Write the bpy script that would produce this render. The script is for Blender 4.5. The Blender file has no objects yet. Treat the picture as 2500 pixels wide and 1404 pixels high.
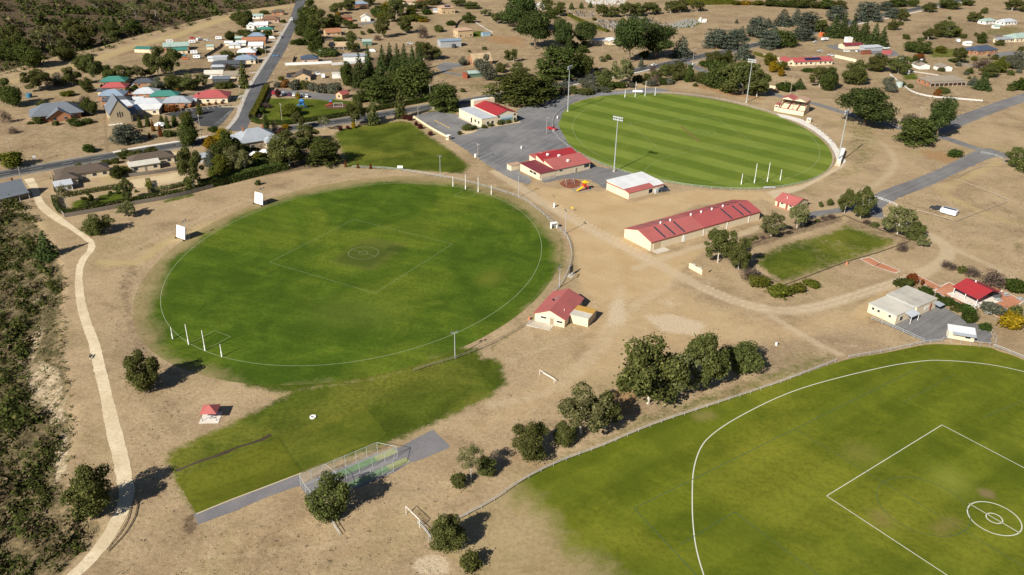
import bpy, bmesh, math, random
import numpy as np
from mathutils import Matrix, Vector

random.seed(7)
RNG = np.random.default_rng(7)
scene = bpy.context.scene
COL = scene.collection
R = math.radians

# ------------------------------------------------------------------ camera
FPX, PITCH, ROLL, HC, IW, IH = 2020.3, 0.47012773, 0.01547884, 120.432, 2500, 1404
cam_d = bpy.data.cameras.new('camera')
cam_d.lens = FPX / IW * 36.0
cam_d.sensor_width = 36.0
cam_d.clip_start = 1.0
cam_d.clip_end = 20000.0
cam = bpy.data.objects.new('camera', cam_d)
COL.objects.link(cam)
_fw = Vector((0, math.cos(PITCH), -math.sin(PITCH)))
_rt = Vector((1, 0, 0))
_dn = Vector((0, -math.sin(PITCH), -math.cos(PITCH)))
_ix = _rt * math.cos(ROLL) - _dn * math.sin(ROLL)
_iy = -(_rt * math.sin(ROLL) + _dn * math.cos(ROLL))
cam.matrix_world = Matrix((( _ix.x, _iy.x, -_fw.x, 0), (_ix.y, _iy.y, -_fw.y, 0), (_ix.z, _iy.z, -_fw.z, HC), (0, 0, 0, 1)))
scene.camera = cam

# ------------------------------------------------------------------ world, sun, exposure
SUN_ELEV, SHADOW_AZ = 34.0, 53.0           # shadows fall towards world angle 53 deg
wd = bpy.data.worlds.new('World')
scene.world = wd
wd.use_nodes = True
wn = wd.node_tree.nodes
sky = wn.new('ShaderNodeTexSky')
sky.sky_type = 'NISHITA'
sky.sun_disc = False
sky.air_density = 0.7
sky.dust_density = 0.4
sky.sun_elevation = R(SUN_ELEV)
_sx, _sy = -math.cos(R(SHADOW_AZ)), -math.sin(R(SHADOW_AZ))
sky.sun_rotation = math.atan2(_sx, _sy) % (2 * math.pi)
wd.node_tree.links.new(sky.outputs[0], wn['Background'].inputs[0])
wn['Background'].inputs[1].default_value = 0.05
sun_d = bpy.data.lights.new('sun', 'SUN')
sun_d.energy = 5.0
sun_d.angle = R(0.5)
sun_d.color = (1.0, 0.93, 0.81)
sun = bpy.data.objects.new('sun', sun_d)
COL.objects.link(sun)
_l = Vector((-_sx * math.cos(R(SUN_ELEV)), -_sy * math.cos(R(SUN_ELEV)), -math.sin(R(SUN_ELEV))))
sun.rotation_euler = _l.to_track_quat('-Z', 'Y').to_euler()
sun.location = (-200, -200, 300)
scene.view_settings.view_transform = 'Standard'
scene.view_settings.look = 'None'
scene.view_settings.gamma = 1.0
scene.view_settings.exposure = 0.58
try:
    scene.cycles.max_bounces = 4
    scene.cycles.diffuse_bounces = 2
    scene.cycles.transparent_max_bounces = 12
except Exception:
    pass

# ------------------------------------------------------------------ survey: where a point of the site lies on the ground
def unproj(a, z=0.0):
    a = np.atleast_2d(np.asarray(a, float))
    x, y = a[:, 0] - IW / 2, a[:, 1] - IH / 2
    u = x * math.cos(ROLL) + y * math.sin(ROLL)
    v = -x * math.sin(ROLL) + y * math.cos(ROLL)
    dy = FPX * math.cos(PITCH) - v * math.sin(PITCH)
    dz = -FPX * math.sin(PITCH) - v * math.cos(PITCH)
    t = (z - HC) / dz
    return np.stack([u * t, dy * t], 1)

def row_of(x, y, z):
    zc = y * math.cos(PITCH) - (z - HC) * math.sin(PITCH)
    yc = y * math.sin(PITCH) + (z - HC) * math.cos(PITCH)
    u, v = FPX * x / zc, -FPX * yc / zc
    return IH / 2 + u * math.sin(ROLL) + v * math.cos(ROLL)

def seg_dist(px, py, pts, closed=True):
    d = np.full(px.shape, 1e9)
    n = len(pts)
    for i in range(n if closed else n - 1):
        ax, ay = pts[i]; bx, by = pts[(i + 1) % n]
        ex, ey = bx - ax, by - ay
        L = ex * ex + ey * ey + 1e-9
        t = np.clip(((px - ax) * ex + (py - ay) * ey) / L, 0, 1)
        d = np.minimum(d, np.hypot(px - ax - t * ex, py - ay - t * ey))
    return d

def inside(px, py, pts):
    c = np.zeros(px.shape, bool)
    n = len(pts)
    j = n - 1
    for i in range(n):
        xi, yi = pts[i]; xj, yj = pts[j]
        with np.errstate(divide='ignore', invalid='ignore'):
            c ^= ((yi > py) != (yj > py)) & (px < (xj - xi) * (py - yi) / (yj - yi + 1e-12) + xi)
        j = i
    return c

def sdf(px, py, pts):
    d = seg_dist(px, py, pts)
    return np.where(inside(px, py, pts), d, -d)

def sstep(a, b, x):
    t = np.clip((x - a) / (b - a), 0, 1)
    return t * t * (3 - 2 * t)

CLIFF_PX = [(95, 540), (150, 640), (160, 700), (148, 760), (138, 800), (150, 850), (160, 900), (165, 960), (185, 1000), (180, 1080), (165, 1150), (165, 1200), (190, 1255), (250, 1290), (225, 1330), (180, 1375), (140, 1420)]
CLIFF = unproj(CLIFF_PX)
CLIFF_POLY = np.vstack([[(-400, CLIFF[0][1] + 6)], CLIFF, [(CLIFF[-1][0] - 5, 60), (-400, 60)]])
HILL_PX = [(-60, 190), (0, 178), (60, 165), (120, 146), (190, 128), (240, 120), (330, 92), (420, 68), (500, 48), (570, 30), (640, 20), (740, 6)]
HILL = unproj(HILL_PX)
HILL_POLY = np.vstack([HILL, [(-300, 1250), (-420, 2600), (-2500, 2600), (-2500, 520)]])

def terr(x, y):
    x = np.asarray(x, float); y = np.asarray(y, float)
    z = np.zeros(np.broadcast(x, y).shape)
    x, y = np.broadcast_arrays(x, y)
    m = (x < -40) & (y < 360)
    if m.any():
        d = sdf(x[m], y[m], CLIFF_POLY)
        d = np.maximum(d, 0)
        lump = 0.7 * np.sin(x[m] * .31 + 1.3 * np.sin(y[m] * .17)) * np.sin(y[m] * .23 + 2)
        z[m] = -(9.5 * (1 - np.exp(-d / 22.0))) + lump * sstep(1, 8, d)
    m = (x < -100) & (y > 500)
    if m.any():
        d = np.maximum(sdf(x[m], y[m], HILL_POLY), 0)
        lump = 5 * np.sin(x[m] * .021 + 2 * np.sin(y[m] * .013)) * np.sin(y[m] * .017 + 1)
        z[m] = -3.0 * sstep(0, 18, d) + 75 * (1 - np.exp(-np.maximum(d - 18, 0) / 420.0)) + lump * sstep(20, 90, d)
    return z

def G(px, py):
    z = 0.0
    p = unproj((px, py))[0]
    for _ in range(10):
        p = unproj((px, py), z)[0]
        z = 0.5 * z + 0.5 * float(terr(p[0], p[1]))
    z = float(terr(p[0], p[1]))
    return Vector((p[0], p[1], z))

def ppm(p):          # photo pixels per metre at a ground point
    return FPX / (p[1] * math.cos(PITCH) - (p[2] - HC) * math.sin(PITCH))

def height_to(p, ytop):
    lo, hi = 0.05, 60.0
    for _ in range(30):
        m = (lo + hi) / 2
        if row_of(p[0], p[1], p[2] + m) > ytop: lo = m
        else: hi = m
    return lo

# ------------------------------------------------------------------ scene bookkeeping
def tag(o, label=None, cat=None, group=None, kind=None):
    if label: o['label'] = label
    if cat: o['category'] = cat
    if group: o['group'] = group
    if kind: o['kind'] = kind
    return o

def empty(name, loc=(0, 0, 0), rz=0.0, label=None, cat=None, group=None):
    o = bpy.data.objects.new(name, None)
    o.empty_display_size = 0.5
    o.location = loc
    o.rotation_euler = (0, 0, rz)
    COL.objects.link(o)
    return tag(o, label, cat, group)

def link(name, me, parent=None, loc=(0, 0, 0), rot=(0, 0, 0), scl=(1, 1, 1)):
    o = bpy.data.objects.new(name, me)
    o.location = loc
    o.rotation_euler = rot
    o.scale = scl
    if parent is not None: o.parent = parent
    COL.objects.link(o)
    return o

def mesh_np(name, V, faces, mat, smooth=False, mats=None, midx=None):
    """V (n,3); faces (m,k) array of one polygon size."""
    me = bpy.data.meshes.new(name)
    V = np.asarray(V, np.float32); faces = np.asarray(faces, np.int32)
    k = faces.shape[1]
    me.vertices.add(len(V)); me.vertices.foreach_set('co', V.ravel())
    me.loops.add(faces.size); me.loops.foreach_set('vertex_index', faces.ravel())
    me.polygons.add(len(faces))
    me.polygons.foreach_set('loop_start', np.arange(0, faces.size, k, dtype=np.int32))
    if smooth: me.polygons.foreach_set('use_smooth', np.ones(len(faces), bool))
    if mat is not None: me.materials.append(mat)
    for m in mats or []: me.materials.append(m)
    if midx is not None: me.polygons.foreach_set('material_index', np.asarray(midx, np.int32))
    me.update(calc_edges=True)
    me.validate()
    return me

class MB:
    """collects boxes, prisms, bars and cones into one mesh"""
    def __init__(s): s.v = []; s.f = []
    def add(s, vs, fs):
        b = len(s.v); s.v += [tuple(v) for v in vs]; s.f += [tuple(b + i for i in f) for f in fs]; return s
    def box(s, x0, x1, y0, y1, z0, z1):
        return s.add([(x0, y0, z0), (x1, y0, z0), (x1, y1, z0), (x0, y1, z0), (x0, y0, z1), (x1, y0, z1), (x1, y1, z1), (x0, y1, z1)],
                     [(0, 3, 2, 1), (4, 5, 6, 7), (0, 1, 5, 4), (1, 2, 6, 5), (2, 3, 7, 6), (3, 0, 4, 7)])
    def bar(s, a, b, r, n=6, r2=None):
        a = Vector(a); b = Vector(b); d = (b - a)
        if d.length < 1e-6: return s
        q = d.to_track_quat('Z', 'Y'); r2 = r if r2 is None else r2
        vs = []
        for p, rr in ((a, r), (b, r2)):
            for i in range(n):
                t = 2 * math.pi * (i + .5) / n
                vs.append(p + q @ Vector((rr * math.cos(t), rr * math.sin(t), 0)))
        fs = [(i, (i + 1) % n, n + (i + 1) % n, n + i) for i in range(n)] + [tuple(range(n - 1, -1, -1)), tuple(range(n, 2 * n))]
        return s.add(vs, fs)
    def extr(s, prof, y0, y1):       # profile in (x,z), extruded along y
        n = len(prof)
        vs = [(x, y0, z) for x, z in prof] + [(x, y1, z) for x, z in prof]
        return s.add(vs, [(i, (i + 1) % n, n + (i + 1) % n, n + i) for i in range(n)] + [tuple(range(n - 1, -1, -1)), tuple(range(n, 2 * n))])
    def poly_prism(s, pts, z0, z1):
        n = len(pts)
        vs = [(x, y, z0) for x, y in pts] + [(x, y, z1) for x, y in pts]
        return s.add(vs, [(i, (i + 1) % n, n + (i + 1) % n, n + i) for i in range(n)] + [tuple(range(n - 1, -1, -1)), tuple(range(n, 2 * n))])
    def mesh(s, name, mat, bevel=0.0, smooth=False):
        me = bpy.data.meshes.new(name)
        me.from_pydata(s.v, [], s.f)
        bm = bmesh.new(); bm.from_mesh(me)
        bmesh.ops.recalc_face_normals(bm, faces=bm.faces)
        if bevel: bmesh.ops.bevel(bm, geom=bm.edges[:], offset=bevel, segments=1, affect='EDGES')
        bm.to_mesh(me); bm.free()
        if smooth: me.polygons.foreach_set('use_smooth', np.ones(len(me.polygons), bool))
        me.materials.append(mat)
        return me
    def build(s, name, mat, parent=None, loc=(0, 0, 0), rot=(0, 0, 0), bevel=0.0, smooth=False):
        return link(name, s.mesh(name, mat, bevel, smooth), parent, loc, rot)

# ------------------------------------------------------------------ materials
class NT:
    def __init__(s, name):
        s.m = bpy.data.materials.new(name); s.m.use_nodes = True
        s.t = s.m.node_tree; s.n = s.t.nodes; s.l = s.t.links
        s.b = s.n['Principled BSDF']; s.out = s.n['Material Output']
    def new(s, t, **k):
        n = s.n.new(t)
        for a, b in k.items(): setattr(n, a, b)
        return n
    def put(s, sock, v):
        if hasattr(v, 'is_output'): s.l.new(v, sock)
        elif isinstance(v, (tuple, list)) and len(v) == 3 and sock.type == 'RGBA': sock.default_value = (*v, 1)
        else: sock.default_value = v
        return s
    def math(s, op, a, b=None, c=None, clamp=False):
        n = s.new('ShaderNodeMath', operation=op, use_clamp=clamp)
        for i, v in enumerate((a, b, c)):
            if v is not None: s.put(n.inputs[i], v)
        return n.outputs[0]
    def vmath(s, op, a, b=None, out=0):
        n = s.new('ShaderNodeVectorMath', operation=op)
        s.put(n.inputs[0], a)
        if b is not None: s.put(n.inputs[1] if op != 'SCALE' else n.inputs[3], b)
        return n.outputs[out]
    def noise(s, vec, scale, detail=3.0, rough=0.55, dist=0.0):
        n = s.new('ShaderNodeTexNoise')
        if vec is not None: s.put(n.inputs['Vector'], vec)
        n.inputs['Scale'].default_value = scale; n.inputs['Detail'].default_value = detail
        n.inputs['Roughness'].default_value = rough; n.inputs['Distortion'].default_value = dist
        return n.outputs['Fac']
    def ramp(s, f, stops, interp='LINEAR'):
        n = s.new('ShaderNodeValToRGB'); s.put(n.inputs[0], f)
        r = n.color_ramp; r.interpolation = interp
        while len(r.elements) < len(stops): r.elements.new(0.5)
        for e, (p, c) in zip(r.elements, stops):
            e.position = p; e.color = (*c, 1) if isinstance(c, tuple) else (c, c, c, 1)
        return n.outputs[0]
    def mix(s, f, a, b, mode='MIX'):
        n = s.new('ShaderNodeMix', data_type='RGBA', blend_type=mode)
        s.put(n.inputs['Factor'], f); s.put(n.inputs['A'], a); s.put(n.inputs['B'], b)
        return n.outputs['Result']
    def rng(s, v, a, b, c=0.0, d=1.0):
        n = s.new('ShaderNodeMapRange', interpolation_type='SMOOTHSTEP'); s.put(n.inputs[0], v)
        for i, q in enumerate((a, b, c, d)): s.put(n.inputs[i + 1], q)
        return n.outputs[0]
    def pos(s): return s.new('ShaderNodeNewGeometry').outputs['Position']
    def obj(s): return s.new('ShaderNodeTexCoord').outputs['Object']
    def mapv(s, v, scale=(1, 1, 1), rot=(0, 0, 0)):
        n = s.new('ShaderNodeMapping', vector_type='TEXTURE'); s.put(n.inputs[0], v)
        n.inputs['Scale'].default_value = tuple(1 / q for q in scale); n.inputs['Rotation'].default_value = rot
        return n.outputs[0]
    def attr(s, name):
        n = s.new('ShaderNodeAttribute'); n.attribute_name = name; return n
    def bump(s, h, strength, dist):
        n = s.new('ShaderNodeBump'); n.inputs['Strength'].default_value = strength; n.inputs['Distance'].default_value = dist
        s.put(n.inputs['Height'], h); s.l.new(n.outputs[0], s.b.inputs['Normal'])
    def done(s, col, rough=0.9, spec=0.1):
        s.put(s.b.inputs['Base Color'], col); s.put(s.b.inputs['Roughness'], rough)
        s.b.inputs['Specular IOR Level'].default_value = spec
        return s.m

MATS = {}
def paint(name, col, rough=0.7, spec=0.25, metal=0.0, dirt=0.25, scale=0.8, stripe=0.0):
    """weathered plain surface: base colour with blotches and grain"""
    if name in MATS: return MATS[name]
    n = NT(name); P = n.obj()
    f = n.noise(P, scale, 5, .65)
    c = n.mix(n.rng(f, .35, .75, 0, dirt), col, tuple(x * .62 + .02 for x in col))
    f2 = n.noise(P, scale * 9, 3, .6)
    c = n.mix(n.rng(f2, .3, .8, 0, .22), c, tuple(min(1, x * 1.25 + .01) for x in col))
    if stripe:
        w = n.new('ShaderNodeTexWave', wave_type='BANDS', bands_direction='X'); n.put(w.inputs['Vector'], P)
        w.inputs['Scale'].default_value = stripe; w.inputs['Distortion'].default_value = .3
        c = n.mix(n.rng(w.outputs['Fac'], .0, .35, .16, 0), c, tuple(x * .6 for x in col))
    n.b.inputs['Metallic'].default_value = metal
    MATS[name] = n.done(c, rough, spec)
    return MATS[name]

def glass(name='window_glass', col=(.02, .025, .03)):
    if name in MATS: return MATS[name]
    n = NT(name)
    c = n.mix(n.noise(n.obj(), 1.5, 2), col, tuple(x * 2.2 for x in col))
    MATS[name] = n.done(c, 0.12, 0.5)
    return MATS[name]

def dry_colour(n, P):
    """autumn dry grass: tan, straw, olive and mauve-brown patches with fine tussock grain"""
    big = n.noise(P, .016, 5, .62, .7)
    mid = n.noise(P, .075, 6, .68, .4)
    mid2 = n.noise(P, .21, 5, .7, .3)
    fine = n.noise(P, 1.1, 5, .72)
    tiny = n.noise(P, 3.6, 3, .7)
    c = n.ramp(big, [(.22, (.215, .150, .088)), (.38, (.30, .215, .128)), (.52, (.40, .298, .18)), (.62, (.305, .222, .138)), (.78, (.235, .172, .116))])
    c = n.mix(n.rng(mid, .46, .70, 0, .75), c, (.46, .352, .215))
    c = n.mix(n.rng(mid, .30, .47, .7, 0), c, (.19, .136, .082))
    c = n.mix(n.rng(n.noise(P, .032, 5, .65, .5), .50, .68, 0, .38), c, (.21, .185, .07))
    c = n.mix(n.rng(mid2, .52, .74, 0, .45), c, (.42, .325, .20))
    c = n.mix(n.rng(mid2, .28, .45, .4, 0), c, (.18, .13, .075))
    st = n.noise(n.mapv(P, (.05, .9, 1), (0, 0, R(-38))), 1.0, 4, .6)
    c = n.mix(n.rng(st, .46, .74, 0, .2), c, (.48, .365, .22))
    c = n.mix(n.rng(fine, .40, .56, .32, 0), c, (.16, .115, .064))
    c = n.mix(n.rng(n.noise(P, .55, 4, .75, .3), .54, .68, 0, .35), c, (.47, .365, .22))
    c = n.mix(n.rng(tiny, .52, .70, 0, .28), c, (.54, .43, .27))
    c = n.mix(n.rng(tiny, .34, .46, .22, 0), c, (.13, .1, .055))
    return c, fine, mid

def green_colour(n, P, dark, light, yellow, streak=0.0, ang=0.0):
    big = n.noise(P, .022, 4, .6, .6)
    mid = n.noise(P, .09, 5, .62, .5)
    fine = n.noise(P, .9, 4, .7)
    tiny = n.noise(P, 3.2, 3, .7)
    c = n.mix(n.rng(mid, .36, .66), dark, light)
    c = n.mix(n.rng(big, .46, .66, 0, .8), c, yellow)
    c = n.mix(n.rng(n.noise(P, .045, 5, .66, .8), .52, .70, 0, .42), c, tuple(x * 1.12 for x in yellow))
    c = n.mix(n.rng(n.noise(P, .038, 4, .6, .6), .30, .44, .32, 0), c, tuple(x * .72 for x in dark))
    if streak:
        st = n.noise(n.mapv(P, (.012, .33, 1), (0, 0, ang)), 1.0, 3, .6)
        c = n.mix(n.rng(st, .35, .65, 0, streak), c, tuple(x * .62 for x in dark))
    c = n.mix(n.rng(fine, .32, .6, .5, 0), c, tuple(x * .6 for x in dark))
    c = n.mix(n.rng(tiny, .52, .8, 0, .35), c, tuple(x * 1.35 for x in yellow))
    return c

# ------------------------------------------------------------------ ground
def axis_coords(parts):
    out = []
    for a, b, st in parts: out += list(np.arange(a, b, st))
    return np.array(sorted(set(np.round(out, 3))))
GX = axis_coords([(-6000, -900, 400), (-900, -420, 12), (-420, -190, 4), (-190, 250, 1.4), (250, 420, 3), (420, 900, 10), (900, 6001, 400)])
GY = axis_coords([(-1500, 40, 140), (40, 100, 6), (100, 360, 1.4), (360, 560, 2.2), (560, 760, 4), (760, 1300, 10), (1300, 7001, 350)])
XX, YY = np.meshgrid(GX, GY)
ZZ = terr(XX, YY)
gx, gy = XX.ravel(), YY.ravel()
nx, ny = len(GX), len(GY)
ii, jj = np.meshgrid(np.arange(nx - 1), np.arange(ny - 1))
q0 = (jj * nx + ii).ravel()
gfaces = np.stack([q0, q0 + 1, q0 + nx + 1, q0 + nx], 1)

CH = {k: np.zeros(len(gx)) for k in ('green', 'sand', 'pale', 'litter', 'track', 'straw', 'dark', 'red')}
def zone(ch, pts, val=1.0, fe=3.0, px=True):
    """soft-edged patch of ground cover; pts in survey pixels"""
    w = unproj(pts) if px else np.asarray(pts, float)
    m = (gx > w[:, 0].min() - fe * 2) & (gx < w[:, 0].max() + fe * 2) & (gy > w[:, 1].min() - fe * 2) & (gy < w[:, 1].max() + fe * 2)
    if m.any():
        v = val * sstep(-fe, fe, sdf(gx[m], gy[m], w))
        CH[ch][m] = np.maximum(CH[ch][m], v)
def trail(ch, pts, width, val=1.0, fe=1.5):
    w = unproj(smooth_line(pts))
    m = (gx > w[:, 0].min() - width * 2) & (gx < w[:, 0].max() + width * 2) & (gy > w[:, 1].min() - width * 2) & (gy < w[:, 1].max() + width * 2)
    if m.any():
        v = val * sstep(width / 2 + fe, max(0.0, width / 2 - fe), seg_dist(gx[m], gy[m], w, False))
        CH[ch][m] = np.maximum(CH[ch][m], v)
def blob(ch, px, py, rx, ry, val=1.0):
    c = unproj((px, py))[0]
    d = np.hypot((gx - c[0]) / rx, (gy - c[1]) / ry)
    CH[ch][:] = np.maximum(CH[ch], val * sstep(1.0, .35, d))
def smooth_line(pts, n=6):
    P = [np.array(p, float) for p in pts]
    if len(P) < 3: return np.array(P)
    out = []
    for i in range(len(P) - 1):
        a, b, c, d = P[max(i - 1, 0)], P[i], P[i + 1], P[min(i + 2, len(P) - 1)]
        for k in range(n):
            t = k / n
            out.append(.5 * ((2 * b) + (-a + c) * t + (2 * a - 5 * b + 4 * c - d) * t * t + (-a + 3 * b - 3 * c + d) * t ** 3))
    out.append(P[-1])
    return np.array(out)

# lawns
zone('green', [(812, 330), (830, 315), (900, 304), (980, 295), (1008, 300), (1050, 332), (1110, 372), (1150, 405), (1130, 425), (1000, 416), (900, 412), (845, 408), (830, 365)], .9, 4)
zone('green', [(650, 240), (700, 240), (820, 243), (880, 250), (880, 268), (700, 299), (640, 295)], .95, 2)
zone('green', [(540, 878), (700, 895), (900, 885), (1080, 845), (1170, 850), (1180, 880), (1060, 895), (900, 930), (700, 960), (600, 945)], .95, 3)
zone('straw', [(500, 930), (640, 965), (900, 925), (1060, 880), (1080, 890), (900, 945), (700, 975), (560, 960)], .8, 3)
zone('green', [(400, 1110), (500, 1060), (660, 985), (720, 950), (900, 925), (1050, 885), (1150, 868), (1225, 880), (1240, 935), (1190, 975), (1050, 1040), (960, 1080), (730, 1160), (480, 1255), (430, 1190)], .95, 3.5)
zone('green', [(432, 1168), (680, 1068), (738, 1158), (482, 1250)], 1.0, .8)
zone('green', [(680, 1066), (880, 992), (945, 1062), (738, 1150)], .95, 2)
zone('green', [(1836, 628), (1900, 596), (2020, 566), (2062, 546), (2200, 590), (2150, 615), (2080, 640), (1912, 694), (1872, 668)], .72, 4.5)
zone('green', [(1845, 640), (1900, 612), (1975, 600), (2010, 640), (1915, 688), (1878, 668)], .95, 3.5)
zone('green', [(1990, 585), (2060, 555), (2185, 592), (2130, 612), (2050, 590)], .95, 3.0)
zone('green', [(1975, 600), (2010, 590), (2085, 628), (2040, 640)], .9, 3.0)
zone('pale', [(2020, 568), (2048, 568), (2048, 584), (2024, 582)], .7, 2)
zone('green', [(2050, 290), (2150, 305), (2170, 360), (2120, 430), (2050, 445), (1950, 475), (2010, 430), (2062, 395)], .42, 8)
zone('green', [(178, 492), (222, 480), (225, 505), (172, 512)], .85, 1.2)
zone('green', [(236, 478), (302, 467), (312, 487), (240, 497)], .85, 1.2)
zone('green', [(395, 490), (470, 470), (480, 478), (400, 497)], .7, 1.2)
zone('green', [(500, 415), (560, 408), (565, 432), (505, 440)], .6, 2)
zone('green', [(2200, 175), (2235, 178), (2250, 195), (2205, 195)], .8, 3)
zone('green', [(2260, 118), (2340, 118), (2345, 140), (2270, 142)], .7, 4)
zone('green', [(2345, 138), (2440, 138), (2440, 150), (2350, 150)], .5, 4)
zone('green', [(2400, 70), (2500, 62), (2500, 90), (2400, 85)], .5, 5)
zone('green', [(1630, 62), (1690, 46), (1720, 54), (1690, 68), (1640, 70)], .9, 5)
zone('green', [(1388, 36), (1440, 62), (1480, 80), (1440, 78), (1400, 55)], .6, 5)
zone('green', [(1125, 205), (1240, 198), (1270, 215), (1150, 225)], .45, 8)
zone('green', [(1145, 78), (1180, 75), (1175, 90), (1150, 92)], .9, 3)
zone('green', [(1040, 270), (1115, 268), (1115, 278), (1050, 285)], .8, 1.5)
zone('green', [(630, 145), (655, 125), (660, 135), (640, 150)], .4, 3)
zone('green', [(570, 235), (600, 218), (600, 240), (572, 250)], .6, 2)
zone('green', [(2470, 595), (2500, 590), (2500, 612), (2480, 610)], .6, 3)
zone('green', [(1800, 890), (2000, 850), (2010, 870), (1800, 925)], .45, 4)
zone('green', [(1560, 1008), (1750, 950), (1900, 895), (2030, 855), (2045, 878), (1900, 936), (1750, 986), (1600, 1036), (1480, 1086), (1340, 1145), (1330, 1125), (1480, 1060)], .5, 2.5)
zone('green', [(1640, 630), (1690, 640), (1700, 652), (1650, 650)], .35, 3)
zone('green', [(1080, 440), (1220, 455), (1300, 500), (1270, 500), (1200, 478), (1090, 456)], .55, 3)
zone('green', [(1340, 590), (1365, 560), (1388, 600), (1385, 650), (1340, 700), (1290, 760), (1280, 760), (1325, 690), (1340, 640)], .6, 3)
zone('green', [(1180, 845), (1290, 775), (1300, 785), (1200, 860)], .5, 3)
# bare tan forecourt and tracks
zone('sand', [(1290, 452), (1360, 458), (1480, 470), (1540, 494), (1640, 472), (1700, 462), (1860, 468), (1890, 470), (1850, 490), (1700, 500), (1530, 578), (1592, 622), (1720, 608), (1690, 640), (1660, 662), (1640, 705), (1540, 735), (1450, 735), (1415, 700), (1402, 600), (1372, 535), (1330, 492)], .95, 4)
zone('sand', [(1400, 690), (1650, 690), (1760, 740), (1900, 775), (2120, 730), (2150, 790), (1950, 850), (1700, 860), (1500, 930), (1330, 1000), (1150, 1080), (1090, 1070), (1250, 960), (1400, 850)], .58, 10)
zone('sand', [(300, 1340), (560, 1290), (900, 1230), (1120, 1130), (1240, 1150), (1150, 1250), (1000, 1404), (300, 1404)], .4, 7)
zone('sand', [(1190, 420), (1255, 450), (1300, 450), (1270, 432), (1230, 410)], .5, 3)
zone('sand', [(1850, 478), (1900, 462), (1990, 440), (2040, 400), (2056, 385), (2066, 396), (2010, 440), (1910, 474), (1890, 500)], .9, 1.2)
zone('sand', [(560, 1290), (760, 1250), (1000, 1200), (1100, 1150), (1120, 1160), (1010, 1230), (760, 1330), (560, 1370), (470, 1380)], .45, 4)
zone('sand', [(2090, 745), (2180, 690), (2200, 680), (2200, 700), (2130, 745), (2120, 790), (2060, 770)], .7, 2)
zone('red', [(2240, 365), (2300, 370), (2350, 390), (2320, 400), (2260, 385)], .8, 4)
zone('red', [(1700, 205), (1800, 225), (1870, 240), (1870, 246), (1780, 234), (1690, 212)], .8, 3)
zone('red', [(2230, 345), (2330, 352), (2250, 362), (2170, 325)], .5, 3)
zone('red', [(1505, 945), (1560, 960), (1540, 1010), (1480, 1030), (1430, 1010)], .85, 2)
zone('red', [(1245, 1110), (1260, 1100), (1290, 1130), (1250, 1135)], .5, 2)
zone('red', [(1180, 85), (1280, 90), (1290, 115), (1190, 105)], .7, 10)
zone('red', [(1370, 160), (1470, 160), (1440, 185), (1380, 185)], .6, 5)
zone('red', [(460, 590), (475, 586), (560, 545), (700, 490), (690, 486), (560, 535)], .4, 2)
trail('track', [(1210, 420), (1262, 452), (1330, 497), (1420, 548), (1520, 602), (1650, 668), (1760, 722), (1880, 756), (1980, 752), (2120, 712), (2250, 668), (2308, 630), (2305, 598), (2240, 560), (2160, 530)], 5.5, .95, 1.8)
trail('track', [(2290, 590), (2340, 612), (2430, 655), (2500, 690)], 4, .7, 1.5)
trail('track', [(1650, 690), (1560, 740), (1510, 790), (1470, 850), (1410, 910), (1330, 960), (1200, 990)], 4.5, .6, 2.2)
trail('track', [(1520, 700), (1490, 780), (1430, 870), (1360, 930)], 4.0, .6, 2)
trail('track', [(1880, 770), (1980, 830), (2050, 865)], 3.0, .85, 1.2)
trail('track', [(1550, 655), (1680, 610), (1800, 575), (1850, 555)], 4.0, .8, 1.5)
trail('track', [(300, 1370), (480, 1330), (650, 1310), (900, 1250), (1100, 1180)], 4, .35, 2)
trail('track', [(255, 625), (330, 605), (430, 560), (560, 505), (700, 465), (860, 425)], 3.0, .5, 1.5)
trail('track', [(2060, 330), (2150, 350), (2185, 400), (2140, 450), (2050, 480)], 5, .6, 2)
trail('straw', [(250, 640), (330, 640), (410, 590), (520, 545), (640, 500), (760, 462), (880, 438)], 5.0, .8, 3)
trail('straw', [(2440, 395), (2350, 440), (2300, 470), (2450, 540)], 7, .6, 3)
trail('straw', [(0, 205), (90, 185), (190, 160), (250, 140), (330, 112), (420, 90), (520, 55), (620, 28), (720, 14)], 13, .85, 6)
zone('pale', [(1570, 772), (1640, 765), (1725, 792), (1710, 818), (1620, 812)], .95, 3)
zone('pale', [(1490, 735), (1530, 730), (1530, 790), (1480, 800)], .8, 2.5)
zone('pale', [(1600, 720), (1660, 730), (1650, 755), (1610, 750)], .55, 3)
zone('pale', [(2030, 835), (2110, 845), (2100, 850), (2030, 845)], .6, 2)
zone('pale', [(1870, 468), (1960, 452), (2060, 398), (2066, 404), (1960, 462), (1890, 486)], .9, .8)
zone('pale', [(1000, 1370), (1060, 1350), (1085, 1360), (1110, 1404), (1020, 1404)], .9, .8)
zone('pale', [(660, 1245), (700, 1240), (690, 1252)], .7, .8)
zone('pale', [(1660, 660), (1700, 668), (1760, 700), (1720, 690)], .5, 3)
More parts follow.
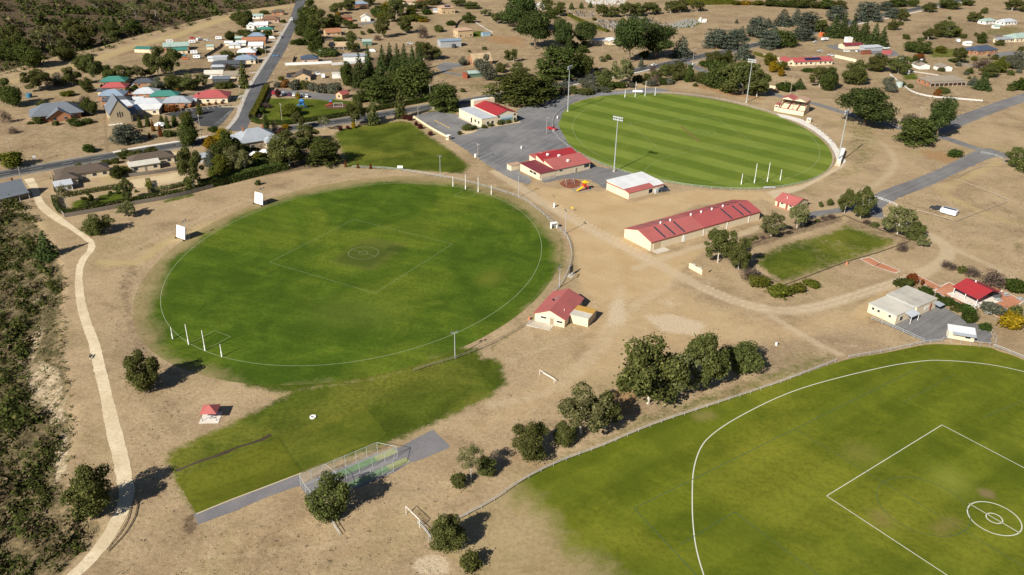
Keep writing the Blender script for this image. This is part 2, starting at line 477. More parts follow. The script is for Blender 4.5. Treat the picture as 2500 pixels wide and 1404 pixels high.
# banks and litter
zone('litter', [(80, 520), (160, 660), (160, 700), (150, 770), (150, 830), (165, 880), (172, 1000), (180, 1060), (165, 1150), (165, 1200), (190, 1250), (260, 1280), (230, 1330), (150, 1404), (-500, 1404), (-400, 500)], .65, 2)
for cpts in ([(55, 810), (110, 770), (100, 830), (60, 870)], [(45, 880), (90, 850), (150, 900), (160, 960), (130, 1010), (70, 960)], [(110, 980), (170, 960), (160, 1030), (120, 1020)], [(115, 1080), (160, 1020), (175, 1100), (160, 1170), (130, 1190)], [(70, 720), (120, 690), (110, 730)]):
    zone('pale', cpts, .5, 1.5)
    zone('sand', cpts, .4, 2)
m_ = (gx < -100) & (gy > 500)
hd = np.zeros(len(gx)); hd[m_] = sdf(gx[m_], gy[m_], HILL_POLY)
CH['litter'] = np.maximum(CH['litter'], .95 * sstep(0, 14, hd))
CH['dark'] = np.maximum(CH['dark'], .95 * sstep(2, 16, hd))
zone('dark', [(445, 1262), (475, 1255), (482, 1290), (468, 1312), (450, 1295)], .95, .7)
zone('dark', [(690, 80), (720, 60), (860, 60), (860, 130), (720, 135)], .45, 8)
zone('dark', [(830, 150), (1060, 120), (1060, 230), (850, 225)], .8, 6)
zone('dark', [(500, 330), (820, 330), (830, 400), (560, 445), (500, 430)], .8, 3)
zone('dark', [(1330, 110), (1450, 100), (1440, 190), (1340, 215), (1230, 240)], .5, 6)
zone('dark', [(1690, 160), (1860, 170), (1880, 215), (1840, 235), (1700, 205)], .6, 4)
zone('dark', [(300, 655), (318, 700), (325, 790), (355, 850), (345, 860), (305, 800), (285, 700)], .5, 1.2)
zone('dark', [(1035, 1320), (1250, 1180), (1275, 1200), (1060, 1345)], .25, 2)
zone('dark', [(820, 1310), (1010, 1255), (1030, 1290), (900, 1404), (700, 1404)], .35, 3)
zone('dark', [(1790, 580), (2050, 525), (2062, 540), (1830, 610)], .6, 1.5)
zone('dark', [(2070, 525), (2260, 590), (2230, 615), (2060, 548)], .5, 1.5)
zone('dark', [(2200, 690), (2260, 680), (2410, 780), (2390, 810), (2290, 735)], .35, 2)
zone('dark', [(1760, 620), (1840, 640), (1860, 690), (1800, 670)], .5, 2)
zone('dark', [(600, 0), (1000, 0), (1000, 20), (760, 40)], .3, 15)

trail('dark', [(318, 650), (312, 720), (325, 800), (362, 868), (430, 915)], 3.5, .45, 2)
trail('track', [(345, 640), (330, 720), (345, 800), (390, 870), (480, 915)], 3.0, .4, 2)
trail('dark', [(215, 1000), (225, 1100), (240, 1150)], 3.5, .35, 2)
trail('track', [(460, 1365), (700, 1345), (1000, 1300)], 2.2, .45, 1)
trail('track', [(1450, 730), (1440, 800), (1330, 850), (1240, 880)], 3.0, .5, 1.5)
trail('track', [(1560, 700), (1700, 740), (1900, 800), (2030, 860)], 2.5, .4, 1.5)
trail('pale', [(1335, 500), (1420, 550), (1520, 604), (1600, 645)], 1.2, .9, .5)
trail('pale', [(1350, 494), (1436, 544), (1536, 598), (1616, 640)], 1.2, .9, .5)
trail('pale', [(1700, 700), (1800, 742), (1900, 760), (2000, 752), (2120, 716), (2240, 676)], 1.1, .85, .5)
trail('pale', [(1715, 692), (1810, 734), (1905, 750), (2000, 742), (2115, 706), (2230, 668)], 1.1, .85, .5)
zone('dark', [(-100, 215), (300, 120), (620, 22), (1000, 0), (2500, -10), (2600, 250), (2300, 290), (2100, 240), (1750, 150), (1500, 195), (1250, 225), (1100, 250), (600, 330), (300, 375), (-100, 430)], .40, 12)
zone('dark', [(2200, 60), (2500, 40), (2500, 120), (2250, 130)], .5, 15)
# dark fence-side mower stripes and yard strips in the village
zone('straw', [(240, 430), (330, 425), (330, 445), (245, 450)], .7, 2)
zone('pale', [(316, 440), (450, 418), (458, 440), (330, 462)], .95, .5)

gm = mesh_np('ground', np.stack([gx, gy, ZZ.ravel()], 1), gfaces, None, True)
for an, keys in (('mask_a', ('green', 'sand', 'pale', 'litter')), ('mask_b', ('track', 'straw', 'dark', 'red'))):
    at = gm.attributes.new(an, 'FLOAT_COLOR', 'POINT')
    at.data.foreach_set('color', np.stack([CH[k] for k in keys], 1).astype(np.float32).ravel())

def ground_material():
    n = NT('dry_ground'); P = n.pos()
    c, fine, mid = dry_colour(n, P)
    edge = n.math('SUBTRACT', n.noise(P, .35, 5, .7), .5)
    edge2 = n.math('SUBTRACT', n.noise(P, 1.3, 3, .7), .5)
    def mask(sock, k=.9, k2=.35, lo=.25, hi=.75):
        v = n.math('ADD', sock, n.math('MULTIPLY', edge, k)); v = n.math('ADD', v, n.math('MULTIPLY', edge2, k2))
        v = n.rng(v, lo, hi)
        return n.math('MULTIPLY', v, n.rng(sock, .0, .08))
    def chans(name):
        a = n.attr(name); s = n.new('ShaderNodeSeparateColor'); n.l.new(a.outputs['Color'], s.inputs[0])
        return s.outputs[0], s.outputs[1], s.outputs[2], a.outputs['Alpha']
    g, sa, pa, li = chans('mask_a'); tr, stw, dk, rd = chans('mask_b')
    grain = n.noise(P, 2.2, 4, .7)
    lit = n.mix(n.rng(fine, .35, .65), (.042, .038, .018), (.115, .092, .048))
    c = n.mix(mask(li), c, lit)
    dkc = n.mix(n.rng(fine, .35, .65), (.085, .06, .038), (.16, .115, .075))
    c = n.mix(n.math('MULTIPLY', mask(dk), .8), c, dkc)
    strw = n.mix(n.rng(grain, .35, .65), (.33, .25, .12), (.50, .39, .20))
    c = n.mix(n.math('MULTIPLY', mask(stw), .7), c, strw)
    redc = n.mix(n.rng(fine, .3, .7), (.24, .13, .06), (.38, .22, .105))
    c = n.mix(n.math('MULTIPLY', mask(rd), .7), c, redc)
    sandc = n.mix(n.rng(n.noise(P, .07, 5, .6, .2), .3, .72), (.43, .30, .155), (.50, .375, .215))
    tyre = n.noise(n.mapv(P, (.035, .8, 1), (0, 0, R(-32))), 1.0, 4, .62, .3)
    sandc = n.mix(n.rng(tyre, .4, .7, 0, .25), sandc, (.56, .45, .29))
    sandc = n.mix(n.rng(grain, .3, .55, .35, 0), sandc, (.24, .165, .085))
    c = n.mix(n.math('MULTIPLY', mask(sa, .7), .88), c, sandc)
    trc = n.mix(n.rng(grain, .25, .75), (.45, .355, .235), (.53, .43, .30))
    c = n.mix(n.math('MULTIPLY', mask(tr, .8, .35, .2, .9), .68), c, trc)
    palec = n.mix(n.rng(grain, .3, .7), (.40, .31, .20), (.62, .52, .38))
    c = n.mix(n.math('MULTIPLY', mask(pa, 1.1, .7), .85), c, palec)
    gc = green_colour(n, P, (.052, .075, .008), (.092, .122, .014), (.17, .175, .027))
    c = n.mix(mask(g, 1.0, .5, .25, .8), c, gc)
    h = n.math('ADD', n.math('MULTIPLY', fine, .7), n.math('MULTIPLY', n.noise(P, 3.5, 3, .7), .5))
    n.bump(h, .55, .35)
    return n.done(c, .95, .05)
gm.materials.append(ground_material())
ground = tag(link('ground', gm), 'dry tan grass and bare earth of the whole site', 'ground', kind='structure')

# ------------------------------------------------------------------ turf ovals
def ellipse_pts(a, b, n=160, sq=2.0):
    t = np.linspace(0, 2 * math.pi, n, endpoint=False)
    c, s_ = np.cos(t), np.sin(t)
    return np.stack([a * np.sign(c) * np.abs(c) ** (2 / sq), b * np.sign(s_) * np.abs(s_) ** (2 / sq)], 1)

def sheet(name, pts, z, mat, parent=None, loc=(0, 0, 0), rz=0.0):
    me = bpy.data.meshes.new(name)
    bm = bmesh.new()
    vs = [bm.verts.new((x, y, z)) for x, y in pts]
    f = bm.faces.new(vs)
    bmesh.ops.triangulate(bm, faces=[f])
    bm.normal_update()
    for f in bm.faces:
        if f.normal.z < 0: f.normal_flip()
    bm.to_mesh(me); bm.free()
    me.materials.append(mat)
    o = link(name, me, parent, loc, (0, 0, rz))
    return o

def strip_mesh(name, pts, w, z, mat, closed=False, jit=0.0, w2=None):
    """flat ribbon along a world polyline"""
    P = np.asarray(pts, float); n = len(P)
    if closed: T = np.roll(P, -1, 0) - np.roll(P, 1, 0)
    else: T = np.gradient(P, axis=0)
    T /= np.linalg.norm(T, axis=1)[:, None] + 1e-9
    N = np.stack([-T[:, 1], T[:, 0]], 1)
    ws = np.full(n, w / 2.0) if w2 is None else np.interp(np.linspace(0, 1, n), np.linspace(0, 1, len(w2)), np.asarray(w2) / 2.0)
    la = ws + RNG.normal(0, jit, n) if jit else ws
    lb = ws + RNG.normal(0, jit, n) if jit else ws
    A = P + N * la[:, None]; B = P - N * lb[:, None]
    V = np.vstack([np.c_[A, np.full(n, z)], np.c_[B, np.full(n, z)]])
    k = n if closed else n - 1
    i = np.arange(k); j = (i + 1) % n
    F = np.stack([n + i, n + j, j, i], 1)
    return mesh_np(name, V, F, mat)

def resample(P, step):
    P = np.asarray(P, float)
    d = np.r_[0, np.cumsum(np.hypot(*np.diff(P, axis=0).T))]
    s = np.linspace(0, d[-1], max(2, int(d[-1] / step) + 1))
    return np.stack([np.interp(s, d, P[:, 0]), np.interp(s, d, P[:, 1])], 1)

LINE_WHITE = paint('line_paint', (.58, .60, .52), .9, .05, dirt=.5, scale=.4)
LINE_TEAL = paint('teal_line_paint', (.06, .105, .055), .9, .05, dirt=.5, scale=.4)

def turf_material(name, cols, a, b, edge0, edge1, stripes=None, streak=(0, 0), extra=None, lift=None, tilt=None):
    n = NT(name); P = n.pos()
    dry, fine, mid = dry_colour(n, P)
    c = green_colour(n, P, *cols, streak=streak[0], ang=streak[1])
    if stripes:
        ang, period, dk, lt, sk = stripes
        s = n.new('ShaderNodeSeparateXYZ'); n.l.new(n.mapv(P, (1, 1, 1), (0, 0, ang)), s.inputs[0])
        yy = n.math('ADD', s.outputs[1], n.math('MULTIPLY', n.noise(P, .05, 3), 1.6))
        w = n.math('SINE', n.math('MULTIPLY', yy, 2 * math.pi / period))
        w = n.rng(w, -.45, .45)
        w = n.math('MULTIPLY', w, n.rng(n.noise(P, .035, 3, .6), .25, .6, .55, 1.0))
        c = n.mix(w, n.mix(sk, c, dk), n.mix(sk, c, lt))
    if extra: c = extra(n, P, c)
    o = n.obj(); s = n.new('ShaderNodeSeparateXYZ'); n.l.new(o, s.inputs[0])
    r = n.math('SQRT', n.math('ADD', n.math('POWER', n.math('DIVIDE', s.outputs[0], a), 2.0), n.math('POWER', n.math('DIVIDE', s.outputs[1], b), 2.0)))
    r = n.math('ADD', r, n.math('MULTIPLY', n.math('SUBTRACT', n.noise(P, .07, 5, .7, .5), .5), .22))
    r = n.math('ADD', r, n.math('MULTIPLY', n.math('SUBTRACT', n.noise(P, .8, 3, .7), .5), .05))
    if tilt:
        sp = n.new('ShaderNodeSeparateXYZ'); n.l.new(n.vmath('SUBTRACT', P, (LC[0], LC[1], 0.0)), sp.inputs[0])
        dd = n.math('MAXIMUM', n.math('ADD', n.math('MULTIPLY', sp.outputs[0], .55 / 66), n.math('MULTIPLY', sp.outputs[1], -.83 / 66)), 0.0)
        r = n.math('SUBTRACT', r, n.math('MULTIPLY', dd, tilt[0]))
        r = n.math('ADD', r, n.math('MULTIPLY', n.math('MAXIMUM', n.math('MULTIPLY', sp.outputs[0], -1 / 60), 0.0), tilt[1]))
    dryg = n.mix(.5, dry, (.165, .15, .045))
    c = n.mix(n.rng(r, edge0, (edge0 + edge1) / 2), c, dryg)
    c = n.mix(n.rng(r, (edge0 + edge1) / 2, edge1), c, dry)
    if lift: c = lift(n, P, c, dry, s)
    h = n.math('ADD', n.math('MULTIPLY', fine, .5), n.math('MULTIPLY', n.noise(P, 4, 3, .7), .5))
    n.bump(h, .35, .2)
    return n.done(c, .95, .05)

def rect_mask(n, P, px4, soft=.6):
    """soft mask of a rotated rectangle given by four survey pixels"""
    w = unproj(px4); c = w.mean(0); e = w[1] - w[0]; e2 = w[2] - w[1]
    ang = math.atan2(e[1], e[0]); hx, hy = np.linalg.norm(e) / 2, np.linalg.norm(e2) / 2
    sub = n.vmath('SUBTRACT', P, (float(c[0]), float(c[1]), 0.0))
    s = n.new('ShaderNodeSeparateXYZ'); n.l.new(n.mapv(sub, (1, 1, 1), (0, 0, ang)), s.inputs[0])
    ax = n.math('ABSOLUTE', s.outputs[0]); ay = n.math('ABSOLUTE', s.outputs[1])
    return n.math('MULTIPLY', n.rng(ax, hx - soft, hx + soft, 1, 0), n.rng(ay, hy - soft, hy + soft, 1, 0))

# the oval on the left
LC, LA, LB, LANG = (-51.3, 261.0), 73.9, 60.0, R(-109.1)
def left_extra(n, P, c):
    c = n.mix(n.math('MULTIPLY', rect_mask(n, P, [(800, 640), (905, 660), (1005, 600), (890, 578)], 2.5), .45), c, (.10, .095, .028))
    c = n.mix(n.math('MULTIPLY', rect_mask(n, P, [(815, 640), (900, 655), (960, 608), (880, 595)], 1.0), .35), c, (.025, .055, .008))
    c = n.mix(n.math('MULTIPLY', rect_mask(n, P, [(940, 610), (985, 618), (1000, 605), (955, 598)], 1.0), .4), c, (.02, .045, .008))
    c = n.mix(n.math('MULTIPLY', rect_mask(n, P, [(1165, 690), (1210, 698), (1230, 665), (1185, 660)], 4), .55), c, (.15, .16, .025))
    c = n.mix(n.math('MULTIPLY', rect_mask(n, P, [(750, 785), (960, 800), (980, 740), (780, 730)], 8), .3), c, (.13, .15, .03))
    return c
turf_l = turf_material('left_oval_turf', ((.048, .088, .008), (.082, .134, .012), (.148, .186, .02)), LA, LB, .965, 1.17, streak=(.25, R(-20)), extra=left_extra, tilt=(.13, -.015))
oval_l = sheet('oval_turf', ellipse_pts(LA * 1.13, LB * 1.11), .02, turf_l, None, (*LC, 0), LANG)
tag(oval_l, 'dark green cricket and football oval on the left', 'oval', kind='structure')
# the far oval
RC_, RA, RB, RANG = (90.8, 415.9), 77.3, 60.6, R(-87.2)
FE = dict(c=(87.7, 415.2), a=83.9, b=66.1, ang=R(-77.0))
_sd = unproj([(1408, 288), (1662, 350)]); STR_ANG = math.atan2(*(_sd[1] - _sd[0])[::-1])
def far_extra(n, P, c):
    m = rect_mask(n, P, [(1660, 308), (1705, 348), (1711, 347), (1666, 307)], .5)
    return n.mix(n.math('MULTIPLY', m, .8), c, (.17, .13, .05))
turf_r = turf_material('striped_oval_turf', ((.105, .152, .021), (.145, .195, .03), (.19, .22, .04)), FE['a'], FE['b'], 1.04, 1.12,
                       stripes=(STR_ANG, 19.5, (.09, .136, .018), (.2, .255, .048), .5), extra=far_extra)
oval_r = sheet('oval_turf', ellipse_pts(FE['a'], FE['b']), .02, turf_r, None, (*FE['c'], 0), FE['ang'])
tag(oval_r, 'bright green far oval mown in diagonal stripes', 'oval', kind='structure')
# the near right field
NC, NA, NB, NANG = (99.1, 146.0), 66.8, 43.3, R(-152.0)
def near_lift(n, P, c, dry, s):
    # worn dry grass at the field's western corner
    w = unproj([(1280, 1200), (1480, 1404)]); e = w[1] - w[0]; nrm = np.array([-e[1], e[0]]); nrm /= np.linalg.norm(nrm)
    if nrm[0] > 0: nrm = -nrm
    sub = n.vmath('SUBTRACT', P, (float(w[0][0]), float(w[0][1]), 0.0))
    d = n.vmath('DOT_PRODUCT', sub, (float(nrm[0]), float(nrm[1]), 0.0), out=1)
    d = n.math('ADD', d, n.math('MULTIPLY', n.math('SUBTRACT', n.noise(P, .12, 5, .7, .4), .5), 16))
    k = n.rng(d, -5, 7)
    return n.mix(k, c, n.mix(.25, dry, (.2, .17, .05)))
def near_extra(n, P, c):
    for q, col, k, sf in (([(2080, 1090), (2160, 1100), (2110, 1120), (2060, 1110)], (.2, .165, .06), .3, 3), ([(2130, 1250), (2180, 1255), (2170, 1290), (2120, 1270)], (.21, .15, .07), .4, 2),
                          ([(2395, 1195), (2430, 1200), (2420, 1215), (2390, 1210)], (.22, .15, .09), .7, 1), ([(2300, 1150), (2370, 1160), (2340, 1200), (2280, 1180)], (.24, .26, .05), .6, 5),
                          ([(2280, 1290), (2340, 1260), (2330, 1280), (2290, 1305)], (.21, .15, .07), .35, 1.5), ([(1690, 1010), (1740, 1000), (1745, 1020), (1700, 1030)], (.24, .19, .08), .5, 1.5)):
        c = n.mix(n.math('MULTIPLY', rect_mask(n, P, q, sf), k), c, col)
    return c
turf_n = turf_material('near_field_turf', ((.078, .108, .008), (.132, .16, .012), (.205, .205, .022)), NA, NB, 1.6, 1.9, streak=(.22, R(-42)), stripes=(R(35), 15.0, (.085, .10, .011), (.165, .18, .022), .25), extra=near_extra, lift=near_lift)
NEAR_PX = [(2620, 955), (2500, 880), (2440, 858), (2410, 848), (2330, 842), (2260, 842), (2160, 862), (2060, 880), (1900, 935), (1750, 985), (1600, 1035), (1480, 1085), (1360, 1130), (1270, 1175), (1200, 1225), (1100, 1275), (1050, 1320), (1130, 1390), (1180, 1450)]
_np = unproj(smooth_line(NEAR_PX))
_np = np.vstack([_np, [(0, 100), (10, 70), (220, 70), (220, 190)]])
oval_n = sheet('oval_turf', _np - np.array(NC), .02, turf_n, None, (*NC, 0), 0)
tag(oval_n, 'yellowish green sports field in the near right corner', 'oval', kind='structure')

# ---- painted lines: children of their turf (turf objects carry no scale; positions are world minus turf frame)
def to_local(o, P):
    a = -o.rotation_euler[2]; P = np.asarray(P, float) - np.array(o.location[:2])
    return np.stack([P[:, 0] * math.cos(a) - P[:, 1] * math.sin(a), P[:, 0] * math.sin(a) + P[:, 1] * math.cos(a)], 1)
LW = .42
LINE_FAINT = paint('faint_line_paint', (.33, .38, .23), .9, .05, dirt=.6, scale=.3)
def line(o, name, world, w=.22, closed=False, mat=None, z=.03):
    return link(name, strip_mesh(name, to_local(o, world), w * LW, z, mat or (LINE_FAINT if LW < .5 else LINE_WHITE), closed), o)
def ring(o, name, c, rad, w=.22, mat=None):
    t = np.linspace(0, 2 * math.pi, 64, endpoint=False)
    return line(o, name, np.stack([c[0] + rad * np.cos(t), c[1] + rad * np.sin(t)], 1), w, True, mat)
def ell_world(c, a, b, ang, n=180):
    e = ellipse_pts(a, b, n)
    return np.stack([c[0] + e[:, 0] * math.cos(ang) - e[:, 1] * math.sin(ang), c[1] + e[:, 0] * math.sin(ang) + e[:, 1] * math.cos(ang)], 1)
def seg(o, name, a, b, w=.22, mat=None): return line(o, name, resample([a, b], 3), w, False, mat)
def square(o, c, side, ang, w=.2):
    h_ = side / 2; cs = [(-h_, -h_), (h_, -h_), (h_, h_), (-h_, h_)]
    W = [(c[0] + x * math.cos(ang) - y * math.sin(ang), c[1] + x * math.sin(ang) + y * math.cos(ang)) for x, y in cs]
    for i in range(4): seg(o, 'centre_square_line', W[i], W[(i + 1) % 4], w)

def rot(c, ang, x, y): return (c[0] + x * math.cos(ang) - y * math.sin(ang), c[1] + x * math.sin(ang) + y * math.cos(ang))
line(oval_l, 'boundary_line', ell_world(LC, LA, LB, LANG), .3, True)
_sq = unproj([(659, 640), (864, 536), (1103, 597), (917, 715)]); LSQ = _sq.mean(0); LSA = math.atan2(*(_sq[1] - _sq[0])[::-1])
square(oval_l, LSQ, 44.6, LSA, .17)
ring(oval_l, 'centre_circle_line', LSQ, 5.2, .2); ring(oval_l, 'centre_circle_line', LSQ, 1.5, .2)
seg(oval_l, 'centre_circle_line', rot(LSQ, LSA + math.pi / 2, -5, 0), rot(LSQ, LSA + math.pi / 2, 5, 0), .16)
def goal_square(o, pxs, w=.2):
    W = unproj(pxs)
    for i in range(3): seg(o, 'goal_square_line', W[i], W[i + 1], w)
goal_square(oval_l, [(461, 841), (523, 807), (562, 822), (501, 856)])
goal_square(oval_l, [(1136, 462), (1109, 477), (1141, 484), (1167, 469)])
line(oval_r, 'boundary_line', ell_world(RC_, RA, RB, RANG), .28, True)
RSQ = unproj((1723, 324))[0]
ring(oval_r, 'centre_circle_line', RSQ, 5.2, .26); ring(oval_r, 'centre_circle_line', RSQ, 1.6, .26)
seg(oval_r, 'centre_square_line', unproj((1535, 299))[0], unproj((1612, 366))[0], .24)
seg(oval_r, 'centre_square_line', unproj((1535, 299))[0], unproj((1748, 288))[0], .2)
seg(oval_r, 'centre_square_line', unproj((1748, 288))[0], unproj((1848, 354))[0], .24)
seg(oval_r, 'centre_square_line', unproj((1612, 366))[0], unproj((1848, 354))[0], .2)
goal_square(oval_r, [(1841.5, 447), (1815, 430), (1847, 427), (1873, 443.5)], .24)
goal_square(oval_r, [(1550.5, 236.5), (1562, 247), (1586, 244), (1574.5, 235)], .2)
line(oval_r, 'fifty_metre_arc_line', unproj(smooth_line([(1571, 424), (1585, 405), (1625, 385), (1680, 371), (1760, 362), (1860, 360), (1960, 366), (2005, 372)])), .24)
line(oval_r, 'fifty_metre_arc_line', unproj(smooth_line([(1540, 300), (1600, 296), (1690, 288), (1735, 278), (1760, 266), (1770, 250)])), .24)
LW = .8
line(oval_n, 'boundary_line', unproj(smooth_line([(2600, 935), (2490, 905), (2400, 888), (2300, 880), (2240, 883), (2150, 898), (2000, 935), (1900, 970), (1800, 1020), (1740, 1060), (1710, 1095), (1693, 1150), (1690, 1220), (1692, 1280), (1700, 1340), (1718, 1404), (1745, 1480)])), .3)
_a = unproj([(2018, 1211), (2304, 1035)]); NSA = math.atan2(*(_a[1] - _a[0])[::-1]); NSQ = rot(_a[0], NSA, 22.8, -22.8)
square(oval_n, NSQ, 45.6, NSA, .22)
NCC = unproj((2427.5, 1265.5))[0]
ring(oval_n, 'centre_circle_line', NCC, 5.1, .28); ring(oval_n, 'centre_circle_line', NCC, 1.55, .28)
seg(oval_n, 'centre_circle_line', unproj((2365.5, 1229.5))[0], unproj((2489.5, 1301.5))[0], .22)
T_ = LINE_TEAL
seg(oval_n, 'soccer_line', unproj((1548, 1241))[0], unproj((2250, 895))[0], .2, T_)
seg(oval_n, 'soccer_line', unproj((1548, 1241))[0], unproj((1700, 1404))[0], .2, T_)
seg(oval_n, 'soccer_line', unproj((1945, 1050))[0], unproj((2560, 1420))[0], .17, T_)
ring(oval_n, 'soccer_circle_line', unproj((2253, 1234))[0], 9.2, .17, T_)
seg(oval_n, 'soccer_line', unproj((1793, 1250))[0], unproj((1660, 1330))[0], .17, T_)
seg(oval_n, 'soccer_line', unproj((1793, 1250))[0], unproj((2020, 1420))[0], .17, T_)
seg(oval_n, 'soccer_line', unproj((2200, 985))[0], unproj((2330, 915))[0], .15, T_)
seg(oval_n, 'soccer_line', unproj((2400, 1020))[0], unproj((2540, 960))[0], .15, T_)

# ------------------------------------------------------------------ roads, paths, hard surfaces
def hard(name, col, col2, grain=2.0, streak=None, big=.06):
    n = NT(name); P = n.pos()
    c = n.mix(n.rng(n.noise(P, big, 5, .65, .4), .35, .68), col, col2)
    f = n.noise(P, grain, 4, .75)
    c = n.mix(n.rng(f, .3, .55, .5, 0), c, tuple(x * .62 for x in col))
    c = n.mix(n.rng(f, .58, .85, 0, .4), c, tuple(min(.8, x * 1.5) for x in col2))
    if streak:
        st = n.noise(n.mapv(P, (.03, .7, 1), (0, 0, streak)), 1.0, 4, .6)
        c = n.mix(n.rng(st, .42, .7, 0, .4), c, tuple(x * 1.25 for x in col2))
    n.bump(f, .25, .08)
    return n.done(c, .92, .15)
M_ASPH = hard('asphalt', (.048, .05, .055), (.075, .076, .08), 1.5, R(38))
M_STREET = hard('street_asphalt', (.09, .092, .10), (.128, .13, .138), 1.2, R(98))
M_GRAV = hard('grey_gravel', (.145, .142, .145), (.21, .207, .205), 1.3, R(40), .05)
M_GRAVD = hard('car_park_gravel', (.135, .135, .142), (.225, .222, .222), 1.1, R(60), .045)
M_PATH = hard('sandy_path', (.55, .45, .30), (.68, .58, .41), 1.3, None, .12)
M_CONC = hard('concrete', (.46, .41, .34), (.56, .51, .43), 2.2, None, .2)
M_PALECONC = hard('pale_concrete', (.62, .58, .52), (.74, .70, .64), 2.2, None, .2)
M_COURT = hard('court_mix', (.17, .165, .175), (.215, .205, .21), 2.0, None, .15)
M_SANDLOT = hard('sand_lot', (.48, .37, .22), (.58, .46, .29), 2.0, None, .1)
M_VERGE = hard('pale_verge', (.40, .37, .33), (.50, .46, .41), 2.0, None, .15)

def road(name, pts_px, width, z, mat, label, cat, jit=0.06, w2=None, step=2.5):
    P = resample(unproj(smooth_line(pts_px)), step)
    o = link(name, strip_mesh(name, P, width, z, mat, False, jit, w2))
    return tag(o, label, cat, kind='structure'), P
def lot(name, pts_px, z, mat, label, cat, rough=.25):
    P = unproj(pts_px); P = np.vstack([P, P[:1]]); P = resample(P, 1.2)[:-1]
    P = P + RNG.normal(0, rough, P.shape)
    return tag(sheet(name, P, z, mat), label, cat, kind='structure')

HW = [(-260, 480), (-120, 452), (0, 427), (120, 406), (250, 384), (340, 369), (430, 355), (520, 343), (620, 328), (720, 312), (825, 297), (942, 278), (1040, 262), (1150, 245), (1270, 225), (1362, 208), (1450, 192), (1550, 173), (1630, 156), (1700, 140), (1790, 122), (1870, 104), (1960, 84), (2060, 60), (2145, 39), (2225, 24), (2337, 2), (2430, -14)]
highway, HWP = road('highway', HW, 9.0, .03, M_ASPH, 'dark two lane highway crossing behind the ovals', 'road')
road('highway_shoulder', HW, 12.5, .024, hard('shoulder_gravel', (.22, .195, .165), (.30, .26, .21), 1.3), 'pale gravel shoulders along the dark highway', 'road verge', .35)
def offset(P, d):
    T = np.gradient(P, axis=0); T /= np.linalg.norm(T, axis=1)[:, None]
    return P + np.stack([-T[:, 1], T[:, 0]], 1) * d
for d, w in ((3.3, .16), (-3.3, .16)):
    link('edge_line', strip_mesh('edge_line', offset(HWP, d), w, .038, LINE_WHITE), highway)
_i = 0
while _i + 4 < len(HWP):
    link('centre_dash', strip_mesh('centre_dash', HWP[_i:_i + 3], .16, .038, LINE_WHITE), highway); _i += 5
road('footpath', [(275, 372), (340, 360), (430, 346), (530, 328), (560, 320)], 2.4, .045, M_PALECONC, 'pale footpath strip along the highway before the church', 'footpath', .05)
road('median_kerb', [(1588, 169), (1560, 176), (1520, 184), (1400, 207)], 1.5, .06, M_PALECONC, 'white concrete kerb strip beside the highway at the far oval', 'kerb', .05)
road('roadside_path', [(2090, 60), (2160, 46), (2240, 29), (2350, 6)], 2.2, .05, M_PALECONC, 'pale path beside the highway at the top right', 'footpath', .05)
STREET = [(578, 320), (590, 294), (606, 262), (625, 215), (650, 172), (680, 125), (702, 80), (722, 40), (730, 15), (738, -10)]
street, STP = road('side_street', STREET, 9.0, .033, M_STREET, 'grey side street climbing through the village houses', 'road')
road('kerb_footpath', [(553, 315), (575, 290), (586, 264), (606, 217), (633, 172), (664, 124), (690, 80), (712, 42)], 2.2, .04, M_VERGE, 'pale footpath along the left side of the village street', 'footpath', .1)
road('service_road', [(1672, 148), (1700, 165), (1760, 192), (1830, 212), (1900, 234), (2000, 256), (2060, 275), (2190, 311), (2300, 335), (2375, 360), (2460, 383), (2560, 405)], 6.0, .03, M_GRAV, 'narrow sealed lane running behind the grandstand', 'road', .1)
road('gravel_road', [(2280, 322), (2310, 309), (2400, 273), (2500, 238), (2600, 205)], 10.0, .036, M_GRAV, 'wide grey gravel road leaving at the right edge', 'road', .15)
road('gravel_driveway', [(2440, 370), (2400, 378), (2337, 407), (2250, 446), (2175, 474), (2130, 500), (2135, 530)], 8.0, .033, M_GRAV, 'broad grey gravel driveway to the small green field', 'driveway', .2, w2=[12, 9, 8, 8, 9, 9, 7])
road('gravel_spur', [(2125, 503), (2060, 512), (2005, 520), (1970, 528)], 4.5, .038, M_GRAV, 'grey gravel spur passing the small red roofed amenities block', 'driveway', .2)
lot('gravel_car_park', [(1010, 283), (1060, 272), (1112, 279), (1180, 313), (1264, 292), (1262, 268), (1330, 244), (1420, 229), (1500, 222), (1590, 214), (1640, 220), (1600, 228), (1530, 229), (1450, 236), (1400, 250), (1374, 274), (1363, 302), (1372, 325), (1388, 350), (1410, 372), (1380, 372), (1330, 370), (1300, 385), (1262, 400), (1268, 420), (1300, 437), (1290, 452), (1250, 438), (1190, 403), (1140, 368), (1090, 336), (1045, 306)], .026, M_GRAVD, 'large grey gravel car park around the hall', 'car park', .3)
lot('gravel_yard', [(1318, 440), (1439, 413), (1440, 404), (1500, 414), (1560, 426), (1575, 424), (1480, 462), (1440, 438), (1380, 436), (1330, 446)], .026, M_GRAV, 'grey gravel yard between the clubhouse and the white roofed shed', 'yard', .2)
lot('church_car_park', [(400, 280), (440, 267), (560, 256), (574, 262), (545, 300), (530, 310), (490, 308), (470, 292)], .03, M_ASPH, 'marked asphalt car park beside the church', 'car park', .05)
ccp = bpy.data.objects['church_car_park']
for k in range(9):
    a = unproj((522 + k * 4.2, 303 - k * 3.4))[0]; b = unproj((549 + k * 2.2, 302 - k * 4.0))[0]
    link('bay_line', strip_mesh('bay_line', resample([a, b], 2), .2, .036, LINE_WHITE), ccp)
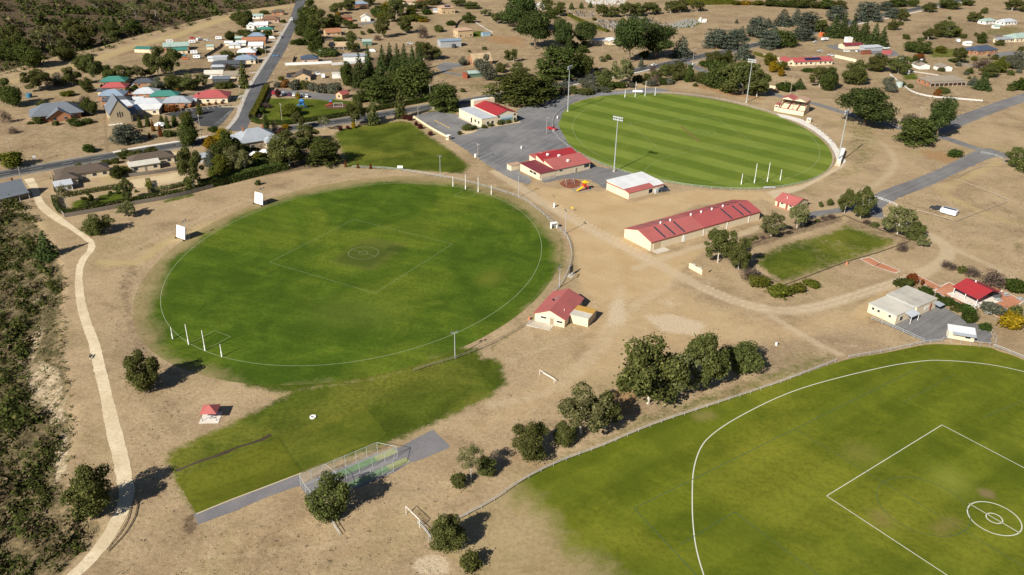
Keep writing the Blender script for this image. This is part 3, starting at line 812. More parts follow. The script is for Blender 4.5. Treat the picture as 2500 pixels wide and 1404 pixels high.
for k in range(10):
    a = unproj((438 + k * 13.2, 268 - k * 1.35))[0]; b = unproj((444 + k * 13.2, 273 - k * 1.35))[0]
    link('bay_line', strip_mesh('bay_line', resample([a, b], 2), .2, .036, LINE_WHITE), ccp)
lot('park_car_park', [(655, 222), (690, 217), (820, 232), (826, 240), (800, 246), (740, 238), (660, 232)], .03, M_GRAV, 'grey car park beside the playground park', 'car park', .1)
lot('red_brick_court', [(305, 228), (332, 215), (345, 240), (335, 255), (318, 255)], .03, hard('brick_paving', (.30, .17, .11), (.38, .24, .17), 2.0), 'pinkish paved court between the village units', 'driveway', .1)
lot('sand_court', [(316, 440), (446, 419), (456, 437), (330, 460)], .03, M_SANDLOT, 'pale sandy court behind the brown roofed houses', 'yard', .1)
lot('villa_forecourt', [(412, 372), (440, 370), (448, 395), (430, 397)], .03, M_SANDLOT, 'small sandy drive beside the dark roofed house', 'driveway', .1)
lot('flat_building_yard', [(2127, 778), (2187, 792), (2245, 745), (2290, 742), (2340, 770), (2400, 800), (2420, 812), (2420, 838), (2385, 835), (2310, 826), (2262, 838), (2255, 832)], .026, M_GRAV, 'grey gravel yard beside the flat roofed building', 'yard', .15)
lot('house_drive', [(1065, 160), (1085, 152), (1130, 155), (1140, 160), (1100, 168), (1090, 175), (1130, 182), (1125, 186), (1080, 178)], .028, M_GRAV, 'looping grey drive to the tan steep roofed house', 'driveway', .3)
lot('hill_drive', [(870, 58), (920, 50), (925, 54), (885, 62)], .028, M_GRAV, 'grey drive beside the white gabled house', 'driveway', .3)
lot('works_yard', [(2015, 112), (2050, 108), (2180, 122), (2200, 135), (2160, 140), (2090, 125), (2040, 122)], .028, M_GRAV, 'grey yard before the triple garage', 'yard', .3)
lot('corner_drive', [(2420, 130), (2470, 125), (2500, 130), (2500, 150), (2460, 152)], .028, M_GRAV, 'grey drive beside the blue roofed house', 'driveway', .3)
walk, WKP = road('walking_path', [(70, 436), (84, 460), (95, 490), (112, 512), (150, 540), (195, 570), (220, 590), (222, 610), (206, 630), (194, 660), (195, 720), (208, 780), (230, 840), (243, 900), (258, 960), (275, 1040), (290, 1100), (302, 1160), (310, 1200), (300, 1240), (270, 1300), (235, 1350), (190, 1395), (140, 1440)], 3.1, .03, M_PATH, 'pale sandy walking path winding down the left side', 'path', .07, w2=[3.6, 3.2, 2.6, 3, 3.4, 3.2, 2.2, 2.2, 2.4, 2.4, 2.2, 2.4, 2.6, 2.6, 2.7, 2.8, 2.8, 2.8, 3.2, 3.4, 3.2, 3, 2.8, 2.4], step=1.4)
lot('concrete_apron', [(1895, 277), (1925, 282), (1960, 292), (2000, 315), (2035, 345), (2052, 372), (2066, 395), (2056, 402), (2046, 398), (2036, 370), (2018, 345), (1985, 318), (1945, 297), (1905, 286)], .034, M_PALECONC, 'pale concrete path edging the far oval below the grandstand', 'footpath', .06)
lot('net_run_up', [(968, 1096), (1057, 1049), (1101, 1092), (1008, 1130)], .034, M_COURT, 'grey mix run up apron before the cricket nets', 'pavement', .03)
lot('net_base', [(733, 1186), (922, 1107), (975, 1092), (1010, 1124), (962, 1154), (766, 1236)], .030, M_COURT, 'grey base slab under the cricket nets', 'pavement', .03)
road('service_strip', [(478, 1268), (560, 1238), (650, 1200), (735, 1172)], 3.6, .028, M_COURT, 'grey gravel strip leading to the cricket nets', 'path', .08)
M_MOWN = NT('mown_strip_turf'); _P = M_MOWN.pos(); M_MOWN = M_MOWN.done(green_colour(M_MOWN, _P, (.082, .098, .01), (.115, .13, .013), (.16, .165, .02), streak=.2, ang=R(35)), .95, .05)
M_MOWN2 = NT('rough_strip_turf'); _P = M_MOWN2.pos(); M_MOWN2 = M_MOWN2.done(green_colour(M_MOWN2, _P, (.075, .10, .011), (.125, .145, .017), (.20, .185, .03), streak=.2, ang=R(35)), .95, .05)
lot('mown_strip', [(430, 1170), (678, 1068), (736, 1156), (480, 1254)], .022, M_MOWN, 'closely mown green strip beside the cricket nets', 'lawn', .12)
lot('rough_strip', [(682, 1066), (870, 996), (890, 992), (945, 1060), (930, 1072), (740, 1150)], .022, M_MOWN2, 'brighter yellow green patch of grass above the cricket nets', 'lawn', .12)
road('timber_edge', [(480, 1255), (560, 1222), (650, 1188), (736, 1155)], .35, .05, paint('pale_timber', (.5, .42, .28)), 'thin pale timber edge along the mown strip', 'edging', .0)
road('earth_bank', [(430, 1150), (500, 1122), (600, 1085), (662, 1062)], .9, .03, hard('bare_bank', (.06, .045, .03), (.10, .075, .05), 2), 'dark bare earth cut edging the mown practice strip', 'bank', .25)

for k, (pts, lab) in enumerate((([(700, 60), (688, 62)], 'near the top of the street'), ([(692, 78), (676, 80)], 'by the small green roof'), ([(680, 98), (662, 100)], 'by the pale blue roof'), ([(668, 118), (645, 122)], 'by the white house'), ([(655, 140), (630, 146)], 'by the white roofed brick house'), ([(632, 176), (610, 178)], 'by the charcoal house'), ([(616, 198), (590, 203)], 'by the taupe gable'), ([(600, 232), (570, 240)], 'by the large red hip roof'), ([(592, 258), (572, 262)], 'at the church car park entrance'))):
    road('concrete_driveway', pts, 3.4, .035, M_VERGE, 'pale concrete driveway off the village street ' + lab, 'driveway', .1)

# ------------------------------------------------------------------ foliage
def leaf_mat(name, dark, light, tip, var=.35):
    n = NT(name)
    gi = n.new('ShaderNodeNewGeometry'); oi = n.new('ShaderNodeObjectInfo')
    isl = gi.outputs['Random Per Island']
    c = n.mix(isl, dark, light)
    c = n.mix(n.rng(isl, .80, 1.0, 0, .8), c, tip)
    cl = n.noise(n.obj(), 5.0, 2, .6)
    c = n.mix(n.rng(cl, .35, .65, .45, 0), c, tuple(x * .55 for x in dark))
    hsv = n.new('ShaderNodeHueSaturation'); n.put(hsv.inputs['Color'], c)
    n.put(hsv.inputs['Value'], n.math('ADD', n.math('MULTIPLY', oi.outputs['Random'], var), 1 - var / 2))
    n.put(hsv.inputs['Hue'], n.math('ADD', n.math('MULTIPLY', oi.outputs['Random'], .03), .485))
    d = n.new('ShaderNodeBsdfDiffuse'); n.put(d.inputs[0], hsv.outputs[0])
    t = n.new('ShaderNodeBsdfTranslucent'); n.put(t.inputs[0], hsv.outputs[0])
    mx = n.new('ShaderNodeMixShader'); mx.inputs[0].default_value = .18
    n.l.new(d.outputs[0], mx.inputs[1]); n.l.new(t.outputs[0], mx.inputs[2]); n.l.new(mx.outputs[0], n.out.inputs[0])
    n.n.remove(n.b)
    return n.m
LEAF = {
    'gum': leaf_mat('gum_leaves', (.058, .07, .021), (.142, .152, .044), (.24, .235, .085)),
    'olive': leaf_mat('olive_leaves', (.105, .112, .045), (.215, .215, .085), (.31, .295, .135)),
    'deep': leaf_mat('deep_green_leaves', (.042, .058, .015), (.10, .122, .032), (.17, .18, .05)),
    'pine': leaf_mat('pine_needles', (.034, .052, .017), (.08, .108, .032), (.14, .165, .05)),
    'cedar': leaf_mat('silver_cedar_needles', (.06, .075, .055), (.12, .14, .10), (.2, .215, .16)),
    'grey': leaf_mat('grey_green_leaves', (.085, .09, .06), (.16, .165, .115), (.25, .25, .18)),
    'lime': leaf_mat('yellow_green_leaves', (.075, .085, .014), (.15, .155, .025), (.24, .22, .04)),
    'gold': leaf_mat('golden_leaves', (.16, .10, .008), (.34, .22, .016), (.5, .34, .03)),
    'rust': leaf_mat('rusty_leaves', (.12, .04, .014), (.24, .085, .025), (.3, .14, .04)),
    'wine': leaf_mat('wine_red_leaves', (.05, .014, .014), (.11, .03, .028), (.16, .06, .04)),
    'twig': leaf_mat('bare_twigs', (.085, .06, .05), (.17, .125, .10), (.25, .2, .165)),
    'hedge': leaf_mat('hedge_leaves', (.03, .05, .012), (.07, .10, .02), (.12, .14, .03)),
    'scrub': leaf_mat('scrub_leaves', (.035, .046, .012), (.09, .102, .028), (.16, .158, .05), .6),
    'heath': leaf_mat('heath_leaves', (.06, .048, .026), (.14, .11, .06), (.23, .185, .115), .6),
}
BARK_W = paint('pale_gum_bark', (.50, .45, .38), .9, .1, dirt=.6, scale=3)
BARK = paint('brown_bark', (.16, .12, .085), .95, .05, dirt=.5, scale=3)

def unit(v): return v / (np.linalg.norm(v, axis=1)[:, None] + 1e-9)
def quads(C, N, size, asp=1.0):
    """one leaf-clump quad at each centre C facing N"""
    n = len(C); r = unit(RNG.normal(size=(n, 3)))
    T = unit(np.cross(N, r)); B = np.cross(N, T)
    s = (size * RNG.uniform(.6, 1.35, n))[:, None]
    a, b = T * s * asp, B * s
    k = RNG.uniform(.55, 1.0, (n, 4, 1))
    return np.stack([C - a * k[:, 0] - b * .35, C - b * k[:, 1] + a * .25, C + a * k[:, 2] + b * .3, C + b * k[:, 3] - a * .2], 1)
def lobe_leaves(lobes, per, size, up=.35, flat=1.0, inner=.55):
    """leaves through the outer shell of ragged ellipsoid lobes (cx,cy,cz,rx,ry,rz)"""
    Q = []
    for cx, cy, cz, rx, ry, rz in lobes:
        n = max(12, int(per * (rx * ry + rx * rz + ry * rz) / 3))
        d = unit(RNG.normal(size=(n, 3)))
        rad = RNG.uniform(inner, 1.05, n) ** .6
        k = unit(RNG.normal(size=(9, 3)))
        bumps = .82 + .34 * np.max(d @ k.T, axis=1) ** 3
        ax = np.array([rx, ry, rz]) * RNG.uniform(.72, 1.3, 3)
        C = np.array([cx, cy, cz]) + d * ax * (rad * bumps)[:, None]
        loose = RNG.random(n) < .22
        C[loose] += RNG.normal(size=(loose.sum(), 3)) * min(rx, rz) * .35
        N = unit(d * np.array([1, 1, flat]) * .7 + np.array([0, 0, up]) + RNG.normal(size=(n, 3)) * .65)
        Q.append(quads(C, N, size))
    return np.concatenate(Q)
def crown_mesh(name, Q, mat):
    Q = Q[Q[:, :, 2].min(1) > .0]
    return mesh_np(name, Q.reshape(-1, 3), np.arange(len(Q) * 4).reshape(-1, 4), mat)
def trunk_mesh(name, mat, h=.5, r=.03, limbs=(), forks=0):
    b = MB()
    p = Vector((0, 0, -.02)); d = Vector((RNG.uniform(-.05, .05), RNG.uniform(-.05, .05), 1))
    k = 4
    for i in range(k):
        q = p + Vector((d.x + RNG.uniform(-.08, .08), d.y + RNG.uniform(-.08, .08), d.z)) * (h / k)
        b.bar(p, q, r * (1 - .13 * i), 7, r * (1 - .13 * (i + 1))); p = q
    for L in limbs:
        s = Vector((0, 0, h * RNG.uniform(.35, .9))); e = Vector(L); m = s.lerp(e, .5) + Vector((RNG.uniform(-.03, .03), RNG.uniform(-.03, .03), .03))
        b.bar(s, m, r * .5, 5, r * .36); b.bar(m, e, r * .36, 5, r * .12)
    return b.mesh(name, mat)

PROTO = {}       # kind -> list of (crown mesh, trunk mesh or None); unit height 1, unit width 1 (radius .5)
def proto_broad(kind, leaf, bark, nl=9, base=.22, per=15000, size=.03, nvar=3, spread=.34, trunk_r=.022, asym=.05, low=False, visible_limbs=7, sm=(.13, .2), core=1.0):
    out = []
    for v in range(nvar):
        L = []
        for i in range(nl):
            t = 2 * math.pi * (i / nl * 1.618 * 3) + RNG.uniform(-.4, .4)
            zz = RNG.uniform(base + .16, .86) if not low else RNG.uniform(.15, .72)
            taper = math.sin(math.pi * min(1, max(0.05, (zz - base * .4) / (1.08 - base * .4)))) ** .6
            rr = spread * taper * RNG.uniform(.55, 1.0)
            s = RNG.uniform(*sm)
            L.append((rr * math.cos(t) + RNG.uniform(-asym, asym), rr * math.sin(t), zz, s, s, s * RNG.uniform(.7, 1.0)))
        L.append((0, 0, .55 if not low else .4, .26 * core, .26 * core, (.3 if not low else .36) * core)); L.append((RNG.uniform(-.06, .06), 0, .83, .15, .15, .14))
        Q = lobe_leaves(L, per * 1.9, size * .72)
        limbs = [(l[0] * .8, l[1] * .8, l[2] * .95) for l in L[:visible_limbs]]
        out.append((crown_mesh(kind + '_crown', Q, leaf), trunk_mesh(kind + '_trunk', bark, .55, trunk_r, limbs) if bark else None))
    PROTO[kind] = out
proto_broad('gum', LEAF['gum'], BARK_W, 24, .06, 16000, .027, 4, spread=.4, sm=(.075, .15), core=.75)
proto_broad('olive', LEAF['olive'], BARK_W, 22, .12, 14000, .027, 3, spread=.41, sm=(.07, .135), core=.55)
proto_broad('dense', LEAF['deep'], BARK, 10, .05, 17000, .028, 3, spread=.33, low=True)
proto_broad('roundgum', LEAF['gum'], BARK, 20, .05, 16000, .026, 3, spread=.37, low=True, sm=(.09, .17), core=.95)
proto_broad('sparse', LEAF['olive'], BARK_W, 13, .42, 12000, .024, 2, spread=.4, trunk_r=.016, sm=(.07, .12), core=.35)
proto_broad('greytree', LEAF['grey'], BARK, 10, .08, 14000, .028, 2, low=True)
proto_broad('lime', LEAF['lime'], BARK, 9, .08, 14000, .03, 2, low=True)
proto_broad('gold', LEAF['gold'], BARK, 8, .12, 11000, .032, 2, low=True)
proto_broad('rust', LEAF['rust'], BARK, 8, .12, 11000, .032, 2, low=True)
proto_broad('wine', LEAF['wine'], BARK, 8, .12, 11000, .032, 2, low=True)
proto_broad('pinebroad', LEAF['pine'], BARK, 13, .12, 16000, .026, 3, spread=.36, trunk_r=.028)

def proto_cone(kind, leaf, nvar, tiers, per, size, openness=.0, base=.05, power=.85, rmax=.5, droop=.06, jag=.3):
    out = []
    for v in range(nvar):
        Q = []
        for i in range(tiers):
            f = i / (tiers - 1)
            z = base + (1 - base - .03) * f
            rad = rmax * (1 - f) ** power + .02
            nb = max(4, int(11 * (1 - f) + 4))
            ph = RNG.uniform(0, 6.28)
            for k in range(nb):
                t = ph + 2 * math.pi * k / nb + RNG.uniform(-.2, .2)
                rl = rad * RNG.uniform(1 - jag, 1.05)
                n = max(5, int(per * rl))
                s = RNG.uniform(.15 + openness, 1, n) ** .7
                C = np.stack([rl * s * math.cos(t), rl * s * math.sin(t), z - droop * s * rl / .5 + .02 * RNG.normal(size=n)], 1)
                C[:, :2] += RNG.normal(size=(n, 2)) * .03
                N = unit(np.stack([np.full(n, .5 * math.cos(t)), np.full(n, .5 * math.sin(t)), np.full(n, .8)], 1) + RNG.normal(size=(n, 3)) * .45)
                Q.append(quads(C, N, size))
        out.append((crown_mesh(kind + '_crown', np.concatenate(Q), leaf), trunk_mesh(kind + '_trunk', BARK, .8, .022)))
    PROTO[kind] = out
proto_cone('pine', LEAF['pine'], 3, 15, 62, .036, jag=.35)
proto_cone('spire', LEAF['pine'], 3, 16, 60, .034, .1, jag=.45, power=.8)
proto_cone('silvercone', LEAF['cedar'], 3, 12, 64, .036, .1, power=.6, jag=.35)
proto_cone('pencil', LEAF['deep'], 2, 16, 60, .04, power=.45, rmax=.42)
proto_cone('autumn', LEAF['rust'], 2, 12, 50, .045, power=.5, rmax=.42)
proto_cone('poplar', LEAF['gum'], 2, 14, 52, .04, power=.4, rmax=.44, jag=.45)

def proto_cedar(kind, leaf, nvar, plates, per, size, base=.08, flat=.13):
    """wide macrocarpa / cedar: stacked ragged plates"""
    out = []
    for v in range(nvar):
        Q = []; limbs = []
        for i in range(plates):
            f = (i + .5) / plates
            z = base + (.93 - base) * f
            rr = .42 * math.sin(math.pi * (.28 + .66 * f)) ** .8
            nb = 5 if f < .8 else 3
            for k in range(nb):
                t = 2 * math.pi * k / nb + i * 1.1 + RNG.uniform(-.3, .3); q = rr * RNG.uniform(.45, .8)
                L = (q * math.cos(t), q * math.sin(t), z + RNG.uniform(-.03, .03), RNG.uniform(.14, .22), RNG.uniform(.14, .22), flat * RNG.uniform(.55, .9))
                limbs.append((L[0] * .8, L[1] * .8, L[2]))
                Q.append(lobe_leaves([L], per, size, up=.8, inner=.35))
        Q.append(lobe_leaves([(0, 0, .5, .2, .2, .38)], per * .6, size))
        out.append((crown_mesh(kind + '_crown', np.concatenate(Q), leaf), trunk_mesh(kind + '_trunk', BARK, .75, .03, limbs[:6])))
    PROTO[kind] = out
proto_cedar('macro', LEAF['deep'], 3, 5, 9500, .026)
proto_cedar('cedar', LEAF['cedar'], 3, 5, 8500, .026)

def proto_bush(kind, leaf, nvar, nl, per, size, top=.95, twiggy=False):
    out = []
    for v in range(nvar):
        L = [(0, 0, .42, .36, .36, .46)]
        for i in range(nl):
            t = RNG.uniform(0, 6.28); q = RNG.uniform(.15, .3); s = RNG.uniform(.14, .22)
            L.append((q * math.cos(t), q * math.sin(t), RNG.uniform(.2, .72), s, s, s * 1.3))
        Q = lobe_leaves(L, per, size)
        if twiggy:
            n = 900; d = unit(RNG.normal(size=(n, 3)) + np.array([0, 0, .6])); d[:, 2] = np.abs(d[:, 2])
            C = d * RNG.uniform(.2, .5, n)[:, None] * np.array([1, 1, 1.7]); N = unit(np.cross(d, RNG.normal(size=(n, 3))))
            Q = np.concatenate([Q[::2], quads(C, N, size * 1.4, .3)])
        out.append((crown_mesh(kind + '_crown', Q, leaf), None))
    PROTO[kind] = out
proto_bush('bush', LEAF['gum'], 3, 7, 5200, .05)
proto_bush('greenbush', LEAF['hedge'], 3, 7, 5200, .05)
proto_bush('darkbush', LEAF['deep'], 2, 7, 5200, .05)
proto_bush('greybush', LEAF['grey'], 2, 7, 5200, .05)
proto_bush('limebush', LEAF['lime'], 2, 7, 5200, .05)
proto_bush('goldbush', LEAF['gold'], 2, 7, 4200, .055)
proto_bush('rustbush', LEAF['rust'], 2, 7, 4200, .055)
proto_bush('winebush', LEAF['wine'], 2, 7, 4200, .055)
proto_bush('bare', LEAF['twig'], 3, 7, 2600, .035, twiggy=True)

DESC = {'gum': ('gum_tree', 'olive green gum tree', 'tree'), 'olive': ('gum_tree', 'light olive gum tree with pale branches', 'tree'), 'dense': ('evergreen_tree', 'dense dark evergreen tree', 'tree'),
        'roundgum': ('wattle_tree', 'rounded dense olive tree', 'tree'), 'sparse': ('gum_tree', 'thin gum tree with a white trunk', 'tree'), 'greytree': ('grey_tree', 'grey green tree', 'tree'),
        'lime': ('broadleaf_tree', 'yellowish green tree', 'tree'), 'gold': ('autumn_tree', 'golden autumn tree', 'tree'), 'rust': ('autumn_tree', 'rusty orange autumn tree', 'tree'), 'wine': ('autumn_tree', 'wine red tree', 'tree'),
        'pinebroad': ('pine_tree', 'tall broad pine', 'tree'), 'pine': ('pine_tree', 'dark conical pine', 'tree'), 'spire': ('pine_tree', 'slim pointed pine', 'tree'), 'silvercone': ('cedar_tree', 'silvery cone shaped cedar', 'tree'),
        'pencil': ('cypress_tree', 'dark pencil cypress', 'tree'), 'autumn': ('autumn_tree', 'slim rusty autumn tree', 'tree'), 'poplar': ('slender_tree', 'tall narrow green tree', 'tree'), 'macro': ('cypress_tree', 'wide dark layered cypress', 'tree'), 'cedar': ('cedar_tree', 'wide silvery layered cedar', 'tree'),
        'bush': ('shrub', 'olive green shrub', 'shrub'), 'greenbush': ('shrub', 'rounded green shrub', 'shrub'), 'darkbush': ('shrub', 'dark green shrub', 'shrub'), 'greybush': ('shrub', 'grey leaved shrub', 'shrub'),
        'limebush': ('shrub', 'yellow green shrub', 'shrub'), 'goldbush': ('shrub', 'golden yellow shrub', 'shrub'), 'rustbush': ('shrub', 'orange brown shrub', 'shrub'), 'winebush': ('shrub', 'purple red shrub', 'shrub'), 'bare': ('shrub', 'bare twiggy mauve shrub', 'shrub')}
ORD = ['first', 'second', 'third', 'fourth', 'fifth', 'sixth', 'seventh', 'eighth', 'ninth', 'tenth', 'eleventh', 'twelfth', 'thirteenth', 'fourteenth', 'fifteenth', 'sixteenth', 'seventeenth', 'eighteenth']
PICK = {}
def plant(kind, x, yb, yt, w, label, group=None, shift=.15, leanh=.96):
    """a plant standing at a surveyed base point, as tall and wide as surveyed"""
    p = G(x, yb)
    wm = w / ppm(p)
    d = Vector((p.x, p.y, 0)).normalized()
    p2 = Vector((p.x, p.y, 0)) + d * wm * shift
    p2.z = float(terr(p2.x, p2.y)) - .05
    hm = max(.5, height_to(p2, yt) * leanh)
    v = PICK.get(kind, 0); PICK[kind] = v + 1
    crown, trunk = PROTO[kind][v % len(PROTO[kind])]
    nm, _, cat = DESC[kind]
    rz = (v * 2.399) % 6.283
    k_ = 1.12 if kind in ('gum', 'olive', 'roundgum') else 1.22
    if kind in ('spire', 'pine', 'pinebroad', 'macro'): hm *= 1.1
    if yb < 260 and cat == 'tree': k_ *= 1.15; hm *= 1.08
    sc = (wm * k_, wm * k_, hm)
    if trunk is None:
        o = link(nm, crown, None, p2, (0, 0, rz), sc)
    else:
        o = empty(nm, p2, rz); o.scale = sc
        link('trunk', trunk, o); link('crown', crown, o)
    return tag(o, label, cat, group)
def cluster(place, rows, group=None):
    rows = sorted(rows, key=lambda r: r[1])
    cnt = {}
    for r in rows: cnt[r[0]] = cnt.get(r[0], 0) + 1
    seen = {}
    for r in rows:
        k = r[0]; i = seen.get(k, 0); seen[k] = i + 1
        lab = DESC[k][1] + ' ' + place
        if cnt[k] > 1: lab += ', ' + (ORD[i] + ' from left' if i < cnt[k] - 1 else 'rightmost')
        plant(*r[:5], lab, group or ('trees and shrubs ' + place))

cluster('at the left edge above the slate house', [('dense', 32, 262, 182, 55)])
cluster('in the row behind the slate house', [('gum', 97, 222, 172, 62), ('greytree', 145, 209, 178, 36), ('gum', 178, 210, 164, 40), ('roundgum', 205, 178, 133, 34), ('gum', 232, 198, 132, 42), ('roundgum', 215, 226, 189, 30), ('dense', 268, 198, 158, 40), ('gum', 302, 201, 158, 42), ('olive', 337, 195, 160, 34), ('gum', 362, 189, 168, 24)])
cluster('beside the green roofed sheds', [('gum', 388, 188, 114, 50), ('gum', 425, 186, 118, 42)])
cluster('behind the village units', [('greytree', 390, 224, 188, 40), ('roundgum', 427, 222, 180, 46), ('roundgum', 462, 222, 180, 50), ('olive', 497, 214, 178, 32), ('bare', 433, 200, 182, 26), ('bush', 540, 217, 200, 34), ('darkbush', 562, 214, 198, 30), ('poplar', 597, 216, 150, 26)])
cluster('at the top of the village street', [('dense', 602, 66, 8, 30), ('roundgum', 575, 52, 30, 22), ('roundgum', 597, 68, 30, 36), ('dense', 562, 98, 75, 26), ('bush', 600, 87, 70, 40), ('darkbush', 653, 92, 70, 26), ('bush', 645, 35, 24, 20), ('darkbush', 692, 56, 46, 14), ('bush', 555, 140, 122, 30), ('darkbush', 572, 110, 96, 24), ('bush', 640, 130, 120, 30)])
cluster('around the slate house', [('bush', 96, 303, 284, 24), ('bush', 137, 306, 293, 17), ('greenbush', 186, 308, 288, 32), ('bush', 213, 302, 288, 28), ('limebush', 165, 235, 220, 30), ('bush', 107, 264, 245, 27), ('bush', 180, 262, 246, 30), ('dense', 222, 280, 234, 44), ('bare', 208, 256, 230, 26), ('bush', 76, 303, 296, 18), ('greybush', 215, 282, 270, 22)])
cluster('in the dry paddock at the left', [('bare', 33, 326, 308, 22), ('bare', 18, 300, 264, 24), ('limebush', 33, 410, 369, 52), ('greenbush', 220, 372, 350, 28)])
cluster('in the church garden', [('cedar', 312, 350, 300, 74), ('pencil', 343, 312, 282, 14), ('pencil', 362, 309, 277, 15), ('autumn', 375, 321, 290, 11), ('autumn', 393, 334, 299, 12), ('pencil', 396, 302, 279, 15), ('pencil', 410, 314, 281, 15), ('pencil', 428, 308, 278, 20), ('lime', 457, 297, 270, 32), ('autumn', 472, 322, 299, 13), ('darkbush', 412, 334, 315, 32), ('autumn', 366, 338, 322, 10), ('dense', 462, 358, 278, 62), ('greenbush', 521, 322, 308, 24), ('rustbush', 418, 272, 254, 36)])
cluster('in the church car park', [('poplar', 488, 280, 251, 23)] + [('rustbush', 452 + i * 15, 264 - i * 1.7, 257 - i * 1.7, 8) for i in range(7)])
cluster('along the highway by the brown roofed houses', [('roundgum', 308, 388, 363, 50), ('roundgum', 340, 386, 365, 34), ('roundgum', 368, 382, 356, 37), ('bush', 282, 400, 385, 20), ('bush', 192, 408, 398, 18), ('bush', 222, 405, 397, 16), ('limebush', 155, 418, 410, 15)])
cluster('in the walled gardens', [('dense', 290, 436, 398, 34), ('gum', 312, 490, 428, 32), ('gum', 474, 467, 352, 62), ('sparse', 165, 512, 448, 42), ('limebush', 224, 492, 474, 12), ('bush', 258, 402, 390, 25), ('lime', 305, 425, 404, 30)])
cluster('by the walking path', [('roundgum', 238, 574, 521, 74), ('olive', 311, 532, 490, 50), ('pine', 120, 636, 566, 54)])
cluster('around the slate villa', [('gold', 548, 350, 312, 50), ('gold', 515, 365, 328, 38), ('dense', 562, 398, 310, 66), ('wine', 578, 388, 354, 34), ('sparse', 577, 424, 354, 54), ('silvercone', 515, 404, 363, 32), ('lime', 540, 428, 370, 32), ('olive', 600, 428, 362, 42), ('darkbush', 635, 415, 384, 62), ('roundgum', 590, 420, 385, 44), ('gum', 707, 408, 314, 104), ('macro', 795, 404, 338, 84), ('gum', 752, 352, 300, 54), ('gum', 730, 316, 270, 34), ('pencil', 652, 332, 274, 24), ('wine', 690, 332, 311, 32), ('goldbush', 697, 314, 303, 19), ('bare', 672, 327, 292, 20), ('roundgum', 665, 415, 392, 50), ('bush', 629, 452, 438, 15)])
cluster('on the park field edge', [('sparse', 792, 320, 282, 30), ('gum', 870, 308, 242, 50), ('poplar', 912, 306, 238, 34), ('poplar', 978, 290, 206, 31), ('goldbush', 864, 313, 295, 10), ('winebush', 832, 319, 308, 11), ('winebush', 850, 316, 306, 10)])
cluster('along the hall driveway wall', [('winebush', 988, 292, 279, 13), ('winebush', 1000, 295, 281, 13), ('winebush', 1016, 307, 295, 10), ('winebush', 1026, 315, 302, 12), ('winebush', 1051, 331, 318, 11)])
cluster('near the oval fence on the park field', [('autumn', 844, 408, 391, 7), ('autumn', 874, 411, 396, 7), ('autumn', 905, 412, 396, 8)])
cluster('in the dark clump right of the street', [('dense', 757, 66, -4, 54), ('gum', 782, 80, 24, 46), ('dense', 806, 74, 33, 42), ('dense', 740, 88, 40, 38), ('dense', 762, 100, 55, 50), ('dense', 773, 128, 74, 40), ('gold', 781, 40, 30, 14), ('gold', 826, 42, 28, 14), ('gold', 818, 60, 46, 14), ('greenbush', 735, 110, 92, 36), ('bush', 715, 109, 97, 13), ('darkbush', 848, 62, 46, 28), ('bush', 860, 70, 58, 26), ('bush', 858, 98, 74, 26), ('darkbush', 827, 102, 88, 28)])

cluster('along the top edge left of centre', [('gum', 822, 36, 8, 32), ('gum', 850, 26, -4, 34), ('dense', 920, 44, 12, 32), ('gold', 943, 26, 2, 14), ('gum', 955, 54, 18, 28), ('gum', 968, 42, -4, 38), ('gum', 903, 12, -6, 30), ('gum', 1030, 22, 2, 40), ('roundgum', 1060, 12, -6, 40), ('greenbush', 1042, 36, 20, 22), ('limebush', 1010, 52, 36, 60), ('goldbush', 1033, 54, 46, 20), ('gum', 1120, 16, -2, 34), ('roundgum', 1150, 22, 4, 36), ('olive', 1186, 40, 22, 26)])
cluster('in the dry paddock behind the pines', [('gum', 935, 93, 41, 34), ('gum', 990, 82, 39, 34), ('bare', 1033, 94, 54, 26), ('bush', 1072, 78, 60, 24), ('bare', 922, 99, 83, 17), ('greenbush', 1102, 62, 50, 24), ('gum', 860, 128, 95, 30), ('darkbush', 800, 135, 116, 60), ('bush', 1182, 122, 114, 13), ('bush', 1146, 128, 121, 8)])
cluster('in the tall pine clump', [('spire', 900, 178, 116, 24), ('spire', 935, 174, 118, 27), ('spire', 953, 170, 112, 27), ('spire', 971, 172, 114, 26), ('spire', 988, 174, 115, 28), ('spire', 1008, 176, 120, 26), ('pine', 1026, 190, 118, 32), ('dense', 850, 208, 150, 40), ('pine', 880, 214, 140, 38), ('pine', 905, 206, 148, 34), ('pine', 930, 218, 150, 42), ('gum', 1035, 148, 102, 40), ('gum', 1064, 146, 114, 28), ('pine', 960, 200, 150, 36)])
cluster('beside the highway hedge', [('macro', 925, 250, 193, 74), ('macro', 1010, 240, 162, 96), ('macro', 968, 225, 178, 56), ('dense', 880, 250, 222, 40)])
cluster('at the corner of the hall', [('macro', 1084, 272, 205, 84)])
cluster('behind the park car park', [('greybush', 680, 214, 198, 20), ('rustbush', 697, 214, 193, 23), ('greybush', 722, 218, 190, 40), ('bush', 746, 218, 194, 26), ('greybush', 764, 222, 198, 24), ('greybush', 790, 227, 199, 34), ('greybush', 818, 229, 196, 33), ('limebush', 686, 197, 185, 15)])
cluster('in the playground park', [('wine', 679, 238, 216, 13), ('gold', 728, 241, 224, 12), ('bare', 652, 264, 249, 26), ('lime', 706, 286, 251, 52), ('greenbush', 640, 277, 262, 22)])
cluster('in the dry paddock behind the hall', [('greytree', 1187, 198, 131, 42), ('roundgum', 1222, 178, 152, 26), ('gum', 1239, 148, 121, 17), ('gum', 1254, 152, 120, 17), ('gum', 1215, 59, 31, 32), ('dense', 1143, 57, 29, 28), ('greytree', 1130, 160, 138, 22), ('bare', 1237, 165, 152, 14), ('bush', 1130, 225, 214, 12)])
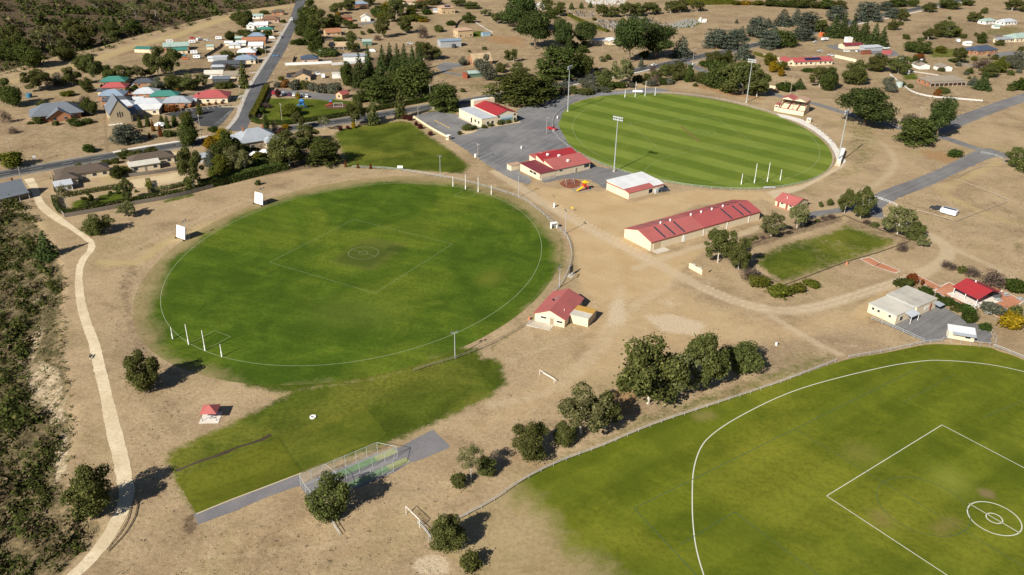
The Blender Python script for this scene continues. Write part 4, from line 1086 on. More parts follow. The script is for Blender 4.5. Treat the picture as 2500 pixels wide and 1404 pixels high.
cluster('in the tall pines right of centre', [('pinebroad', 1268, 80, -8, 72), ('pinebroad', 1306, 122, 36, 78), ('bare', 1250, 66, 44, 26), ('pinebroad', 1372, 126, 54, 44), ('pinebroad', 1428, 114, 58, 46), ('pinebroad', 1536, 155, 50, 66), ('pinebroad', 1600, 145, 66, 74), ('spire', 1388, 130, 84, 20), ('dense', 1345, 45, 20, 24)])
cluster('along the highway behind the hall', [('macro', 1360, 195, 120, 96), ('dense', 1422, 186, 110, 52), ('macro', 1265, 252, 186, 124), ('gum', 1268, 195, 154, 40), ('macro', 1330, 240, 190, 60)])
cluster('between the highway and the far oval track', [('greytree', 1436, 216, 182, 38), ('silvercone', 1378, 230, 192, 26), ('bush', 1402, 230, 209, 24), ('bush', 1430, 232, 213, 34), ('roundgum', 1476, 216, 168, 48), ('olive', 1520, 210, 143, 48), ('bush', 1557, 200, 180, 28), ('bush', 1582, 197, 178, 20), ('silvercone', 1565, 164, 140, 13), ('bare', 1593, 187, 154, 20), ('greybush', 1480, 226, 214, 24), ('limebush', 1512, 214, 200, 22), ('roundgum', 1622, 186, 157, 36), ('roundgum', 1656, 196, 149, 48), ('dense', 1682, 201, 157, 28), ('bush', 1598, 190, 172, 22), ('bush', 1640, 200, 186, 20)])
cluster('among the cemetery graves', [('gum', 1365, 40, 4, 32), ('gum', 1335, 32, -2, 28), ('gum', 1468, 42, 10, 28), ('gum', 1494, 42, 16, 34), ('gum', 1528, 42, 6, 34), ('gum', 1556, 40, 6, 34), ('gum', 1584, 37, 6, 32), ('gum', 1603, 35, 12, 18), ('pencil', 1395, 23, 6, 12), ('pencil', 1419, 21, 6, 12), ('pencil', 1441, 19, 5, 12), ('gum', 1637, 32, 3, 28), ('gum', 1661, 30, -2, 38), ('gum', 1702, 28, 2, 30), ('bush', 1452, 50, 42, 12), ('darkbush', 1350, 36, 22, 20)])
cluster('along the top edge at the right', [('limebush', 1795, 12, 0, 24), ('goldbush', 1820, 12, 0, 26), ('limebush', 1850, 13, 0, 30), ('dense', 1912, 18, -6, 40), ('dense', 1945, 20, -6, 44), ('roundgum', 1980, 20, -6, 46), ('dense', 2012, 22, -4, 40), ('roundgum', 2045, 22, 0, 40), ('dense', 1880, 16, -4, 30), ('dense', 2190, 17, -8, 48), ('dense', 2228, 17, -8, 24), ('gum', 2267, 30, 6, 30), ('roundgum', 2315, 22, -4, 50), ('roundgum', 2360, 14, -6, 30), ('gum', 2470, 26, -4, 34), ('gum', 2500, 30, 0, 30)])
cluster('in the silvery cedar grove by the highway', [('cedar', 1748, 118, 70, 58), ('cedar', 1786, 120, 71, 42), ('silvercone', 1808, 100, 65, 32), ('cedar', 1845, 92, 41, 50), ('silvercone', 1873, 67, 44, 27), ('silvercone', 1910, 64, 24, 40), ('silvercone', 1942, 60, 21, 30), ('silvercone', 1888, 88, 61, 30), ('cedar', 1875, 120, 74, 46), ('macro', 1907, 114, 77, 58), ('cedar', 1970, 76, 29, 54), ('cedar', 1957, 98, 68, 52), ('gum', 2003, 80, 49, 28), ('silvercone', 1798, 57, 46, 8), ('silvercone', 1662, 140, 89, 41), ('silvercone', 1813, 145, 103, 42), ('bush', 1935, 114, 95, 16), ('cedar', 2040, 52, 14, 44), ('cedar', 2115, 52, 4, 54), ('cedar', 2160, 27, 4, 34), ('cedar', 2183, 45, 19, 38), ('gum', 2203, 52, 21, 24)])
cluster('behind the far oval', [('roundgum', 1745, 158, 124, 48), ('dense', 1775, 153, 121, 31), ('greenbush', 1720, 162, 147, 32), ('dense', 1750, 216, 148, 78), ('gum', 1812, 234, 153, 92), ('gum', 1847, 238, 168, 48), ('roundgum', 1710, 204, 175, 38), ('bush', 1772, 226, 194, 34), ('bush', 1697, 211, 202, 12), ('roundgum', 1785, 190, 150, 46)])
cluster('in the grounds of the pool house', [('lime', 1877, 160, 129, 29), ('gold', 1886, 177, 149, 26), ('lime', 1908, 172, 149, 24), ('gold', 1906, 187, 164, 17), ('greenbush', 1917, 222, 200, 42), ('pine', 1950, 217, 194, 28), ('gum', 2000, 214, 163, 50), ('dense', 2022, 221, 162, 48), ('roundgum', 2086, 208, 148, 58), ('roundgum', 2137, 176, 129, 48), ('gum', 2192, 181, 136, 48), ('greytree', 2170, 225, 187, 32), ('goldbush', 1933, 156, 138, 6), ('greenbush', 1975, 176, 166, 34)])
cluster('in the dark cypress screen', [('pine', 2034, 92, 43, 38), ('pine', 2055, 94, 44, 32), ('pine', 2079, 96, 47, 33), ('pine', 2106, 104, 52, 33), ('pine', 2131, 112, 63, 31), ('pine', 2151, 116, 71, 28), ('dense', 2004, 78, 52, 28)])
cluster('in the gardens at the right', [('dense', 2236, 130, 91, 50), ('gum', 2265, 98, 69, 27), ('roundgum', 2290, 91, 54, 32), ('gum', 2311, 93, 51, 34), ('lime', 2331, 91, 64, 22), ('limebush', 2296, 130, 111, 27), ('gum', 2340, 156, 117, 32), ('dense', 2395, 106, 79, 28), ('goldbush', 2213, 150, 138, 24), ('rustbush', 2240, 146, 130, 28), ('roundgum', 2178, 74, 47, 28), ('dense', 2317, 48, 39, 9), ('gum', 2387, 56, 31, 20), ('gum', 2372, 54, 29, 24), ('bare', 2396, 168, 137, 42), ('roundgum', 2412, 189, 154, 42), ('lime', 2438, 178, 144, 36), ('greytree', 2476, 168, 124, 48), ('darkbush', 2367, 180, 164, 18), ('bush', 2467, 184, 169, 17), ('limebush', 2450, 150, 138, 18), ('bush', 2490, 124, 112, 15), ('greenbush', 2330, 152, 142, 26), ('bush', 2440, 112, 96, 20)])
cluster('around the verandah house', [('pine', 2397, 220, 182, 38), ('silvercone', 2375, 209, 186, 25), ('greenbush', 2487, 218, 196, 48), ('bush', 2466, 222, 209, 22), ('rustbush', 2287, 236, 214, 17), ('bush', 2302, 228, 211, 30), ('greenbush', 2203, 210, 198, 14), ('bush', 2222, 214, 205, 16)])
cluster('beside the lane at the right', [('pinebroad', 2108, 312, 218, 122), ('pinebroad', 2285, 340, 242, 66), ('macro', 2232, 354, 288, 92), ('bare', 2220, 305, 270, 40), ('greenbush', 2330, 384, 364, 30), ('gum', 2480, 410, 356, 52), ('bush', 2495, 420, 385, 34)])
cluster('beside the small green field', [('gum', 2060, 524, 458, 42), ('gum', 2099, 536, 447, 50), ('olive', 2190, 576, 500, 84), ('roundgum', 2230, 586, 538, 54), ('olive', 2250, 604, 573, 32), ('bare', 2200, 614, 589, 25), ('olive', 1882, 580, 518, 66), ('olive', 1945, 560, 494, 54), ('gum', 1752, 646, 553, 78), ('gum', 1802, 662, 577, 54), ('bare', 1832, 684, 650, 46)])
cluster('in the beds of the small green field', [('bush', 2004, 506, 492, 12), ('bush', 2025, 502, 484, 15), ('bare', 2010, 537, 525, 17), ('bare', 2028, 533, 521, 22), ('bush', 1995, 542, 533, 12), ('bare', 1976, 548, 536, 17), ('bare', 2115, 547, 535, 18), ('bush', 2135, 554, 541, 21), ('bush', 1822, 592, 580, 14), ('bush', 1834, 589, 582, 10), ('bush', 1844, 585, 575, 10), ('bare', 1862, 582, 574, 12)])
cluster('spreading low by the small green field', [('limebush', 1852, 699, 676, 52), ('limebush', 1905, 724, 697, 58), ('limebush', 1944, 714, 694, 38), ('limebush', 1979, 701, 684, 38)])
cluster('beside the flat roofed building', [('darkbush', 2207, 702, 678, 44), ('rustbush', 2223, 694, 664, 27), ('rustbush', 2251, 696, 680, 9), ('greenbush', 2258, 721, 699, 32), ('greenbush', 2290, 733, 718, 21), ('greenbush', 2310, 746, 724, 30), ('greenbush', 2301, 747, 735, 13), ('greenbush', 2339, 757, 737, 24), ('greenbush', 2361, 767, 744, 36), ('greenbush', 2365, 786, 762, 35), ('bush', 2325, 759, 749, 12), ('bush', 2335, 762, 751, 13), ('greenbush', 2403, 806, 787, 30), ('goldbush', 2466, 803, 763, 52), ('greybush', 2489, 802, 782, 18), ('greybush', 2422, 763, 742, 54), ('bush', 2473, 776, 744, 34)])
cluster('behind the picnic shelter', [('bare', 2315, 657, 636, 35), ('bush', 2348, 667, 647, 25), ('bare', 2371, 675, 649, 38), ('bare', 2422, 700, 661, 62), ('greenbush', 2480, 715, 678, 46)])
cluster('at the near end of the left oval', [('roundgum', 357, 954, 853, 92)])
cluster('shading the walking path', [('roundgum', 232, 1266, 1135, 118)])
cluster('beside the cricket nets', [('roundgum', 810, 1268, 1158, 112)])
cluster('near the right field fence', [('sparse', 1150, 1182, 1090, 62), ('roundgum', 1188, 1165, 1113, 50), ('bush', 1120, 1192, 1154, 34), ('roundgum', 1297, 1124, 1028, 96), ('roundgum', 1376, 1090, 1030, 66), ('olive', 1418, 1070, 950, 134), ('gum', 1476, 1055, 964, 80), ('roundgum', 1090, 1348, 1255, 90), ('bush', 1148, 1390, 1348, 48)])
cluster('in the big clump by the dirt track', [('gum', 1580, 1000, 815, 172), ('olive', 1662, 968, 856, 92), ('gum', 1720, 952, 812, 108), ('roundgum', 1813, 908, 834, 104)])
cluster('in the garden bed by the hall', [('bush', 1141, 319, 302, 24), ('greenbush', 1158, 316, 306, 14), ('bush', 1122, 329, 318, 12), ('bush', 1182, 313, 304, 14), ('bush', 1196, 309, 300, 14), ('bush', 1222, 304, 290, 20), ('bush', 1240, 301, 289, 16), ('bush', 1256, 298, 290, 12)])

# ---- scrub masses nobody could count
def scrub(name, poly_world, count, smin, smax, mats, label, quads_n=70, seed=3, keep=None):
    g = np.random.default_rng(seed)
    P = np.asarray(poly_world); lo, hi = P.min(0), P.max(0)
    c = g.uniform(lo, hi, (count * 6, 2)); c = c[inside(c[:, 0], c[:, 1], P)]
    if keep is not None: c = c[keep(c, g)]
    c = c[:count]; z = terr(c[:, 0], c[:, 1])
    Q = []; M = []
    for (x, y), zz in zip(c, z):
        s = g.uniform(smin, smax) * (1.0 if g.random() > .15 else 1.7)
        h = s * g.uniform(.6, 1.2)
        nq = int(quads_n * g.uniform(.7, 1.3))
        d = unit(g.normal(size=(nq, 3))); d[:, 2] = np.abs(d[:, 2])
        off = d * (g.uniform(.45, 1.05, nq)[:, None]) * np.array([s * .55, s * .55, h])
        off[:, :2] += .2 * s * np.sin(5 * d[:, ::-1][:, :2])
        N = unit(d + g.normal(size=(nq, 3)) * .5 + np.array([0, 0, .3]))
        Q.append(quads(np.array([x, y, zz]) + off, N, s * (.105 if quads_n == 65 else .13))); M += [int(g.integers(len(mats)))] * nq
    Q = np.concatenate(Q)
    me = mesh_np(name, Q.reshape(-1, 3), np.arange(len(Q) * 4).reshape(-1, 4), None, mats=mats, midx=M)
    return tag(link(name, me), label, 'scrub', kind='stuff')
_lw = unproj([(75, 520), (95, 560), (105, 650), (148, 690), (135, 730), (105, 770), (85, 815), (60, 850), (40, 905), (60, 965), (105, 1005), (145, 1040), (135, 1100), (115, 1160), (135, 1215), (160, 1250), (215, 1275), (225, 1310), (200, 1345), (150, 1390), (120, 1430)])
_lw = np.vstack([_lw, [(-105, 85), (-260, 85), (-330, 200), (-330, 310), (-215, 320)]])
scrub('gully_scrub', _lw, 5200, 1.7, 4.2, [LEAF['scrub'], LEAF['gum'], LEAF['scrub'], LEAF['deep'], LEAF['heath'], LEAF['scrub'], LEAF['deep']], 'dense olive and brown scrub filling the gully on the left', 65, 5)
_bank = unproj([(100, 640), (160, 680), (165, 760), (155, 850), (165, 930), (185, 1010), (180, 1100), (165, 1180), (190, 1260), (140, 1260), (100, 1180), (120, 1080), (60, 950), (40, 880), (90, 780)])
scrub('bank_tussocks', _bank, 420, .5, 1.3, [LEAF['heath'], LEAF['scrub'], LEAF['gum']], 'low tussocks and heath on the eroded bank beside the path', 26, 8)
_hp = np.vstack([HILL + np.array([-2, 10]), [(-330, 1150), (-600, 1400), (-1100, 1300), (-1000, 560)]])
scrub('hillside_scrub', _hp, 7500, 3.2, 8.5, [LEAF['scrub'], LEAF['heath'], LEAF['deep'], LEAF['scrub'], LEAF['deep']], 'dark brown and olive scrub covering the hillside at top left', 44, 11)
_hb = np.vstack([HILL[1:9] + np.array([3, 2]), (HILL[1:9] + np.array([4, -9]))[::-1]])
scrub('creek_scrub', _hb, 160, 1.5, 3.5, [LEAF['heath'], LEAF['scrub'], LEAF['olive']], 'straw coloured low growth along the foot of the scrubby hill', 36, 12)
cluster('on the scrubby hillside', [('sparse', 128, 130, 62, 46), ('sparse', 142, 128, 78, 30), ('sparse', 335, 52, 5, 44), ('sparse', 240, 36, -6, 40), ('sparse', 312, 55, 26, 26), ('dense', 75, 165, 92, 60), ('roundgum', 160, 148, 95, 56), ('dense', 20, 150, 96, 60), ('gum', 205, 120, 60, 60), ('gum', 40, 130, 60, 50), ('sparse', 100, 118, 70, 30), ('sparse', 380, 40, 4, 26), ('roundgum', 280, 92, 50, 50), ('dense', 330, 80, 48, 46), ('roundgum', 180, 80, 40, 44)])

_g = np.random.default_rng(21)
def backyard(place, poly, n, kinds, lo=8, hi=22):
    P = np.array(poly, float); rows = []
    while len(rows) < n:
        q = _g.uniform(P.min(0), P.max(0))
        if inside(np.array([q[0]]), np.array([q[1]]), P)[0]:
            w = _g.uniform(lo, hi); rows.append((kinds[int(_g.integers(len(kinds)))], q[0], q[1], q[1] - w * _g.uniform(.6, 1.05), w))
    cluster(place, rows)
backyard('in the backyards left of the street', [(500, 180), (560, 120), (640, 60), (690, 40), (640, 130), (600, 190)], 24, ['bush', 'darkbush', 'greenbush', 'bare', 'limebush', 'roundgum'])
backyard('around the village units', [(240, 215), (420, 200), (500, 215), (490, 255), (330, 280), (250, 250)], 22, ['bush', 'darkbush', 'greenbush', 'rustbush', 'bare'], 7, 16)
backyard('in the upper paddocks right of the street', [(800, 20), (1000, 10), (1060, 40), (1000, 60), (880, 110), (800, 130)], 17, ['bush', 'gum', 'roundgum', 'darkbush', 'bare', 'lime'], 9, 26)
backyard('on the dry slopes at the upper right', [(2160, 60), (2300, 40), (2500, 20), (2500, 80), (2200, 110)], 8, ['bush', 'darkbush', 'gum', 'roundgum'], 8, 22)
backyard('in the right hand gardens', [(2190, 130), (2350, 140), (2500, 120), (2500, 200), (2420, 205), (2200, 160)], 26, ['bush', 'bare', 'limebush', 'greenbush', 'greybush', 'roundgum'], 8, 22)
backyard('in the roadside scrub before the far oval', [(1400, 222), (1480, 212), (1600, 196), (1690, 200), (1690, 210), (1560, 212), (1420, 234)], 26, ['bush', 'greybush', 'darkbush', 'bare', 'greenbush'], 9, 22)
backyard('under the tall pines', [(1340, 100), (1450, 110), (1600, 140), (1560, 165), (1440, 190), (1350, 200)], 18, ['bush', 'darkbush', 'roundgum', 'bare'], 10, 26)
backyard('in the slate villa garden', [(505, 380), (570, 370), (690, 350), (790, 350), (780, 400), (640, 420), (520, 440)], 28, ['darkbush', 'bush', 'greenbush', 'roundgum', 'limebush'], 14, 34)
backyard('in the walled garden beds', [(160, 490), (300, 455), (480, 430), (480, 455), (330, 485), (170, 515)], 22, ['bush', 'greenbush', 'limebush', 'darkbush'], 7, 15)

TUFT = [LEAF['heath'], LEAF['twig'], LEAF['olive'], LEAF['twig']]
scrub('dry_tussocks', unproj([(180, 1404), (330, 1240), (300, 1000), (260, 760), (300, 640), (360, 700), (400, 860), (480, 960), (400, 1110), (480, 1290), (760, 1230), (1000, 1180), (1240, 1150), (1050, 1310), (1130, 1404)]), 900, .3, .6, TUFT, 'scattered dry grass tussocks on the near ground', 9, 31)
scrub('dry_tussocks', unproj([(2160, 480), (2500, 420), (2500, 680), (2340, 600), (2200, 530)]), 500, .3, .65, TUFT, 'scattered dry grass tussocks in the right hand paddock', 9, 32)
scrub('dry_tussocks', unproj([(240, 600), (420, 540), (640, 470), (860, 420), (860, 440), (640, 500), (420, 580), (300, 640)]), 250, .3, .6, TUFT, 'scattered dry grass tussocks behind the sight screens', 9, 33)
scrub('dry_tussocks', unproj([(1180, 880), (1430, 900), (1480, 990), (1280, 1090), (1120, 1080)]), 180, .3, .5, TUFT, 'scattered dry grass tussocks beside the dirt track', 9, 34)

# ------------------------------------------------------------------ buildings
WALL = {'cream': paint('cream_render', (.66, .56, .40), .85, .15, dirt=.22, scale=.5), 'white': paint('white_wall', (.70, .69, .66), .8, .15, dirt=.25, scale=.5), 'brick': paint('orange_brick', (.36, .17, .09), .9, .1, dirt=.4, scale=1.2),
        'pinkbrick': paint('pink_brick', (.46, .32, .25), .9, .1, dirt=.35, scale=1.2), 'tan': paint('tan_wall', (.50, .37, .22), .9, .1, dirt=.3, scale=.7), 'stone': paint('sandstone', (.40, .33, .22), .95, .1, dirt=.55, scale=1.6),
        'grey': paint('grey_steel', (.34, .36, .38), .5, .3, dirt=.2, scale=.5, stripe=3), 'green': paint('green_steel', (.10, .17, .13), .5, .3, dirt=.2, scale=.5, stripe=3), 'dark': paint('charcoal_wall', (.07, .075, .08), .7, .2), 'redwall': paint('red_wall', (.34, .09, .06), .8, .2)}
RF = {'red': ((.37, .085, .085), 2.2), 'deepred': ((.32, .028, .034), 2.2), 'faded': ((.40, .115, .105), 2.2), 'maroon': ((.19, .035, .045), 2.2), 'white': ((.68, .69, .70), 2.2), 'grey': ((.33, .36, .40), 2.2), 'lightgrey': ((.48, .51, .55), 2.2), 'blue': ((.22, .29, .38), 2.2), 'navy': ((.06, .085, .13), 2.2),
      'slate': ((.15, .17, .20), 4), 'darkslate': ((.075, .085, .10), 4), 'teal': ((.05, .20, .165), 2.2), 'sage': ((.32, .42, .38), 2.2), 'brown': ((.20, .11, .07), 4), 'darkbrown': ((.11, .085, .065), 4), 'tan': ((.46, .34, .21), 4), 'orange': ((.35, .16, .085), 4), 'taupe': ((.27, .23, .18), 4), 'pale': ((.56, .53, .46), 0), 'salmon': ((.45, .30, .21), 4)}
def roofm(k): return paint('roof_' + k, RF[k][0], .6, .25, dirt=.55, scale=.22, stripe=RF[k][1])
TRIM = paint('white_trim', (.72, .71, .68), .6, .25, dirt=.15); TRIMRED = paint('red_trim', (.26, .045, .045), .6, .25, dirt=.15)
GLASS = glass(); DOORM = paint('door_paint', (.30, .24, .17), .7, .2); DARKIN = paint('dark_interior', (.02, .02, .02), .95, .05)
STEEL = paint('galvanised_steel', (.42, .44, .45), .45, .5, dirt=.2); WOOD = paint('grey_timber', (.26, .22, .17), .9, .1, dirt=.4, scale=2); WHITEP = paint('white_post', (.78, .78, .76), .6, .25, dirt=.1)

def gable_solid(b, x0, x1, y0, y1, ze, rise, o=.5, oe=.4, t=.16, axis='x'):
    if axis == 'y':
        c = MB(); gable_solid(c, y0, y1, -x1, -x0, ze, rise, o, oe, t)
        return b.add([(-y, x, z) for x, y, z in c.v], c.f)
    ym, hw = (y0 + y1) / 2, (y1 - y0) / 2; sl = rise / hw
    pr = [(y0 - o, ze - o * sl), (ym, ze + rise), (y1 + o, ze - o * sl), (y1 + o, ze - o * sl - t), (ym, ze + rise - t), (y0 - o, ze - o * sl - t)]
    n = 6; vs = [(x0 - oe, y, z + t) for y, z in pr] + [(x1 + oe, y, z + t) for y, z in pr]
    fs = [(i, (i + 1) % n, n + (i + 1) % n, n + i) for i in range(n)]
    for q in (0, n): fs += [(q, q + 1, q + 4, q + 5), (q + 1, q + 2, q + 3, q + 4)]
    return b.add(vs, fs)
def hip_solid(b, x0, x1, y0, y1, ze, rise, o=.6, t=.18):
    X0, X1, Y0, Y1 = x0 - o, x1 + o, y0 - o, y1 + o
    d = min(X1 - X0, Y1 - Y0) / 2
    if X1 - X0 >= Y1 - Y0: r = [(X0 + d * .92, (Y0 + Y1) / 2, ze + rise), (X1 - d * .92, (Y0 + Y1) / 2, ze + rise)]
    else: r = [((X0 + X1) / 2, Y0 + d * .92, ze + rise), ((X0 + X1) / 2, Y1 - d * .92, ze + rise)]
    vs = [(X0, Y0, ze), (X1, Y0, ze), (X1, Y1, ze), (X0, Y1, ze)] + r + [(X0, Y0, ze - t), (X1, Y0, ze - t), (X1, Y1, ze - t), (X0, Y1, ze - t)]
    if X1 - X0 >= Y1 - Y0: fs = [(0, 1, 5, 4), (1, 2, 5), (2, 3, 4, 5), (3, 0, 4)]
    else: fs = [(0, 1, 4), (1, 2, 5, 4), (2, 3, 5), (3, 0, 4, 5)]
    return b.add(vs, fs + [(9, 8, 7, 6), (0, 6, 7, 1), (1, 7, 8, 2), (2, 8, 9, 3), (3, 9, 6, 0)])
def volume(E, x0, x1, y0, y1, h, roof='gable', rise=1.5, rm='red', wm='cream', o=.45, axis='x', z0=0.0, fascia=None):
    """one wing of a building: wall part and roof part"""
    wmat = WALL[wm] if isinstance(wm, str) else wm
    b = MB()
    if roof == 'gable' and axis == 'x':
        b.add([(x0, y0, z0), (x0, y1, z0), (x0, y1, h), (x0, (y0 + y1) / 2, h + rise), (x0, y0, h), (x1, y0, z0), (x1, y1, z0), (x1, y1, h), (x1, (y0 + y1) / 2, h + rise), (x1, y0, h)],
              [(0, 1, 2, 3, 4), (9, 8, 7, 6, 5), (0, 4, 9, 5), (1, 6, 7, 2), (2, 7, 8, 3), (3, 8, 9, 4)])
    elif roof == 'gable':
        xm = (x0 + x1) / 2
        b.add([(x0, y0, z0), (x1, y0, z0), (x1, y0, h), (xm, y0, h + rise), (x0, y0, h), (x0, y1, z0), (x1, y1, z0), (x1, y1, h), (xm, y1, h + rise), (x0, y1, h)],
              [(4, 3, 2, 1, 0), (5, 6, 7, 8, 9), (0, 5, 9, 4), (1, 2, 7, 6), (2, 3, 8, 7), (3, 4, 9, 8)])
    elif roof == 'skillion':       # rises towards +y
        b.add([(x0, y0, z0), (x1, y0, z0), (x1, y1, z0), (x0, y1, z0), (x0, y0, h), (x1, y0, h), (x1, y1, h + rise), (x0, y1, h + rise)],
              [(0, 3, 2, 1), (4, 5, 6, 7), (0, 1, 5, 4), (1, 2, 6, 5), (2, 3, 7, 6), (3, 0, 4, 7)])
    else: b.box(x0, x1, y0, y1, z0, h)
    w = b.build('wall', wmat, E)
    b = MB(); rmat = roofm(rm) if isinstance(rm, str) else rm
    if roof == 'gable': gable_solid(b, x0, x1, y0, y1, h + .02, rise, o, o * .7, .14, axis)
    elif roof == 'hip': hip_solid(b, x0, x1, y0, y1, h + .2, rise, o)
    elif roof == 'skillion':
        s = rise / (y1 - y0)
        b.add([(x0 - o, y0 - o, h + .03 - o * s), (x1 + o, y0 - o, h + .03 - o * s), (x1 + o, y1 + o, h + .03 + rise + o * s), (x0 - o, y1 + o, h + .03 + rise + o * s),
               (x0 - o, y0 - o, h + .17 - o * s), (x1 + o, y0 - o, h + .17 - o * s), (x1 + o, y1 + o, h + .17 + rise + o * s), (x0 - o, y1 + o, h + .17 + rise + o * s)],
              [(0, 3, 2, 1), (4, 5, 6, 7), (0, 1, 5, 4), (1, 2, 6, 5), (2, 3, 7, 6), (3, 0, 4, 7)])
    else: b.box(x0 - .12, x1 + .12, y0 - .12, y1 + .12, h + .005, h + .2)
    r = b.build('roof', rmat, E)
    return w, r
_WM = {}
def window(E, side, at, z, w, h, bounds, name='window', frame=None, pane=None):
    """window or door set on one side of a wing; bounds = (x0,x1,y0,y1)"""
    x0, x1, y0, y1 = bounds
    key = (w, h, name, (frame or TRIM).name, (pane or GLASS).name)
    if key not in _WM:
        f = MB().box(-w / 2 - .07, w / 2 + .07, -.05, .03, -h / 2 - .07, h / 2 + .07).mesh(name, frame or TRIM)
        g = MB().box(-w / 2, w / 2, -.08, -.052, -h / 2, h / 2).mesh('pane', pane or GLASS)
        _WM[key] = (f, g)
    loc, rz = {'front': ((at, y0, z), 0), 'back': ((at, y1, z), math.pi), 'left': ((x0, at, z), -math.pi / 2), 'right': ((x1, at, z), math.pi / 2)}[side]
    o = link(name, _WM[key][0], E, loc, (0, 0, rz)); link('panel' if 'door' in name else 'pane', _WM[key][1], o)
    return o
def faces_cam(E, bounds):
    """sides of a wing turned towards the viewpoint"""
    out = []
    c = Vector(((bounds[0] + bounds[1]) / 2, (bounds[2] + bounds[3]) / 2, 0)); a = E.rotation_euler[2]
    wc = E.location + Matrix.Rotation(a, 3, 'Z') @ c
    to = Vector((-wc.x, -wc.y, 0)).normalized()
    for s, n in (('front', (0, -1, 0)), ('back', (0, 1, 0)), ('left', (-1, 0, 0)), ('right', (1, 0, 0))):
        if (Matrix.Rotation(a, 3, 'Z') @ Vector(n)).dot(to) > .12: out.append(s)
    return out
def auto_openings(E, bounds, h, step=3.6, z0=0.0, door=True):
    done = not door
    for s in faces_cam(E, bounds):
        lo, hi = (bounds[0], bounds[1]) if s in ('front', 'back') else (bounds[2], bounds[3])
        n = max(1, int((hi - lo - 1) / step))
        for k in range(n):
            at = lo + (hi - lo) * (k + .5) / n
            if not done and k == n // 2: window(E, s, at, z0 + 1.05, .9, 2.0, bounds, 'door', TRIM, DOORM); done = True
            else: window(E, s, at, z0 + 1.5, 1.5, 1.15, bounds)
def frame3(N, X, Y, z=0.0):
    """local frame from three surveyed corners (photo pixels at height z): origin N, x towards X, y towards Y"""
    n, x, y = unproj([N, X, Y], z)
    e = x - n; L = float(np.linalg.norm(e)); e = e / L; p = np.array([-e[1], e[0]]); W = float((y - n) @ p)
    return n, math.atan2(e[1], e[0]), L, W

def house(px, yb, L, W, ang, h, roof, rise, rm, wm, label, name='house', chimney=0, wing=None, verandah=False, solar=False, o=.5, cat='house', step=3.6, openings=True, group='village houses'):
    a = R(ang); p = G(px, yb); d = Vector((p.x, p.y, 0)).normalized()
    ux = abs(d.x * math.cos(a) + d.y * math.sin(a)); uy = abs(-d.x * math.sin(a) + d.y * math.cos(a))
    c = Vector((p.x, p.y, 0)) + d * ((L * ux + W * uy) * .42)
    E = empty(name, (c.x, c.y, 0), a, label, cat, group)
    bd = (-L / 2, L / 2, -W / 2, W / 2)
    volume(E, *bd, h, roof, rise, rm, wm, o)
    if openings: auto_openings(E, bd, h, step)
    if wing:
        x0, x1, y0, y1, wh, wr, wrise = wing
        volume(E, x0, x1, y0, y1, wh, wr, wrise, rm, wm, o * .9, axis='y' if wr == 'gable' else 'x')
        if openings: auto_openings(E, (x0, x1, y0, y1), wh, step, door=False)
    for k in range(chimney):
        b = MB(); cx = (-.25 + .5 * k) * L; b.box(cx - .4, cx + .4, .3, 1.0, h, h + rise + .9); b.box(cx - .5, cx + .5, .2, 1.1, h + rise + .9, h + rise + 1.1)
        b.build('chimney', WALL['brick'], E)
    if verandah:
        MB().add([(-L / 2 - .2, -W / 2 - 2.4, h - .75), (L / 2 + .2, -W / 2 - 2.4, h - .75), (L / 2 + .2, -W / 2 - .1, h - .2), (-L / 2 - .2, -W / 2 - .1, h - .2), (-L / 2 - .2, -W / 2 - 2.4, h - .65), (L / 2 + .2, -W / 2 - 2.4, h - .65), (L / 2 + .2, -W / 2 - .1, h - .1), (-L / 2 - .2, -W / 2 - .1, h - .1)],
                 [(0, 3, 2, 1), (4, 5, 6, 7), (0, 1, 5, 4), (1, 2, 6, 5), (2, 3, 7, 6), (3, 0, 4, 7)]).build('verandah_roof', roofm(rm), E)
        for k in range(int(L / 3) + 1):
            x = -L / 2 + .2 + (L - .4) * k / int(L / 3)
            MB().box(x - .07, x + .07, -W / 2 - 2.3, -W / 2 - 2.16, 0, h - .76).build('verandah_post', TRIM, E)
    if solar:
        s = rise / (W / 2) if roof != 'flat' else 0
        y0, y1 = -W * .42, -W * .12; x0, x1 = -L * .2, L * .22
        zf = lambda y: h + .32 + (rise - abs(y) * s if s else 0)
        MB().add([(x0, y0, zf(y0)), (x1, y0, zf(y0)), (x1, y1, zf(y1)), (x0, y1, zf(y1)), (x0, y0, zf(y0) + .06), (x1, y0, zf(y0) + .06), (x1, y1, zf(y1) + .06), (x0, y1, zf(y1) + .06)],
                 [(0, 3, 2, 1), (4, 5, 6, 7), (0, 1, 5, 4), (1, 2, 6, 5), (2, 3, 7, 6), (3, 0, 4, 7)]).build('solar_panel', glass('solar_glass', (.012, .016, .035)), E)
    return E

ST, HWY = 98.8, 35.0
SX = ST - 90
